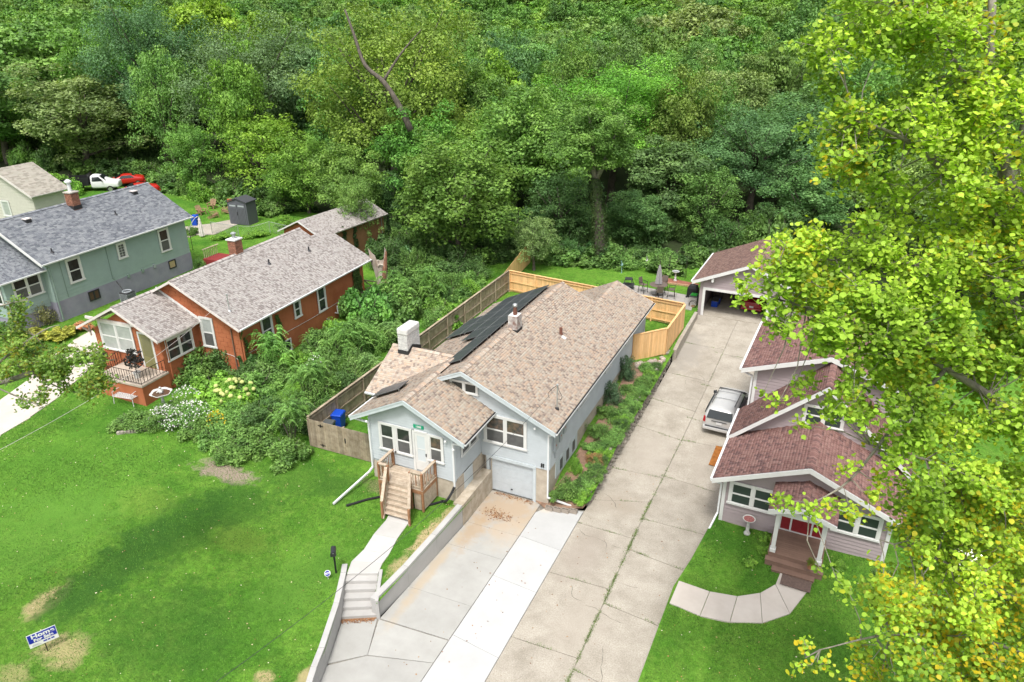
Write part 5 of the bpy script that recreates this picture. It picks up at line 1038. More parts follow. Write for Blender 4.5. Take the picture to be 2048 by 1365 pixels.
obj('floor', MB().box(.15, gw-.15, .05, 7, 1.3, 1.43), C_OLD, GG)
siding(GG, wallcoord('F', 0), [(.28, 3.75), (5.2, 3.75), (5.2, gzz(5.2)-.12), (3.7, 5.95), (.28, gzz(.28)-.12)], MAUVE, h=.2, boards=True)
fr = MB(); W_ = wallcoord('F', 0); wbox(fr, W_, .26, .46, 1.42, 3.55, .01, .06); wbox(fr, W_, 5.1, 5.3, 1.42, 3.55, .01, .06); wbox(fr, W_, .26, 5.3, 3.55, 3.76, .01, .065); obj('door_frame', fr, WHITE, GG)
roofplane(GG, [(-.55, -.4, gzz(-.55)), (-.55, 7.4, gzz(-.55)), (3.7, 7.4, 6.15), (3.7, -.4, 6.15)], SH_GR, under=WHITE, exp=.15, wmin=.2, wmax=.35); roofplane(GG, [(7.95, 7.4, gzz(7.95)), (7.95, -.4, gzz(7.95)), (3.7, -.4, 6.15), (3.7, 7.4, 6.15)], SH_GR, under=WHITE, exp=.15)
rake(GG, -.55, gzz(-.55), 3.7, 6.14, -.42, WHITE, .26, .04); rake(GG, 3.7, 6.14, 7.95, gzz(7.95), -.42, WHITE, .26, .04); gutter(GG, (-.56, -.4, gzz(-.55)), (-.56, 7.4, gzz(-.55)), side=(-1, 0, 0), top=None); ridgecap(GG, (3.7, -.4, 6.17), (3.7, 7.4, 6.17), SH_GR)
obj('bracket', MB().box(.9, 1.05, -.4, 0, 4.35, 4.65), WHITE, GG)
# ================================================================ fences
def picketfence(name, label, a, b, za, zb, h, m, board=.14, face=1, posts=2.4, rails=True, cap=True, group=None, gapz=.04, railside=-1, tops=None):
    """boards one by one, rails and posts on one side. a,b plan ends; za,zb ground heights"""
    a, b = Vector(a), Vector(b); L_ = (b-a).length; t = thing(name, label, 'fence', (a.x, a.y, za)); u = (b-a)/L_; nrm_ = Vector((-u.y, u.x))*railside
    U = Vector((u.x, u.y, 0)); Nn = Vector((nrm_.x, nrm_.y, 0)); Z = Vector((0, 0, 1)); gzz_ = lambda s: (zb-za)*s/L_
    n = round(L_/board); w = L_/n; proto = {}
    H_ = lambda s: (h if tops is None else tops[0]+(tops[1]-tops[0])*s/L_)
    rr = random.Random(int(L_*100))
    for i in range(n):
        s = i*w; p = U*s+Z*(gzz_(s)+gapz); hh = H_(s)-gapz-rr.uniform(0, .012); q = U*(w-.008); d = Nn*-.018
        obj('board', MB().hexa([p, p+q, p+q+d, p+d, p+Z*hh, p+q+Z*hh, p+q+d+Z*hh, p+d+Z*hh]), m, t)
    if rails:
        np_ = max(2, round(L_/posts)+1); ps_ = [L_*i/(np_-1) for i in range(np_)]
        for s in ps_:
            s = min(max(s, .05), L_-.05); p = U*s+Nn*.07; obj('post', MB().bar(p+Z*(gzz_(s)-.1), p+Z*(gzz_(s)+H_(s)-.01), .09, .09, up=U), m, t)
        for s0, s1 in zip(ps_[:-1], ps_[1:]):
            for f in (.12, .5, .9):
                obj('rail', MB().bar(U*(s0+.05)+Nn*.045+Z*(gzz_(s0)+H_(s0)*f), U*(s1-.05)+Nn*.045+Z*(gzz_(s1)+H_(s1)*f), .04, .085), m, t)
            if cap: obj('cap_board', MB().bar(U*s0+Nn*.03+Z*(gzz_(s0)+H_(s0)+.02), U*(s1-.01)+Nn*.03+Z*(gzz_(s1)+H_(s1)+.02), .15, .035), m, t)
    return t
picketfence('wooden_fence', 'long weathered grey board fence along the bushes left of the blue house', (-24.85, 26.95), (-24.05, 51.9), 1.2, 2.0, 1.85, OLDW, railside=-1)
picketfence('wooden_fence', 'short weathered board fence with black hinges between the bushes and the porch', (-24.85, 26.9), (-19.95, 26.85), 1.2, 1.25, 1.8, OLDW, railside=1, cap=False)
picketfence('cedar_fence', 'fresh cedar back fence running behind the bungalow to the patio', (-24.0, 51.95), (-9.1, 50.35), 2.0, 1.95, 1.85, NEWW, railside=-1)
picketfence('cedar_fence', 'fresh cedar side fence standing above the shared driveway', (-9.05, 50.3), (-9.3, 45.9), 1.85, 1.6, 1.9, NEWW, railside=-1)
picketfence('cedar_fence', 'fresh cedar front fence joining the rear corner of the bungalow', (-9.35, 45.85), (-11.15, 43.9), 1.6, 1.55, 1.95, NEWW, railside=-1)
picketfence('cedar_fence', 'fresh cedar fence section reaching back from the old fence into the trees', (-24.6, 52.2), (-25.3, 59.4), 2.0, 2.1, 2.1, NEWW, railside=1, tops=(1.5, 2.2), rails=False)
f_ = tag(obj('gate_hinges', MB().box(-23.9, -23.6, 26.84, 26.86, 2.75, 2.8).box(-23.78, -23.72, 26.84, 26.86, 2.68, 2.87).box(-23.9, -23.6, 26.84, 26.86, 1.45, 1.5).box(-22.35, -22.25, 26.83, 26.86, 2.1, 2.4), BLACK, stuff=False), '', '')
bpy.data.objects.remove(f_)
fen = [o for o in bpy.data.objects if o.name.startswith('wooden_fence') and 'hinges' in o.get('label', '')][0]
for (x, z) in ((.95, 1.55), (.95, .3)):
    obj('hinge', MB().box(x-.18, x+.18, -.05, -.03, z-.02, z+.02).box(x-.03, x+.03, -.05, -.031, z-.09, z+.09), BLACK, fen)
obj('latch', MB().box(2.5, 2.58, -.06, -.03, .85, 1.15), BLACK, fen)
# ================================================================ stacked stone wall beside the driveway
STONE = mat('grey_tan_stone', (.20, .18, .15), .95, vscale=3, col2=(.36, .33, .28), bump=.6, bscale=10, isl=.25)
def stone(w, d, h, seed):
    r_ = random.Random(seed); mb = MB(); n = 7; lay = []
    for k, (f, s) in enumerate(((0, .9), (.35, 1), (.8, .97), (1, .72))):
        lay.append([(math.cos(6.283*i/n)*w/2*s*r_.uniform(.85, 1.12), math.sin(6.283*i/n)*d/2*s*r_.uniform(.85, 1.12), h*f) for i in range(n)])
    vs = [p for l in lay for p in l]; fs = [tuple(range(n-1, -1, -1)), tuple(range(3*n, 4*n))]+[(k*n+i, k*n+(i+1) % n, (k+1)*n+(i+1) % n, (k+1)*n+i) for k in range(3) for i in range(n)]
    me = bpy.data.meshes.new('stone'); me.from_pydata(vs, [], fs); me.materials.append(STONE); return me
STM = [stone(.42, .3, .15, s) for s in range(6)]
sw = thing('stone_wall', 'low dry stacked stone wall between the planted bank and the shared driveway', 'stone wall', (-9.3, 29.6, 0)); rr = random.Random(4)
y = 29.7
while y < 46.5:
    x = -9.32+.2*(y-29.6)/17; zb_, zt = drz(0, y)-.05, G(-9.7, y)+.05; nl_ = max(2, int((zt-zb_)/.15)+1)
    for k in range(nl_):
        if random.random() < .08 and k == nl_-1: continue
        o = mobj('stone', rr.choice(STM), sw); o.location = (x-sw.location.x+rr.uniform(-.04, .05)-k*.03, y-sw.location.y+rr.uniform(-.05, .05)+(k % 2)*.19, zb_+k*.15); o.rotation_euler = (0, 0, 1.57+rr.uniform(-.25, .25)); o.scale = (rr.uniform(.8, 1.1), rr.uniform(.8, 1.1), rr.uniform(.9, 1.1))
    y += .40
kerb = MB(); c_ = thing('kerb', 'low concrete kerb edging the grass strip along the cedar side fence', 'kerb', (-9.0, 47.5, 0)); 
for i in range(4):
    y0, y1 = 46.9+i*1.75, 46.9+(i+1)*1.75-.02; x0 = -9.02+.012*(y0-47)
    obj('kerb_stone', MB().hexa([(x0+9, y0-47.5, drz(0, y0)-.1), (x0+.26+9, y0-47.5, drz(0, y0)-.1), (x0+.28+9, y1-47.5, drz(0, y1)-.1), (x0+.02+9, y1-47.5, drz(0, y1)-.1), (x0+9, y0-47.5, G(-9.2, y0)+.06), (x0+.26+9, y0-47.5, G(-9.2, y0)+.06), (x0+.28+9, y1-47.5, G(-9.2, y1)+.06), (x0+.02+9, y1-47.5, G(-9.2, y1)+.06)]), C_OLD, c_, bevel=.02)
ROCKM = mat('pale_boulder', (.30, .24, .19), .9, vscale=5, col2=(.50, .45, .40), bump=.4, isl=.2)
rks = []
for i in range(14):
    me = STM[i % 6].copy(); me.materials.clear(); me.materials.append(ROCKM)
    t_ = i/14; x, y = -10.6+1.5*t_+rr.uniform(-.15, .15), 43.9+1.5*t_+rr.uniform(-.3, .1)-.5; o = mobj('boulder', me); o.location = (x, y, G(x, y)-.03); s_ = rr.uniform(.7, 1.25); o.scale = (s_, s_, s_*2.0); o.rotation_euler = (0, 0, rr.uniform(0, 3)); o.data.polygons.foreach_set('use_smooth', [True]*len(o.data.polygons))
    tag(o, 'pale rounded boulder in the pile at the foot of the cedar front fence', 'rock', 'boulders piled by the cedar fence')
# cinder blocks
CIN = mat('cinder_block', (.30, .26, .22), .95, var=.2, vscale=8, bump=.5, bscale=40)
cb = [(onz(px, py, 0)) for px, py in ((1098, 1021), (1114, 1024), (1130, 1026), (1146, 1027))]
names = ['grey cinder block with two holes, first in the row from the garage', 'grey cinder block, second in the row from the garage', 'tan cinder block, second from the outer end of the row', 'grey cinder block at the outer end of the row near the shared driveway']
for i, p in enumerate(cb):
    x0, y0 = -.2, -.1; mb = MB()
    for (a, b, c, d) in ((-.2, .2, -.1, -.065), (-.2, .2, .065, .1), (-.2, -.165, -.065, .065), (.165, .2, -.065, .065), (-.018, .018, -.065, .065)): mb.box(a, b, c, d, 0, .2)
    o = obj('cinder_block', mb, CIN); o.location = (p.x, p.y+.04, .012); o.rotation_euler = (0, 0, rr.uniform(-.05, .08)); tag(o, names[i], 'cinder block', 'cinder blocks at the top of the new drive')
SOILM = mat('bank_soil', (.16, .10, .07), .95, vscale=3, col2=(.30, .19, .13), bump=.6, bscale=14)
sb = struct(sheet('soil', [(-11.95, 28.81), (-11.3, 28.5), (-9.4, 29.05), (-9.2, 29.6), (-11.19, 29.7), (-11.19, 28.81)], lambda x, y: np.clip((y-28.6)*.4, .01, .5), SOILM, step=.3))
mul = struct(sheet('mulch_bed', [(-11.19, 29.0), (-9.45, 29.7), (-9.2, 45.2), (-10.2, 44.2), (-11.19, 43.6)], lambda x, y: gz(x, y)+.03, SOILM, step=.6))
# ================================================================ small things on the front lawn
def at(px, py, z): p = onz(px, py, z); return (p.x, p.y, G(p.x, p.y))
m_ = at(672, 1143, 1.0)
MBX = thing('mailbox', 'black mailbox on a black post at the lawn edge beside the front steps', 'mailbox', m_, 36); MBX.scale = (1.35, .85, 1.1)
obj('post', MB().bar((0, 0, -.1), (0, 0, 1.0), .055, .055, up=(0, 1, 0)), BLACK, MBX)
pr = [(-.085, 0), (.085, 0), (.085, .12)]+[(.085*math.cos(t), .12+.085*math.sin(t)) for t in np.linspace(.3, 2.85, 7)]+[(-.085, .12)]
GLB = mat('glossy_black_metal', (.02, .02, .025), .3, spec=.6)
obj('box', MB().extr([(x, -.24, 1.0+z) for x, z in pr], (0, .5, 0)), GLB, MBX); dd = obj('door', MB().extr([(x*1.06, -.265, .995+z*1.04) for x, z in pr], (0, .024, 0)), GLB, MBX); obj('knob', MB().ball((0, -.27, 1.15), .015), GALV, MBX)
a_ = at(656, 1155, 1.0)
ADT = thing('yard_sign', 'small blue octagonal security sign with white letters standing left of the mailbox', 'sign', a_, 42)
NAVY = mat('navy_sign', (.02, .03, .28), .4); SW = mat('sign_white', (.75, .75, .75), .4)
oc = [(math.cos(math.pi/8+i*math.pi/4), math.sin(math.pi/8+i*math.pi/4)) for i in range(8)]
obj('stake', MB().box(-.012, .012, -.005, .015, -.1, .3), SW, ADT)
ti = lambda pts, s, d: [(x*s, -.0-d+z*s*.5, .32+z*s*.86) for x, z in pts]
obj('board', MB().extr(ti(oc, .14, 0), (0, -.008, .004)), SW, ADT); obj('face', MB().extr(ti(oc, .12, .009), (0, -.004, .002)), NAVY, ADT)
tilt = Matrix(((1, 0, 0), (0, .5, -.86), (0, .86, .5)))
tilt = Matrix(((1, 0, 0), (0, .5, -.86), (0, .86, .5)))
text3d('lettering', 'ADT', .11, SW, ADT, (0, -.022, .325), tilt, bold=.004)
s_ = at(96, 1303, 1.0)
FS = thing('sale_sign', 'blue and white Home For Sale sign on a thin black stake in the front lawn', 'sign', s_, 62); FS.scale = (1.05, 1.05, 1.05)
BLU = mat('royal_blue_print', (.015, .03, .36), .45)
obj('stake', MB().box(-.015, .015, 0, .03, -.15, .62), BLACK, FS); obj('board', MB().box(-.46, .46, -.012, 0, .42, 1.02), SW, FS, bevel=.004)
rot5 = FRONTROT
obj('blue_field', MB().box(-.44, .44, -.016, -.0125, .62, .995), BLU, FS)
text3d('lettering', 'Home', .235, SW, FS, (.03, -.02, .885), FRONTROT, bold=.008, sx=1.25); text3d('lettering', 'For Sale', .165, SW, FS, (.02, -.02, .705), FRONTROT, bold=.007, sx=1.15)
text3d('lettering', '515-555', .09, BLU, FS, (.14, -.016, .53), FRONTROT, bold=.006) if 0 else obj('phone_line', MB().box(-.02, .10, -.016, -.0125, .5, .56).box(.12, .2, -.016, -.0125, .5, .56).box(.23, .33, -.016, -.0125, .5, .56), BLU, FS)
obj('small_print', MB().box(-.38, -.1, -.016, -.0125, .47, .482).box(-.38, -.15, -.016, -.0125, .5, .512).box(-.36, -.2, -.016, -.0125, .53, .542), GREYM, FS)
# wheelie bins
def bin_(name, label, loc, rz, col, lid, sc=1, group=None, tilt_=0):
    t = thing(name, label, 'wheelie bin', loc, rz, group)
    b = MB().add([(-.24, -.26, .05), (.24, -.26, .05), (.24, .26, .05), (-.24, .26, .05), (-.3, -.34, 1.0), (.3, -.34, 1.0), (.3, .34, 1.0), (-.3, .34, 1.0)], [(3, 2, 1, 0), (4, 5, 6, 7), (0, 1, 5, 4), (1, 2, 6, 5), (2, 3, 7, 6), (3, 0, 4, 7)])
    obj('body', b, col, t, bevel=.03); obj('rim', MB().box(-.32, .32, -.36, .36, .97, 1.01), col, t); obj('lid', MB().add([(-.33, -.38, 1.012), (.33, -.38, 1.012), (.33, .36, 1.012), (-.33, .36, 1.012), (-.29, -.32, 1.08), (.29, -.32, 1.08), (.29, .3, 1.12), (-.29, .3, 1.12)], [(3, 2, 1, 0), (4, 5, 6, 7), (0, 1, 5, 4), (1, 2, 6, 5), (2, 3, 7, 6), (3, 0, 4, 7)]), lid, t, bevel=.02)
    for sx in (-.28, .24): obj('wheel', MB().tube([(sx, .3, .12), (sx+.05, .3, .12)], .12, 12), BLACK, t)
    obj('handle', MB().tube([(-.25, .42, 1.0), (.25, .42, 1.0)], .018, 6), col, t); return t
BLUEP = mat('blue_bin_plastic', (.01, .06, .42), .4); GRYP = mat('grey_bin_plastic', (.08, .085, .085), .5)
bin_('wheelie_bin', 'blue recycling bin behind the short weathered fence by the porch', (*onz(676, 826, 2.3)[:2], 1.25), 10, BLUEP, BLUEP); bin_('wheelie_bin', 'grey refuse bin in front of the blue bin behind the short fence', (*onz(656, 846, 2.3)[:2], 1.25), 12, GRYP, GRYP)
bin_('wheelie_bin', 'blue recycling bin at the back corner of the sage green house', at(392, 452, 3.0), 20, BLUEP, BLUEP)
# ================================================================ minivan
SILV = mat('silver_car_paint', (.56, .56, .55), .25, metal=.25, var=.03); TYRE = mat('tyre_rubber', (.02, .02, .02), .9); RIM = mat('alloy_rim', (.45, .46, .47), .3, metal=.8)
CARGL = mat('car_glass', (.015, .02, .022), .06, spec=.7); TAIL = mat('red_tail_light', (.35, .01, .015), .25); CHROME = mat('plate_white', (.6, .6, .6), .4)
def carbody(parent, secs, m, name='body', crease=.4):
    """lofted body: secs [(y, [(halfwidth,z)...])], mirrored, subdivided"""
    n = len(secs[0][1]); V = []; F = []
    for y, pr_ in secs:
        V += [(-x, y, z) for x, z in pr_]+[(x, y, z) for x, z in pr_[::-1]]
    k = 2*n
    for i in range(len(secs)-1):
        for j in range(k): F.append((i*k+j, i*k+(j+1) % k, (i+1)*k+(j+1) % k, (i+1)*k+j))
    F.append(tuple(range(k-1, -1, -1))); F.append(tuple(range((len(secs)-1)*k, len(secs)*k)))
    o = obj(name, MB().add(V, F), m, parent, smooth=True); s = o.modifiers.new('s', 'SUBSURF'); s.levels = 2; s.render_levels = 2; return o
def wheels(t, wb0, wb1, hw, r_=.33):
    for y in (wb0, wb1):
        for sx in (-1, 1):
            w = obj('wheel', MB().tube([(sx*(hw-.2), y, r_), (sx*hw, y, r_)], r_, 20), TYRE, t); obj('rim', MB().tube([(sx*(hw-.02), y, r_), (sx*(hw+.012), y, r_)], r_*.62, 14), RIM, w)
vl = Vector((-4.35, 38.75, drz(0, 39)))
V_ = thing('minivan', 'silver minivan with roof rails parked beside the mauve house', 'minivan', vl, -3)
def P_(w0, w1, w2, w3, z0, z1, z2, z3, z4, z5): return [(w0, z0), (w1, z1), (w1, z2), (w2, z3), (w3, z4), (w3*.6, z5)]
secs = [(0.0, [(.80, .35), (.88, .42), (.9, .85), (.86, 1.0), (.80, 1.05), (.5, 1.06)]), (.06, [(.86, .28), (.96, .4), (.97, .9), (.93, 1.08), (.86, 1.3), (.5, 1.35)]), (.30, [(.88, .25), (.98, .4), (.99, .95), (.95, 1.15), (.80, 1.64), (.48, 1.73)]),
        (.7, [(.88, .25), (.98, .4), (.995, .95), (.96, 1.15), (.80, 1.70), (.48, 1.78)]), (2.2, [(.88, .25), (.98, .4), (.995, .95), (.97, 1.12), (.81, 1.71), (.48, 1.79)]), (3.1, [(.88, .25), (.98, .4), (.99, .95), (.96, 1.08), (.78, 1.66), (.46, 1.73)]),
        (4.0, [(.88, .25), (.98, .4), (.98, .9), (.93, 1.02), (.80, 1.13), (.5, 1.19)]), (4.6, [(.86, .25), (.95, .4), (.94, .82), (.88, .93), (.7, 1.0), (.4, 1.03)]), (5.0, [(.78, .28), (.85, .4), (.84, .68), (.76, .78), (.6, .84), (.35, .86)]), (5.08, [(.7, .32), (.76, .42), (.75, .6), (.68, .7), (.5, .74), (.3, .75)])]
body = carbody(V_, secs, SILV); wheels(V_, 1.0, 4.05, .985)
obj('rear_window', MB().extr([(-.76, .055, 1.12), (.76, .055, 1.12), (.67, .275, 1.58), (-.67, .275, 1.58)], (0, -.085, .035)), CARGL, V_, bevel=.01)
for sx in (-1, 1):
    obj('side_window', MB().extr([(sx*.955, .55, 1.15), (sx*.955, 3.0, 1.13), (sx*.84, 2.85, 1.58), (sx*.84, .65, 1.60)], (sx*.05, 0, .02)), CARGL, V_)
    obj('tail_light', MB().extr([(sx*.80, .0, .85), (sx*.965, .06, .85), (sx*.93, .1, 1.2), (sx*.82, .05, 1.2)], (0, -.03, 0)), TAIL, V_)
    obj('roof_rail', MB().tube([(sx*.66, .75, 1.79), (sx*.66, .8, 1.84), (sx*.66, 2.8, 1.83), (sx*.66, 2.85, 1.77)], .02, 6), DARKM, V_)
    obj('side_mirror', MB().box(sx*1.02-.1, sx*1.02+.1, 3.25, 3.4, 1.1, 1.28), BLACK, V_, bevel=.04)
for y in (1.5, 2.45): obj('cross_bar', MB().bar((-.66, y, 1.85), (.66, y, 1.85), .06, .03), SILV, V_)
obj('windscreen', MB().extr([(-.74, 3.1, 1.66), (.74, 3.1, 1.66), (.86, 3.85, 1.2), (-.86, 3.85, 1.2)], (0, .03, .04)), CARGL, V_)
obj('bumper', MB().box(-.93, .93, -.1, .1, .38, .62), SILV, V_, bevel=.06); obj('bumper_step', MB().box(-.8, .8, -.1, .03, .625, .645), DARKM, V_); obj('number_plate', MB().box(-.16, .16, -.045, -.03, .82, .97), CHROME, V_); obj('handle_trim', MB().box(-.45, .45, -.05, -.03, 1.0, 1.04), DARKM, V_)
rb = obj('rust_board', MB().box(-.33, .33, 0, 3.1, 0, .03), mat('rust_orange_board', (.20, .065, .012), .9, vscale=2.5, col2=(.42, .17, .04), bump=.3)); rb.location = (-3.95, 35.7, drz(0, 36.5)+.03); rb.rotation_euler = (0, 0, math.radians(-1)); tag(rb, 'long rusty orange board lying on the driveway behind the silver minivan', 'board')
# red car in the garage
REDP = mat('red_car_paint', (.30, .01, .015), .25, spec=.6)
def sedan(label, loc, rz, m, name='red_car'):
    t = thing(name, label, 'car', loc, rz)
    s = [(0, [(.7, .4), (.78, .5), (.78, .7), (.72, .85), (.6, .92), (.3, .93)]), (.15, [(.78, .25), (.88, .4), (.89, .75), (.84, .92), (.75, 1.0), (.4, 1.02)]), (.9, [(.8, .22), (.9, .4), (.9, .8), (.86, .95), (.72, 1.1), (.4, 1.13)]), (1.5, [(.8, .22), (.9, .4), (.9, .8), (.86, .98), (.66, 1.38), (.4, 1.43)]), (2.6, [(.8, .22), (.9, .4), (.9, .8), (.86, .95), (.66, 1.38), (.4, 1.43)]),
         (3.5, [(.8, .22), (.9, .4), (.88, .78), (.82, .9), (.74, .95), (.4, .98)]), (4.4, [(.76, .24), (.84, .4), (.82, .66), (.74, .76), (.6, .8), (.3, .82)]), (4.55, [(.66, .3), (.72, .42), (.7, .55), (.62, .66), (.5, .7), (.3, .71)])]
    carbody(t, s, m); wheels(t, .85, 3.6, .9, .31)
    obj('rear_window', MB().extr([(-.62, .95, 1.12), (.62, .95, 1.12), (.56, 1.42, 1.36), (-.56, 1.42, 1.36)], (0, -.02, .035)), CARGL, t); obj('windscreen', MB().extr([(-.6, 2.7, 1.38), (.6, 2.7, 1.38), (.72, 3.4, 1.02), (-.72, 3.4, 1.02)], (0, .02, .035)), CARGL, t)
    for sx in (-1, 1):
        obj('tail_light', MB().box(sx*.66-.14, sx*.66+.14, -.03, .06, .68, .84), TAIL, t); obj('side_window', MB().extr([(sx*.85, 1.2, 1.0), (sx*.85, 3.0, .98), (sx*.72, 2.6, 1.3), (sx*.72, 1.5, 1.3)], (sx*.025, 0, .01)), CARGL, t)
    obj('number_plate', MB().box(-.16, .16, -.03, -.01, .52, .66), CHROME, t); obj('bumper', MB().box(-.8, .8, -.08, .1, .32, .5), m, t, bevel=.05); return t
sedan('red car parked inside the open mauve garage', (-5.0, 56.3, 1.43), -2, REDP)
for i, (x, y) in enumerate(((-7.9, 56.9), (-7.85, 57.7))): 
    tb = thing('storage_tub', ['blue plastic storage tub nearest the garage door opening', 'blue plastic storage tub further inside the garage'][i], 'storage tub', (x, y, 1.43)); obj('body', MB().box(-.25, .25, -.3, .3, 0, .5), BLUEP, tb, bevel=.03); obj('lid', MB().box(-.28, .28, -.33, .33, .5, .55), GRYP, tb)
sh = thing('shelf_rack', 'dark metal shelf rack holding pale boxes inside the garage', 'shelf', (-8.0, 58.6, 1.43), -2)
for z in (.1, .7, 1.3): obj('shelf', MB().box(-.4, .4, -.25, .25, z, z+.03), DARKM, sh)
for x in (-.38, .38):
    for y in (-.23, .23): obj('leg', MB().box(x-.02, x+.02, y-.02, y+.02, 0, 1.7), DARKM, sh)
# ================================================================ patio furniture
PB = mat('bronze_furniture', (.055, .045, .04), .5, metal=.3); SLING = mat('brown_sling', (.13, .10, .085), .8)
tc_ = (-12.45, 56.15, 1.91)
TB = thing('patio_table', 'round bronze patio table under the folded grey parasol', 'table', tc_)
obj('table_top', MB().lathe([(.03, .98), (.72, .98), (.74, .96), (.72, .94), (.03, .94)][::-1], 24), SLING, TB); obj('pedestal', MB().tube([(0, 0, .05), (0, 0, .94)], .05, 10), PB, TB)
for k in range(4): a = k*1.57+.4; obj('foot', MB().bar((0, 0, .06), (.45*math.cos(a), .45*math.sin(a), .04), .07, .05), PB, TB)
UM = thing('parasol', 'folded grey patio parasol standing through the round table', 'parasol', tc_)
UMF = mat('grey_parasol_fabric', (.30, .28, .29), .9, var=.12, vscale=6); n = 16; V = []; F = []; prof = [(.30, 1.05), (.27, 1.4), (.22, 1.8), (.15, 2.25), (.08, 2.55), (.02, 2.7)]
for r0, z in prof:
    for k in range(n): a = 6.283*k/n; q = r0*(1 if k % 2 else .62); V.append((q*math.cos(a), q*math.sin(a), z))
for i in range(len(prof)-1):
    for k in range(n): F.append((i*n+k, i*n+(k+1) % n, (i+1)*n+(k+1) % n, (i+1)*n+k))
obj('canopy', MB().add(V, F), UMF, UM); obj('pole', MB().tube([(0, 0, .99), (0, 0, 2.95)], .022, 8), PB, UM); obj('finial', MB().ball((0, 0, 2.98), .035), PB, UM)
def tallchair(label, x, y, rz, first=[None]):
    if first[0]: return dup(first[0], label, (x, y, 1.91), rz)
    t = thing('patio_chair', label, 'chair', (x, y, 1.91), rz, 'tall chairs around the patio table')
    obj('seat', MB().box(-.25, .25, -.24, .24, .70, .73), SLING, t); obj('backrest', MB().extr([(-.25, .24, .74), (.25, .24, .74), (.25, .34, 1.3), (-.25, .34, 1.3)], (0, .02, 0)), SLING, t)
    for sx in (-1, 1):
        obj('leg', MB().bar((sx*.25, -.22, .7), (sx*.29, -.28, 0), .035, .035, up=(0, 1, 0)), PB, t); obj('leg', MB().bar((sx*.25, .24, .7), (sx*.29, .3, 0), .035, .035, up=(0, 1, 0)), PB, t); obj('armrest', MB().bar((sx*.28, -.2, .95), (sx*.28, .28, .98), .05, .03), PB, t); obj('arm_post', MB().bar((sx*.27, -.2, .72), (sx*.28, -.2, .95), .03, .03, up=(0, 1, 0)), PB, t)
    obj('stretcher', MB().bar((-.26, -.25, .3), (.26, -.25, .3), .025, .025), PB, t); first[0] = t; return t
tallchair('tall brown sling chair left of the round table, facing the parasol', -13.75, 56.35, 70); tallchair('tall brown sling chair in front of the round table, nearest the fence', -12.1, 55.15, 200); tallchair('tall brown sling chair right of the round table', -11.35, 56.1, -80); tallchair('tall brown sling chair behind the round table', -12.3, 57.3, -10)
FP = thing('fire_pit', 'black square lantern shaped fire pit at the left end of the patio', 'fire pit', (-15.1, 56.6, 1.91), 10)
obj('base', MB().box(-.42, .42, -.42, .42, .12, .38), DARKM, FP, bevel=.03); obj('ledge', MB().box(-.48, .48, -.48, .48, .38, .43), DARKM, FP); obj('cap', MB().box(-.3, .3, -.3, .3, .93, .99), DARKM, FP)
for sx in (-1, 1):
    for sy in (-1, 1): obj('leg', MB().bar((sx*.4, sy*.4, 0), (sx*.4, sy*.4, .12), .05, .05, up=(0, 1, 0)), DARKM, FP); obj('corner_bar', MB().bar((sx*.38, sy*.38, .43), (sx*.27, sy*.27, .93), .05, .05, up=(0, 1, 0)), DARKM, FP)
GR = thing('grill', 'covered black grill beside the mauve garage wall', 'grill', (-9.75, 56.9, 1.9), -5); cv = obj('cover', MB().add([(-.45, -.3, .05), (.45, -.3, .05), (.45, .3, .05), (-.45, .3, .05), (-.42, -.27, .8), (.42, -.27, .8), (.42, .3, .8), (-.42, .3, .8), (-.28, -.15, 1.1), (.28, -.15, 1.1), (.28, .22, 1.1), (-.28, .22, 1.1)], [(3, 2, 1, 0), (0, 1, 5, 4), (1, 2, 6, 5), (2, 3, 7, 6), (3, 0, 4, 7), (4, 5, 9, 8), (5, 6, 10, 9), (6, 7, 11, 10), (7, 4, 8, 11), (8, 9, 10, 11)]), BLACK, GR, bevel=.06); obj('wheel', MB().tube([(-.4, -.31, .08), (-.4, -.25, .08)], .08, 10), DARKM, GR)
BX = thing('deck_box', 'pale slatted deck box with green cushion on top next to the grill', 'deck box', (-9.4, 55.6, 1.8), -2)
for i in range(6): obj('slat', MB().box(-.3+i*.1, -.3+i*.1+.09, -.3, -.27, 0, .72), mat('pale_slats', (.42, .40, .38), .7), BX)
obj('body', MB().box(-.29, .29, -.268, .35, 0, .72), mat('pale_slats2', (.36, .34, .32), .7), BX); obj('lid', MB().box(-.33, .33, -.33, .38, .72, .78), GRYP, BX); obj('cushion', MB().box(-.25, .25, -.2, .3, .78, .88), mat('bright_green_cushion', (.03, .32, .04), .8), BX, bevel=.03)
WR = thing('firewood_ring', 'open black metal firewood ring leaning by the garage corner', 'firewood rack', (-9.3, 54.75, 1.75)); obj('ring', MB().tube([(.3*math.cos(t), 0, .32+.3*math.sin(t)) for t in np.linspace(0, 6.28, 20)], .02, 5), IRON, WR); obj('ring', MB().tube([(.3*math.cos(t), .25, .32+.3*math.sin(t)) for t in np.linspace(0, 6.28, 20)], .02, 5), IRON, WR)
for k in range(4): obj('log', MB().tube([(-.12+.08*k, -.0, .15+.05*(k % 2)), (-.12+.08*k, .25, .15+.05*(k % 2))], .045, 7), mat('split_log', (.22, .13, .07), .9, var=.2), WR)
def birdbath(name, label, loc, bowl, col, h=.8, r_=.3):
    t = thing(name, label, 'bird bath', loc); obj('pedestal', MB().lathe([(.16, 0), (.15, .08), (.08, .16), (.09, h*.45), (.06, h*.75), (.10, h-.06)], 14), col, t, smooth=True)
    obj('bowl', MB().lathe([(.08, h-.07), (r_*.8, h), (r_, h+.07), (r_*.97, h+.09), (r_*.85, h+.05), (.02, h+.02)], 20), col, t, smooth=True); obj('filling', MB().lathe([(.02, h+.055), (r_*.82, h+.057), (r_*.8, h+.065), (.02, h+.07)], 16), bowl, t); return t
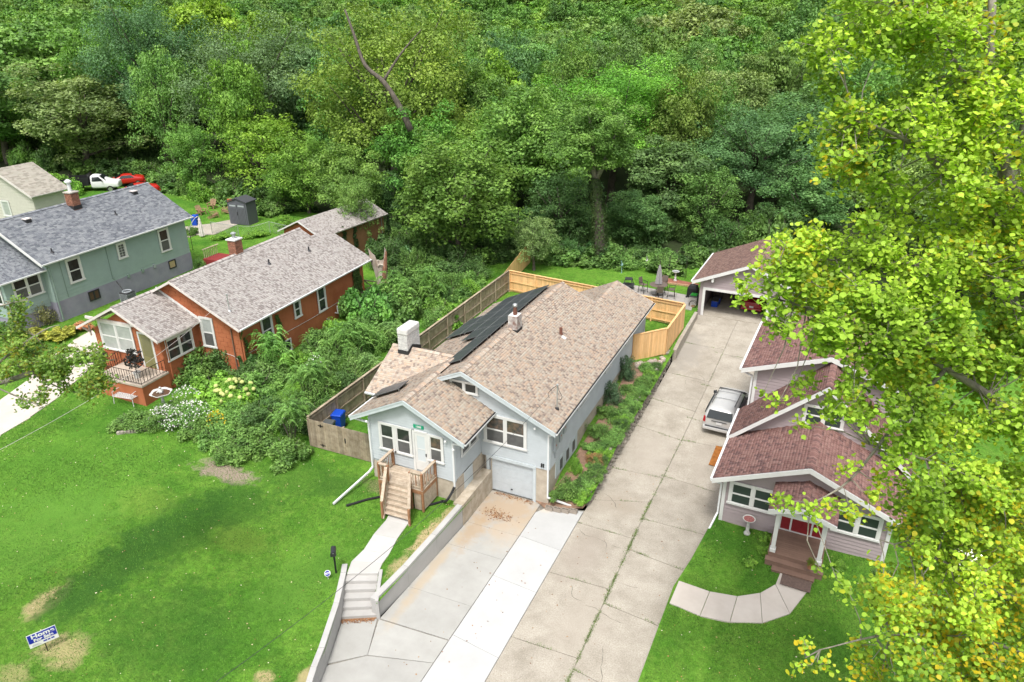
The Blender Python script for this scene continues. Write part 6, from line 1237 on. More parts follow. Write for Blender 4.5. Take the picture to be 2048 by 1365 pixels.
STN = mat('pale_cast_stone', (.42, .41, .39), .9, vscale=6, col2=(.62, .62, .60)); PUR = mat('reddish_flowers', (.20, .05, .06), .9, vscale=18, col2=(.40, .18, .16))
birdbath('bird_bath', 'pale stone bird bath filled with red flowers in front of the mauve house', at(1494, 1066, .6), PUR, STN, .82, .30); birdbath('bird_bath', 'pale bird bath at the forest edge behind the patio', (-11.95, 60.3, 1.9), GALV, STN, .8, .32)
AR = thing('garden_arch', 'thin dark metal garden arch at the forest edge behind the patio', 'arch', (-12.0, 61.0, 1.9))
for y in (0, .45): obj('hoop', MB().tube([(-.75, y, 0), (-.75, y, 1.7)]+[(-.75*math.cos(t), y, 1.7+.7*math.sin(t)) for t in np.linspace(0, math.pi, 12)]+[(.75, y, 1.7), (.75, y, 0)], .018, 5), IRON, AR)
for z in np.arange(.3, 1.8, .35):
    for x in (-.75, .75): obj('rung', MB().tube([(x, 0, z), (x, .45, z)], .012, 5), IRON, AR)
for i, (px, py, lb) in enumerate(((1213, 535, 'white heron garden statue at the forest edge left of the parasol'), (1243, 546, 'pale blue green garden statue on the lawn edge'), (1293, 536, 'small grey bird statue on a stake near the parasol'))):
    p = onz(px, py, 1.9); t = thing('garden_statue', lb, 'statue', (p.x, p.y, G(p.x, p.y))); mt = STN if i != 1 else mat('verdigris', (.22, .36, .36), .8, var=.2)
    obj('stake', MB().lathe([(.06, 0), (.03, .1), (.025, .6)], 8), mt, t); obj('figure', MB().ball((0, 0, .78), .14, 10, 6, (.8, 1.2, 1.1)).tube([(0, -.1, .85), (0, -.16, 1.05), (0, -.14, 1.18), (0, -.26, 1.2)], [.05, .03, .03, .012], 7), mt, t, smooth=True)
HF = thing('wire_border', 'low black hooped wire border on the lawn behind the cedar fence', 'border fence', (-17.6, 55.6, G(-17.6, 55.6)), 12)
for i in range(9): obj('hoop', MB().tube([(i*.3, 0, 0), (i*.3, 0, .45)]+[(i*.3+.14-.14*math.cos(t), 0, .45+.12*math.sin(t)) for t in np.linspace(0, math.pi, 6)]+[(i*.3+.28, 0, 0)], .012, 4), IRON, HF)
# mulch edging by the trees
eg = thing('brick_edging', 'row of tan edging bricks round the mulch below the garden arch', 'edging', (-13.2, 59.4, 1.92))
for i in range(14): obj('edging_brick', MB().box(i*.24, i*.24+.22, -.06, .06, -.05, .09), mat('tan_brick', (.42, .26, .16), .9, isl=.2), eg)
mu2 = struct(sheet('mulch_bed', [(-13.3, 59.5), (-9.9, 59.4), (-9.9, 60.4), (-13.3, 60.9)], lambda x, y: gz(x, y)+.04, mat('red_mulch', (.20, .07, .05), .95, vscale=8, col2=(.32, .14, .09), bump=.6), step=.6))
# ================================================================ porch things of the mauve house
dm_ = at(1590, 1163, .6); mt_ = obj('doormat', MB().box(-.62, .62, -.38, .38, 0, .02), mat('brown_mat', (.13, .09, .075), .95, var=.2, vscale=9)); mt_.location = (dm_[0]+.05, dm_[1]+.0, dm_[2]+.075); mt_.rotation_euler = (0, 0, math.radians(-3)); tag(mt_, 'flat brown doormat on the walk below the porch steps', 'doormat')
# ================================================================ garden of the orange house
BE = thing('iron_bench', 'white lacy cast iron garden bench against the orange stoop', 'bench', (*onz(254, 800, 2.0)[:2], G(-38.8, 25.2)), 8); BE.scale = (1.2, 1.2, 1.15)
WI = mat('white_cast_iron', (.50, .50, .50), .5)
def lace(parent, name, P, nu, nv, m):
    mb = MB()
    for i in range(nu):
        for j in range(nv):
            c = P((i+.5)/nu, (j+.5)/nv); ru, rv = P((i+.95)/nu, (j+.5)/nv), P((i+.5)/nu, (j+.95)/nv); a, b = Vector(ru)-Vector(c), Vector(rv)-Vector(c); c = Vector(c)
            mb.tube([c+a*math.cos(t)+b*math.sin(t) for t in np.linspace(0, 6.283, 9)], .012, 4, cap=False)
    return obj(name, mb, m, parent, stuff=True)
lace(BE, 'seat', lambda u, v: (-.6+1.2*u, -.25+.5*v, .45), 10, 5, WI); lace(BE, 'backrest', lambda u, v: (-.6+1.2*u, .26+.08*v, .45+(.4+.12*math.sin(u*math.pi))*v), 10, 4, WI)
obj('frame', MB().tube([(-.6, -.25, .45), (.6, -.25, .45), (.62, .25, .45), (.6, .33, .85), (.3, .35, .97), (0, .36, 1.0), (-.3, .35, .97), (-.6, .33, .85), (-.62, .25, .45), (-.6, -.25, .45)], .02, 6), WI, BE)
for x in (-.58, .58):
    for y in (-.22, .22): obj('leg', MB().tube([(x, y, .45), (x*1.04, y*1.15, 0)], .02, 6), WI, BE)
    obj('armrest', MB().tube([(x, -.22, .45), (x, -.24, .68), (x, .0, .72), (x, .28, .7)], .018, 6), WI, BE)
FT = thing('fountain', 'white shell fountain with a small figure among the garden bushes', 'fountain', (*onz(322, 786, 2.9)[:2], G(-34.8, 26.3)+.25), 0)
sc_ = MB(); n = 24; V = []; 
for r0, z in ((.06, .72), (.5, .86), (.62, .98), (.6, 1.0), (.48, .9), (.05, .86)):
    for k in range(n): a = 6.283*k/n; q = r0*(1+.07*math.cos(6*a)*(r0 > .3)); V.append((q*math.cos(a), q*math.sin(a), z))
F = [(i*n+k, i*n+(k+1) % n, (i+1)*n+(k+1) % n, (i+1)*n+k) for i in range(5) for k in range(n)]
obj('bowl', MB().add(V, F), STN, FT, smooth=True); obj('pedestal', MB().lathe([(.2, 0), (.1, .2), (.08, .6), (.12, .78)], 12), STN, FT, smooth=True); obj('figure', MB().ball((0, 0, 1.05), .14, 10, 6, (1, 1, 1.2)).ball((.02, -.02, 1.28), .075, 8, 6).tube([(-.05, -.1, 1.1), (-.12, -.2, 1.0)], .04, 6).tube([(.1, -.05, 1.1), (.2, -.12, 1.05)], .04, 6), STN, FT, smooth=True); obj('water', MB().lathe([(.02, .92), (.5, .925)], 20), mat('brown_water', (.10, .06, .04), .1), FT)
BS = thing('border_stones', 'curved row of tan border stones at the lawn edge of the flower bed', 'border', (*at(265, 868, 1.5)[:2], G(-35, 23.5)))
bp = [at(235, 872, 1.5), at(270, 868, 1.5), at(300, 863, 1.5), at(340, 858, 1.5), at(385, 853, 1.5)]; path = cr(bp, 5)
for i in range(len(path)-1):
    a, b = Vector(path[i])-BS.location, Vector(path[i+1])-BS.location; obj('border_stone', MB().bar(a+Vector((0, 0, .06)), b+Vector((0, 0, .06))-(b-a)*.06, .2, .2), STONE, BS, bevel=.02)
# tall stump
def rough(path, rs, n, seed, jag=0):
    mb = MB().tube(path, rs, n); r_ = random.Random(seed); N_ = len(mb.v)
    for i in range(N_):
        v = mb.v[i]; k = 1+r_.uniform(-.1, .1); c = path[min(i//n, len(path)-1)]; mb.v[i] = (c[0]+(v[0]-c[0])*k, c[1]+(v[1]-c[1])*k, v[2]+(r_.uniform(-jag, jag) if i//n == len(path)-1 else 0))
    return mb
stp_ = (-32.5, 46.1, G(-32.5, 46.1))
STB = mat('bare_stump_wood', (.46, .42, .37), .9, vscale=2.4, col2=(.27, .20, .15), stretch=(1, 1, .25), bump=.8, bscale=12)
SU = thing('tree_stump', 'tall broken pale stump with rusty wood behind the orange house', 'stump', stp_)
rg_ = random.Random(8); mb = MB(); n = 18; V = []; lv = [(0, .62, 0), (.4, .5, 0), (1.4, .44, -.05), (2.4, .5, -.12), (3.1, .62, -.2), (3.6, .7, -.25)]
for z, q, dx in lv:
    for k in range(n): a = 6.283*k/n; w = 1+.16*math.sin(3*a+z)+.10*math.sin(7*a)+rg_.uniform(-.05, .05); V.append((dx+q*w*math.cos(a)*1.05, q*w*math.sin(a)*.7, z+((.55*math.sin(2*a+.6)+rg_.uniform(-.3, .35)) if z == 3.6 else 0)))
top_ = len(V); V += [(-.2+.35*(v[0]+.25), v[1]*.5, 2.5) for v in V[-n:]]
F = [(i*n+k, i*n+(k+1) % n, (i+1)*n+(k+1) % n, (i+1)*n+k) for i in range(len(lv)) for k in range(n)]
obj('trunk', MB().add(V, F), STB, SU)
obj('splinter', rough([(.25, -.3, 1.6), (.42, -.25, 2.8), (.55, -.1, 4.1)], [.16, .2, .06], 7, 2, .05), mat('rusty_heartwood', (.22, .11, .07), .9, var=.3, vscale=5), SU)
LG = thing('field_gate', 'low cross braced timber gate at the rear corner of the orange house', 'gate', (-34.9, 46.6, G(-34.9, 46.6)), 8)
for x in (0, 1.5): obj('post', MB().box(x-.06, x+.06, -.06, .06, -.1, 1.3), DECKW, LG)
for z in (.2, 1.1): obj('rail', MB().bar((0, 0, z), (1.5, 0, z), .05, .1), DECKW, LG)
obj('brace', MB().bar((0, 0, .2), (1.5, 0, 1.1), .04, .09), DECKW, LG); obj('brace', MB().bar((0, .05, 1.1), (1.5, .05, .2), .04, .09), DECKW, LG)
# ================================================================ yard behind the sage house
SHD = mat('charcoal_resin', (.10, .105, .12), .6); SHR = mat('charcoal_shed_roof', (.055, .058, .065), .8, bump=.3)
SD = thing('shed', 'charcoal resin garden shed with double doors at the forest edge', 'shed', at(500, 446, 3.0), 2.4+3); SD.location = (*at(488, 447, 3.0)[:2], 3.0); SD.scale = (1.12, 1.12, 1.32)
obj('body', MB().extr([(-1.05, -.6, 0), (1.05, -.6, 0), (1.05, -.6, 1.8), (0, -.6, 2.05), (-1.05, -.6, 1.8)], (0, 1.4, 0)), SHD, SD)
obj('roof', MB().extr([(-1.15, -.7, 1.8), (0, -.7, 2.1), (1.15, -.7, 1.8), (1.15, -.7, 1.88), (0, -.7, 2.18), (-1.15, -.7, 1.88)], (0, 1.6, 0)), SHR, SD)
for x0, x1 in ((-.9, -.02), (.02, .9)):
    d_ = obj('door', MB().box(x0, x1, -.65, -.6, .05, 1.72), SHD, SD, bevel=.01)
    for k in range(5): obj('door_groove', MB().box(x0+.1+k*.15, x0+.13+k*.15, -.662, -.65, .1, 1.35), SHR, d_)
    obj('vent_strip', MB().box(x0+.1, x1-.1, -.665, -.65, 1.48, 1.6), GREYM, d_)
obj('handle', MB().box(-.03, .03, -.7, -.65, .8, 1.05), BLACK, SD)
PT = struct(thing('backyard_path', '', '', (0, 0, 0)))
for k in ('label', 'category'): del PT[k]
pl_ = [(370, 455), (420, 449), (465, 440), (478, 432)]; pr2 = [(378, 472), (430, 470), (470, 452), (486, 446)]
for i in range(3):
    p = [onz(*pl_[i], 3), onz(*pr2[i], 3), onz(*pr2[i+1], 3), onz(*pl_[i+1], 3)]; slab(PT, [(q.x, q.y) for q in p], C_OLD, lambda x, y: G(x, y)+.05, th=.12, gap=.01)
TEAK = mat('teak_wood', (.24, .14, .085), .8, vscale=8, col2=(.34, .22, .14))
def woodchair(label, px, py, rz, first=[None]):
    loc = at(px, py, 3.0)
    if first[0]: return dup(first[0], label, loc, rz)
    t = thing('adirondack_chair', label, 'chair', loc, rz, 'wooden chairs by the backyard fire circle')
    for i in range(5): obj('seat_slat', MB().bar((-.28, -.3+i*.12, .42-i*.035), (.28, -.3+i*.12, .42-i*.035), .1, .025), TEAK, t)
    for i in range(5): obj('back_slat', MB().bar((-.24+i*.12, .26, .28), (-.28+i*.14, .62, 1.0-.04*abs(i-2)), .1, .025, up=(0, 1, 0)), TEAK, t)
    for sx in (-1, 1):
        obj('leg', MB().bar((sx*.32, -.36, 0), (sx*.32, -.34, .6), .09, .04, up=(0, 1, 0)), TEAK, t); obj('leg', MB().bar((sx*.3, -.3, .38), (sx*.3, .75, .02), .04, .12), TEAK, t); obj('armrest', MB().bar((sx*.36, -.45, .62), (sx*.36, .42, .6), .13, .03), TEAK, t)
    first[0] = t; return t
woodchair('teak chair nearest the blue bin, its back to the houses', 430, 437, 150); woodchair('teak chair at the far side of the fire circle', 425, 420, 20); woodchair('teak chair closest to the shed', 453, 430, -60); woodchair('pale teak chair beside the blue bin', 404, 432, 80)
OC = thing('camp_chair', 'orange folding chair half hidden behind the charcoal shed', 'chair', at(461, 424, 3.0), 30); obj('seat', MB().box(-.25, .25, -.25, .25, .4, .44), mat('orange_fabric', (.40, .13, .05), .8), OC); obj('backrest', MB().extr([(-.25, .24, .44), (.25, .24, .44), (.27, .34, 1.25), (-.27, .34, 1.25)], (0, .03, 0)), MATS['orange_fabric'], OC)
for sx in (-1, 1): obj('leg', MB().bar((sx*.24, -.24, .4), (sx*.24, .26, 0), .03, .03, up=(0, 1, 0)), DARKM, OC); obj('leg', MB().bar((sx*.24, .24, .4), (sx*.24, -.26, 0), .03, .03, up=(0, 1, 0)), DARKM, OC)
wp = at(405, 475, 3.0); WU = thing('cantilever_parasol', 'closed white cantilever parasol hanging from a curved pole in the backyard', 'parasol', (wp[0], wp[1], wp[2]))
V = []; F = []; prof = [(.26, .15), (.24, .6), (.19, 1.2), (.12, 1.7), (.13, 1.78), (.05, 2.05)]; n = 14
for r0, z in prof:
    for k in range(n): a = 6.283*k/n; q = r0*(1 if k % 2 else .7); V.append((q*math.cos(a), q*math.sin(a), z))
F = [(i*n+k, i*n+(k+1) % n, (i+1)*n+(k+1) % n, (i+1)*n+k) for i in range(len(prof)-1) for k in range(n)]
obj('canopy', MB().add(V, F), mat('cream_parasol_fabric', (.66, .60, .58), .9, var=.05), WU); obj('pole', MB().tube(cr([(-1.4, -.3, 0), (-1.3, -.28, .7), (-.9, -.2, 1.4), (-.4, -.1, 1.95), (0, 0, 2.15)]), .03, 7), OTRIM, WU); obj('base', MB().box(-1.8, -1.1, -.6, .1, 0, .08), C_OLD, WU)
PF = thing('plant_hook', 'thin dark pole with a feeder behind the sage green house', 'garden pole', at(386, 500, 3.0)); obj('pole', MB().tube([(0, 0, 0), (0, 0, 1.9)], .025, 6), IRON, PF)
CF = thing('chain_link_fence', 'sagging chain link fence between the two back yards', 'fence', at(479, 476, 3.0)); o0 = Vector(CF.location)
cp_ = [Vector(at(*q, 3.0))-o0 for q in ((425, 468), (479, 476), (541, 466), (590, 474))]
for p in cp_: obj('post', MB().tube([p, p+Vector((0, 0, 1.25))], .03, 8), GALV, CF)
for a, b in zip(cp_[:-1], cp_[1:]):
    mid = a.lerp(b, .45)-Vector((0, 0, .25 if (b-a).length > 3 and a is cp_[1] else 0)); obj('top_rail', MB().tube([a+Vector((0, 0, 1.22)), mid+Vector((0, 0, 1.2)), b+Vector((0, 0, 1.22))], .022, 6), GALV, CF)
    mb = MB(); L_ = (b-a).length; n = int(L_/.16)
    for i in range(n):
        for (z0_, z1_, s0, s1) in ((.05, 1.18, i, i+4), (.05, 1.18, i+4, i)):
            p, q = a.lerp(b, min(1, s0/n)), a.lerp(b, min(1, s1/n)); mb.bar(p+Vector((0, 0, z0_)), q+Vector((0, 0, z1_)), .008, .008)
    obj('wire_mesh', mb, GALV, CF, stuff=True)
BC = thing('trash_can', 'black mesh trash can on the grass behind the orange house chimney', 'trash can', at(467, 500, 3.0)); obj('body', MB().lathe([(.25, 0), (.32, .9), (.34, .92), (.3, .92), (.24, .05)], 14), BLACK, BC)
RD = thing('red_deck', 'small red stained deck with grey railing behind the sage green house', 'deck', (-50.3, 44.4, 3.0), 2.4); obj('platform', MB().box(0.1, 2.4, 0, 1.9, .0, .75), mat('red_stain', (.22, .03, .03), .8, var=.15), RD)
for i in range(8): obj('baluster', MB().box(.2, .24, .1+i*.22, .14+i*.22, .75, 1.55), DECKW, RD)
obj('handrail', MB().box(.16, .28, 0, 1.9, 1.55, 1.6), DECKW, RD)
# dump truck and red car behind the sage house
WP = mat('white_truck_paint', (.66, .67, .67), .3, spec=.5)
TR = thing('dump_truck', 'white pickup truck with black dump bed behind the slate roof', 'truck', (*[q for q in onz(143, 388, 3.5)][:2], 3.6), -52)
sc2 = [(2.6, [(.8, .6), (.95, .7), (.97, 1.2), (.94, 1.4), (.8, 1.95), (.5, 2.02)]), (2.75, [(.85, .5), (.99, .65), (1.0, 1.2), (.97, 1.4), (.84, 2.02), (.5, 2.1)]), (3.7, [(.85, .5), (.99, .65), (1.0, 1.2), (.97, 1.38), (.83, 2.02), (.5, 2.1)]), (4.45, [(.85, .5), (.99, .65), (1.0, 1.15), (.95, 1.3), (.85, 1.36), (.5, 1.42)]), (5.6, [(.85, .5), (.97, .65), (.98, 1.1), (.9, 1.22), (.75, 1.28), (.4, 1.32)]), (5.75, [(.8, .5), (.92, .6), (.92, 1.0), (.84, 1.1), (.7, 1.15), (.4, 1.18)])]
carbody(TR, sc2, WP, 'cab'); wheels(TR, .9, 4.7, .98, .4)
obj('dump_bed', MB().box(-1.05, 1.05, -.6, 2.5, .95, 1.05).box(-1.05, -.98, -.6, 2.5, 1.05, 1.9).box(.98, 1.05, -.6, 2.5, 1.05, 1.9).box(-.98, .98, 2.43, 2.5, 1.05, 2.3), BLACK, TR); obj('windscreen', MB().extr([(-.78, 3.75, 2.0), (.78, 3.75, 2.0), (.9, 4.4, 1.42), (-.9, 4.4, 1.42)], (0, .03, .04)), CARGL, TR)
for sx in (-1, 1): obj('side_window', MB().extr([(sx*.96, 2.85, 1.42), (sx*.96, 4.1, 1.4), (sx*.86, 3.65, 1.92), (sx*.86, 2.9, 1.92)], (sx*.03, 0, .01)), CARGL, TR); obj('side_mirror', MB().box(sx*1.15-.1, sx*1.15+.1, 3.9, 4.0, 1.4, 1.7), BLACK, TR, bevel=.03)
rc = onz(318, 386, 3.6); sedan('bright red car at the edge of the yard behind the slate roof', (rc.x-.5, rc.y+.5, G(rc.x, rc.y)), 150, mat('bright_red_paint', (.42, .015, .01), .3, spec=.5), 'red_car')
rc = onz(250, 366, 3.8); sedan('red car parked in front of the white dump truck', (rc.x, rc.y+3, G(rc.x, rc.y+3)), 140, MATS['bright_red_paint'], 'red_car')
RF = thing('red_fence', 'dark red board fence behind the chimney of the slate roof', 'fence', (-72, 50.5, 3.7), 20)
for i in range(18): obj('board', MB().box(i*.3, i*.3+.28, 0, .03, 0, 1.5), MATS['red_stain'], RF)
# ================================================================ overhead cables
mt = Vector((-11.35, 30.18, mz+1.3))
def cable(label, a, b, drop, m, r_=.018):
    pts = sag(a, b, drop, 24); o = obj('cable', MB().tube([p-Vector(a) for p in pts], r_, 5), m); o.location = a; return tag(o, label, 'cable')
cable('grey service cable running from the roof mast down towards the street', mt, ptd(-60, 1700, 14), 1.2, DARKM, .009)
om = O.matrix_world @ Vector((3.17, 3.45, ZR(3.17)+1.0)); om = Matrix.Translation(O.location) @ Matrix.Rotation(math.radians(2.4), 4, 'Z') @ Vector((3.17, 3.45, ZR(3.17)+1.0))
cable('pale service cable running from the orange house roof over the front lawn', om, ptd(-120, 960, 21), .7, OTRIM, .009)
# ================================================================ foliage
def leafquads(C, Nn, size, r, asp=.62, fold=0):
    """one rhombic leaf (or leaf spray) per centre C, facing Nn"""
    n = len(C); t = r.normal(size=(n, 3)); t -= Nn*(t*Nn).sum(1, keepdims=True); t /= np.linalg.norm(t, axis=1, keepdims=True)+1e-9
    b = np.cross(Nn, t); L_ = (size*r.uniform(.6, 1.35, n))[:, None] if np.isscalar(size) else size[:, None]
    V = np.stack([C-t*L_*.5, C+b*L_*.5*asp-t*L_*.05, C+t*L_*.5-Nn*L_*.12, C-b*L_*.5*asp-t*L_*.05], 1).reshape(-1, 3)
    return V, np.arange(4*n).reshape(n, 4)
def rdir(n, r, up=0):
    d = r.normal(size=(n, 3)); d[:, 2] += up; return d/np.linalg.norm(d, axis=1, keepdims=True)
def crownmesh(name, seed, R_=4.5, H_=8.5, nb=60, per=260, leaf=.28, br=(.16, .30), droop=0, flat=.75, low=.0, m=None, asp=.62):
    """crown of leaf clumps: nb boughs on an uneven shell, each a cap of leaves; gaps between them show the inside"""
    r = np.random.default_rng(seed); Vs = []; k = 0; Cs = []
    d = rdir(nb, r, .25); rad = r.uniform(.40, 1.0, nb)*(1+.24*np.sin(3*np.arctan2(d[:, 1], d[:, 0])+seed)*np.sin(d[:, 2]*4+seed))
    ctr = d*rad[:, None]*np.array([R_, R_, H_/2])
    ctr[:, 2] += H_/2
    for i in range(nb):
        br_ = r.uniform(*br)*R_; n = int(per*(br_/(.23*R_))**2)
        dd = rdir(n, r, .45); rr_ = br_*r.uniform(.55, 1.05, n)**.6
        sub = 1+.25*np.sin(dd[:, 0]*7+i)*np.cos(dd[:, 1]*6+i*2)
        P = ctr[i]+dd*(rr_*sub)[:, None]*np.array([1, 1, flat]); P[:, 2] -= droop*r.random(n)*br_
        out = (P-np.array([0, 0, H_*.4])); out /= np.linalg.norm(out, axis=1, keepdims=True)+1e-9
        Nn = dd*.6+out*.3+r.normal(size=(n, 3))*.45+np.array([0, 0, .35]); Nn /= np.linalg.norm(Nn, axis=1, keepdims=True)
        V, _ = leafquads(P, Nn, leaf, r, asp); Vs.append(V)
    n = int(nb*per*.08); P = rdir(n, r)*(r.random((n, 1))**.5)*np.array([R_*.8, R_*.8, H_*.42]); P[:, 2] += H_/2; V, _ = leafquads(P, rdir(n, r, .3), leaf*1.1, r, asp); Vs.append(V)
    V = np.concatenate(Vs); V[:, 2] = np.maximum(V[:, 2], low); return fastmesh(name, V, np.arange(len(V)).reshape(-1, 4), m or LEAF), ctr
def trunkmesh(name, ctr, H0, seed, m=BARK, r0=.3, nl=12):
    """tapered trunk from the ground to inside the crown with limbs to the boughs; crown base sits at H0"""
    r_ = random.Random(seed); mb = MB(); top = ctr[:, 2].max()*.7
    path = [(0, 0, -1.0), (0, 0, 0), (r_.uniform(-.2, .2), r_.uniform(-.2, .2), H0*.6), (r_.uniform(-.4, .4), r_.uniform(-.4, .4), H0+top*.35), (r_.uniform(-.6, .6), r_.uniform(-.6, .6), H0+top)]
    mb.tube(path, [r0*1.5, r0*1.15, r0*.9, r0*.6, r0*.15], 8)
    idx = list(range(len(ctr))); r_.shuffle(idx)
    for i in idx[:nl]:
        c = ctr[i]; z0_ = H0+max(.0, (c[2])*.35)-.3; st_ = (0, 0, z0_); e_ = (c[0]*.9, c[1]*.9, H0+c[2]); mid = (c[0]*.4+r_.uniform(-.3, .3), c[1]*.4+r_.uniform(-.3, .3), z0_+(H0+c[2]-z0_)*.4)
        mb.tube([st_, mid, e_], [r0*.42, r0*.26, r0*.07], 5)
    me = bpy.data.meshes.new(name); me.from_pydata(mb.v, [], mb.f); me.materials.append(m)
    me.polygons.foreach_set('use_smooth', [True]*len(me.polygons)); return me
LG_ = 1.9
PROT = []
#            R   H   nb  per leaf  br            droop flat low  H0  r0
specs = [(4.5, 11.5, 120, 230, .24, (.12, .24), .2, .8, 3.5, 1.6, .30),
         (4.5, 11.0, 95, 270, .26, (.14, .27), .6, .65, 4.0, 2.0, .32),
         (4.5, 10.5, 150, 170, .22, (.09, .19), .5, .8, 3.0, 1.2, .28),
         (4.5, 12.0, 120, 230, .24, (.13, .23), .3, .85, 2.2, .6, .26),
         (4.5, 10.0, 85, 290, .30, (.15, .28), .2, .6, 4.5, 2.2, .34)]
for i, (R_, H_, nb, per, lf, br, dr__, fl_, _x, h0, r0) in enumerate(specs):
    cm, ctr = crownmesh('crown', 20+i, R_, H_, nb, per, lf, br, dr__, fl_); PROT.append((cm, trunkmesh('trunk', ctr, h0, i, r0=r0), h0, R_, H_))
cm, ctr = crownmesh('crown', 33, 4.5, 9.5, 105, 480, .14, (.13, .25), .6, .65); PROT.append((cm, trunkmesh('trunk', ctr, 2.5, 33, r0=.24, nl=20), 2.5, 4.5, 9.5))
FARP = []
for i in range(3):
    cm, ctr = crownmesh('crown', 50+i, 4.5, 8.5+i*.8, 60, 90, .50, (.16, .28), .1, .7); FARP.append((cm, trunkmesh('trunk', ctr, 4.0, 9+i, nl=4), 4.0, 4.5, 8.5+i*.8))
def tree(kind, label, x, y, H, Rr, col, rz=0, group=None, name='tree', h0f=None, far=False):
    P = (FARP if far else PROT)[kind]; cm, tm, h0, R_, H_ = P; z = G(x, y); full = h0+H_; sz = H/full; sx = Rr/R_
    t = thing(name, label, 'tree', (x, y, z), 0, group); t.scale = (sx, sx, sz); t.rotation_euler = (0, 0, rz)
    mobj('trunk', tm, t); c = mobj('crown', cm, t, color=tuple(min(1, (q*.72+k*.28)*LG_) for q, k in zip(col, (.058, .132, .026)))); c.location = (0, 0, h0); return t
def tpx(kind, label, px, pytop, w, rpx, col, name='tree', group=None, dz=0):
    """a tree whose top stands where the photo shows it at viewing distance w, rooted on the terrain below"""
    p = ptd(px, pytop, w); z = G(p.x, p.y); Rr = rpx/FPX*w; H = max(2.5, p.z-z); TREES.append((p.x, p.y, Rr)); return tree(kind, label, p.x, p.y, H, Rr, col, random.uniform(0, 6.28), group, name)
# ---------------------------------------------------------------- bushes
def bushmesh(seed, nb, per, leaf, R_=1.0, H_=1.2, asp=.5):
    r = np.random.default_rng(seed); Vs = []
    d = rdir(nb, r, .5); d[:, 2] = np.abs(d[:, 2]); ctr = d*r.uniform(.25, .85, nb)[:, None]*np.array([R_, R_, H_])
    for i in range(nb):
        b_ = r.uniform(.16, .34)*R_; dd = rdir(per, r, .5); P = ctr[i]+dd*(b_*r.uniform(.4, 1.15, per))[:, None]; Nn = dd*.5+r.normal(size=(per, 3))*.5+np.array([0, 0, .5]); Nn /= np.linalg.norm(Nn, axis=1, keepdims=True)
        V, _ = leafquads(P, Nn, leaf, r, asp); Vs.append(V)
    V = np.concatenate(Vs); V[:, 2] = np.maximum(V[:, 2], -.05); return fastmesh('leaves', V, np.arange(len(V)).reshape(-1, 4), BUSHLEAF)
def sumacmesh(seed, nst, leaf=.17):
    """upright stems carrying long feathered fronds"""
    r = np.random.default_rng(seed); Vs = []
    for k in range(nst):
        bx, by = r.uniform(-.7, .7, 2); h = r.uniform(.6, 1.25)
        for j in range(13):
            a = r.uniform(0, 6.283); L_ = r.uniform(.35, .62); n = 9; t = np.linspace(.12, 1, n); ax = np.array([math.cos(a), math.sin(a), 0]); sd_ = np.array([-math.sin(a), math.cos(a), 0])
            base = np.array([bx, by, h*r.uniform(.55, 1)]); C = base+ax*(t*L_)[:, None]+np.array([0, 0, 1])*(.22*t-.34*t**2)[:, None]
            for s in (-1, 1):
                d = sd_*s*.8+ax*.45; d /= np.linalg.norm(d); w = ax*.12; l_ = leaf*(1-.45*t)[:, None]
                Vs.append(np.stack([C, C+d*l_*.45+w*l_*2.0, C+d*l_-np.array([0, 0, .05])*l_*4, C+d*l_*.45-w*l_*2.0], 1).reshape(-1, 3))
    V = np.concatenate(Vs); return fastmesh('fronds', V, np.arange(len(V)).reshape(-1, 4), BUSHLEAF)
BU = [bushmesh(1, 30, 230, .11), bushmesh(2, 42, 150, .08), bushmesh(3, 22, 280, .16, asp=.8), bushmesh(4, 34, 150, .12, 1, 1.0)]; SM = [sumacmesh(5, 9), sumacmesh(6, 12)]
STEMM = MB()
for k in range(7): a = k*.9; STEMM.tube([(0, 0, -.1), (.25*math.cos(a), .25*math.sin(a), .4), (.5*math.cos(a), .5*math.sin(a), .8)], [.03, .02, .008], 5)
stem_me = bpy.data.meshes.new('stems'); stem_me.from_pydata(STEMM.v, [], STEMM.f); stem_me.materials.append(BARK)
def bush(me, label, x, y, R_, H_, col, group=None, name='bush', cat='bush', z=None):
    t = thing(name, label, cat, (x, y, G(x, y) if z is None else z), random.uniform(0, 360), group); t.scale = (R_, R_, H_); mobj('foliage', me, t, color=tuple(min(.9, q*1.75) for q in col)); mobj('stems', stem_me, t); return t
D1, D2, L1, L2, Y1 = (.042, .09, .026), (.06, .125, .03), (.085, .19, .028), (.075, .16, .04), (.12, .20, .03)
TREES = []
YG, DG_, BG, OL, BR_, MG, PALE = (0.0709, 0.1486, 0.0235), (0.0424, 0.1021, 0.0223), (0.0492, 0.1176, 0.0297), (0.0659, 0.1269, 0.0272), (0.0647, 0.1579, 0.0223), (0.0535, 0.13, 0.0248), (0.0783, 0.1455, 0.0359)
T = tpx
T(3, 'broad yellowish green linden tree behind the old fence, its crown reaching the ground', 905, 262, 62.5, 140, (.058, .115, .02))
T(5, 'tall olive yellow walnut tree with drooping boughs above the linden', 760, -30, 79, 190, (.10, .155, .025))
T(1, 'yellow green walnut tree leaning over the rear garage roof', 700, 290, 71, 75, (.075, .14, .03))
T(2, 'small pale green tree leaning over the cedar fence section', 1068, 425, 64, 55, (.10, .15, .06))
T(5, 'bright fresh green tree with wide crown above the ivy covered trunk', 1235, 105, 84, 165, (.065, .20, .022))
T(1, 'walnut tree with forked bare trunk rising from the back lawn edge', 1090, 175, 74, 120, (.07, .15, .03))
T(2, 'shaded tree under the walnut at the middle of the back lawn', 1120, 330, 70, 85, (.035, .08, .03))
T(5, 'large blue green oak tree behind the mauve garage', 1530, 190, 78, 160, (.045, .105, .045))
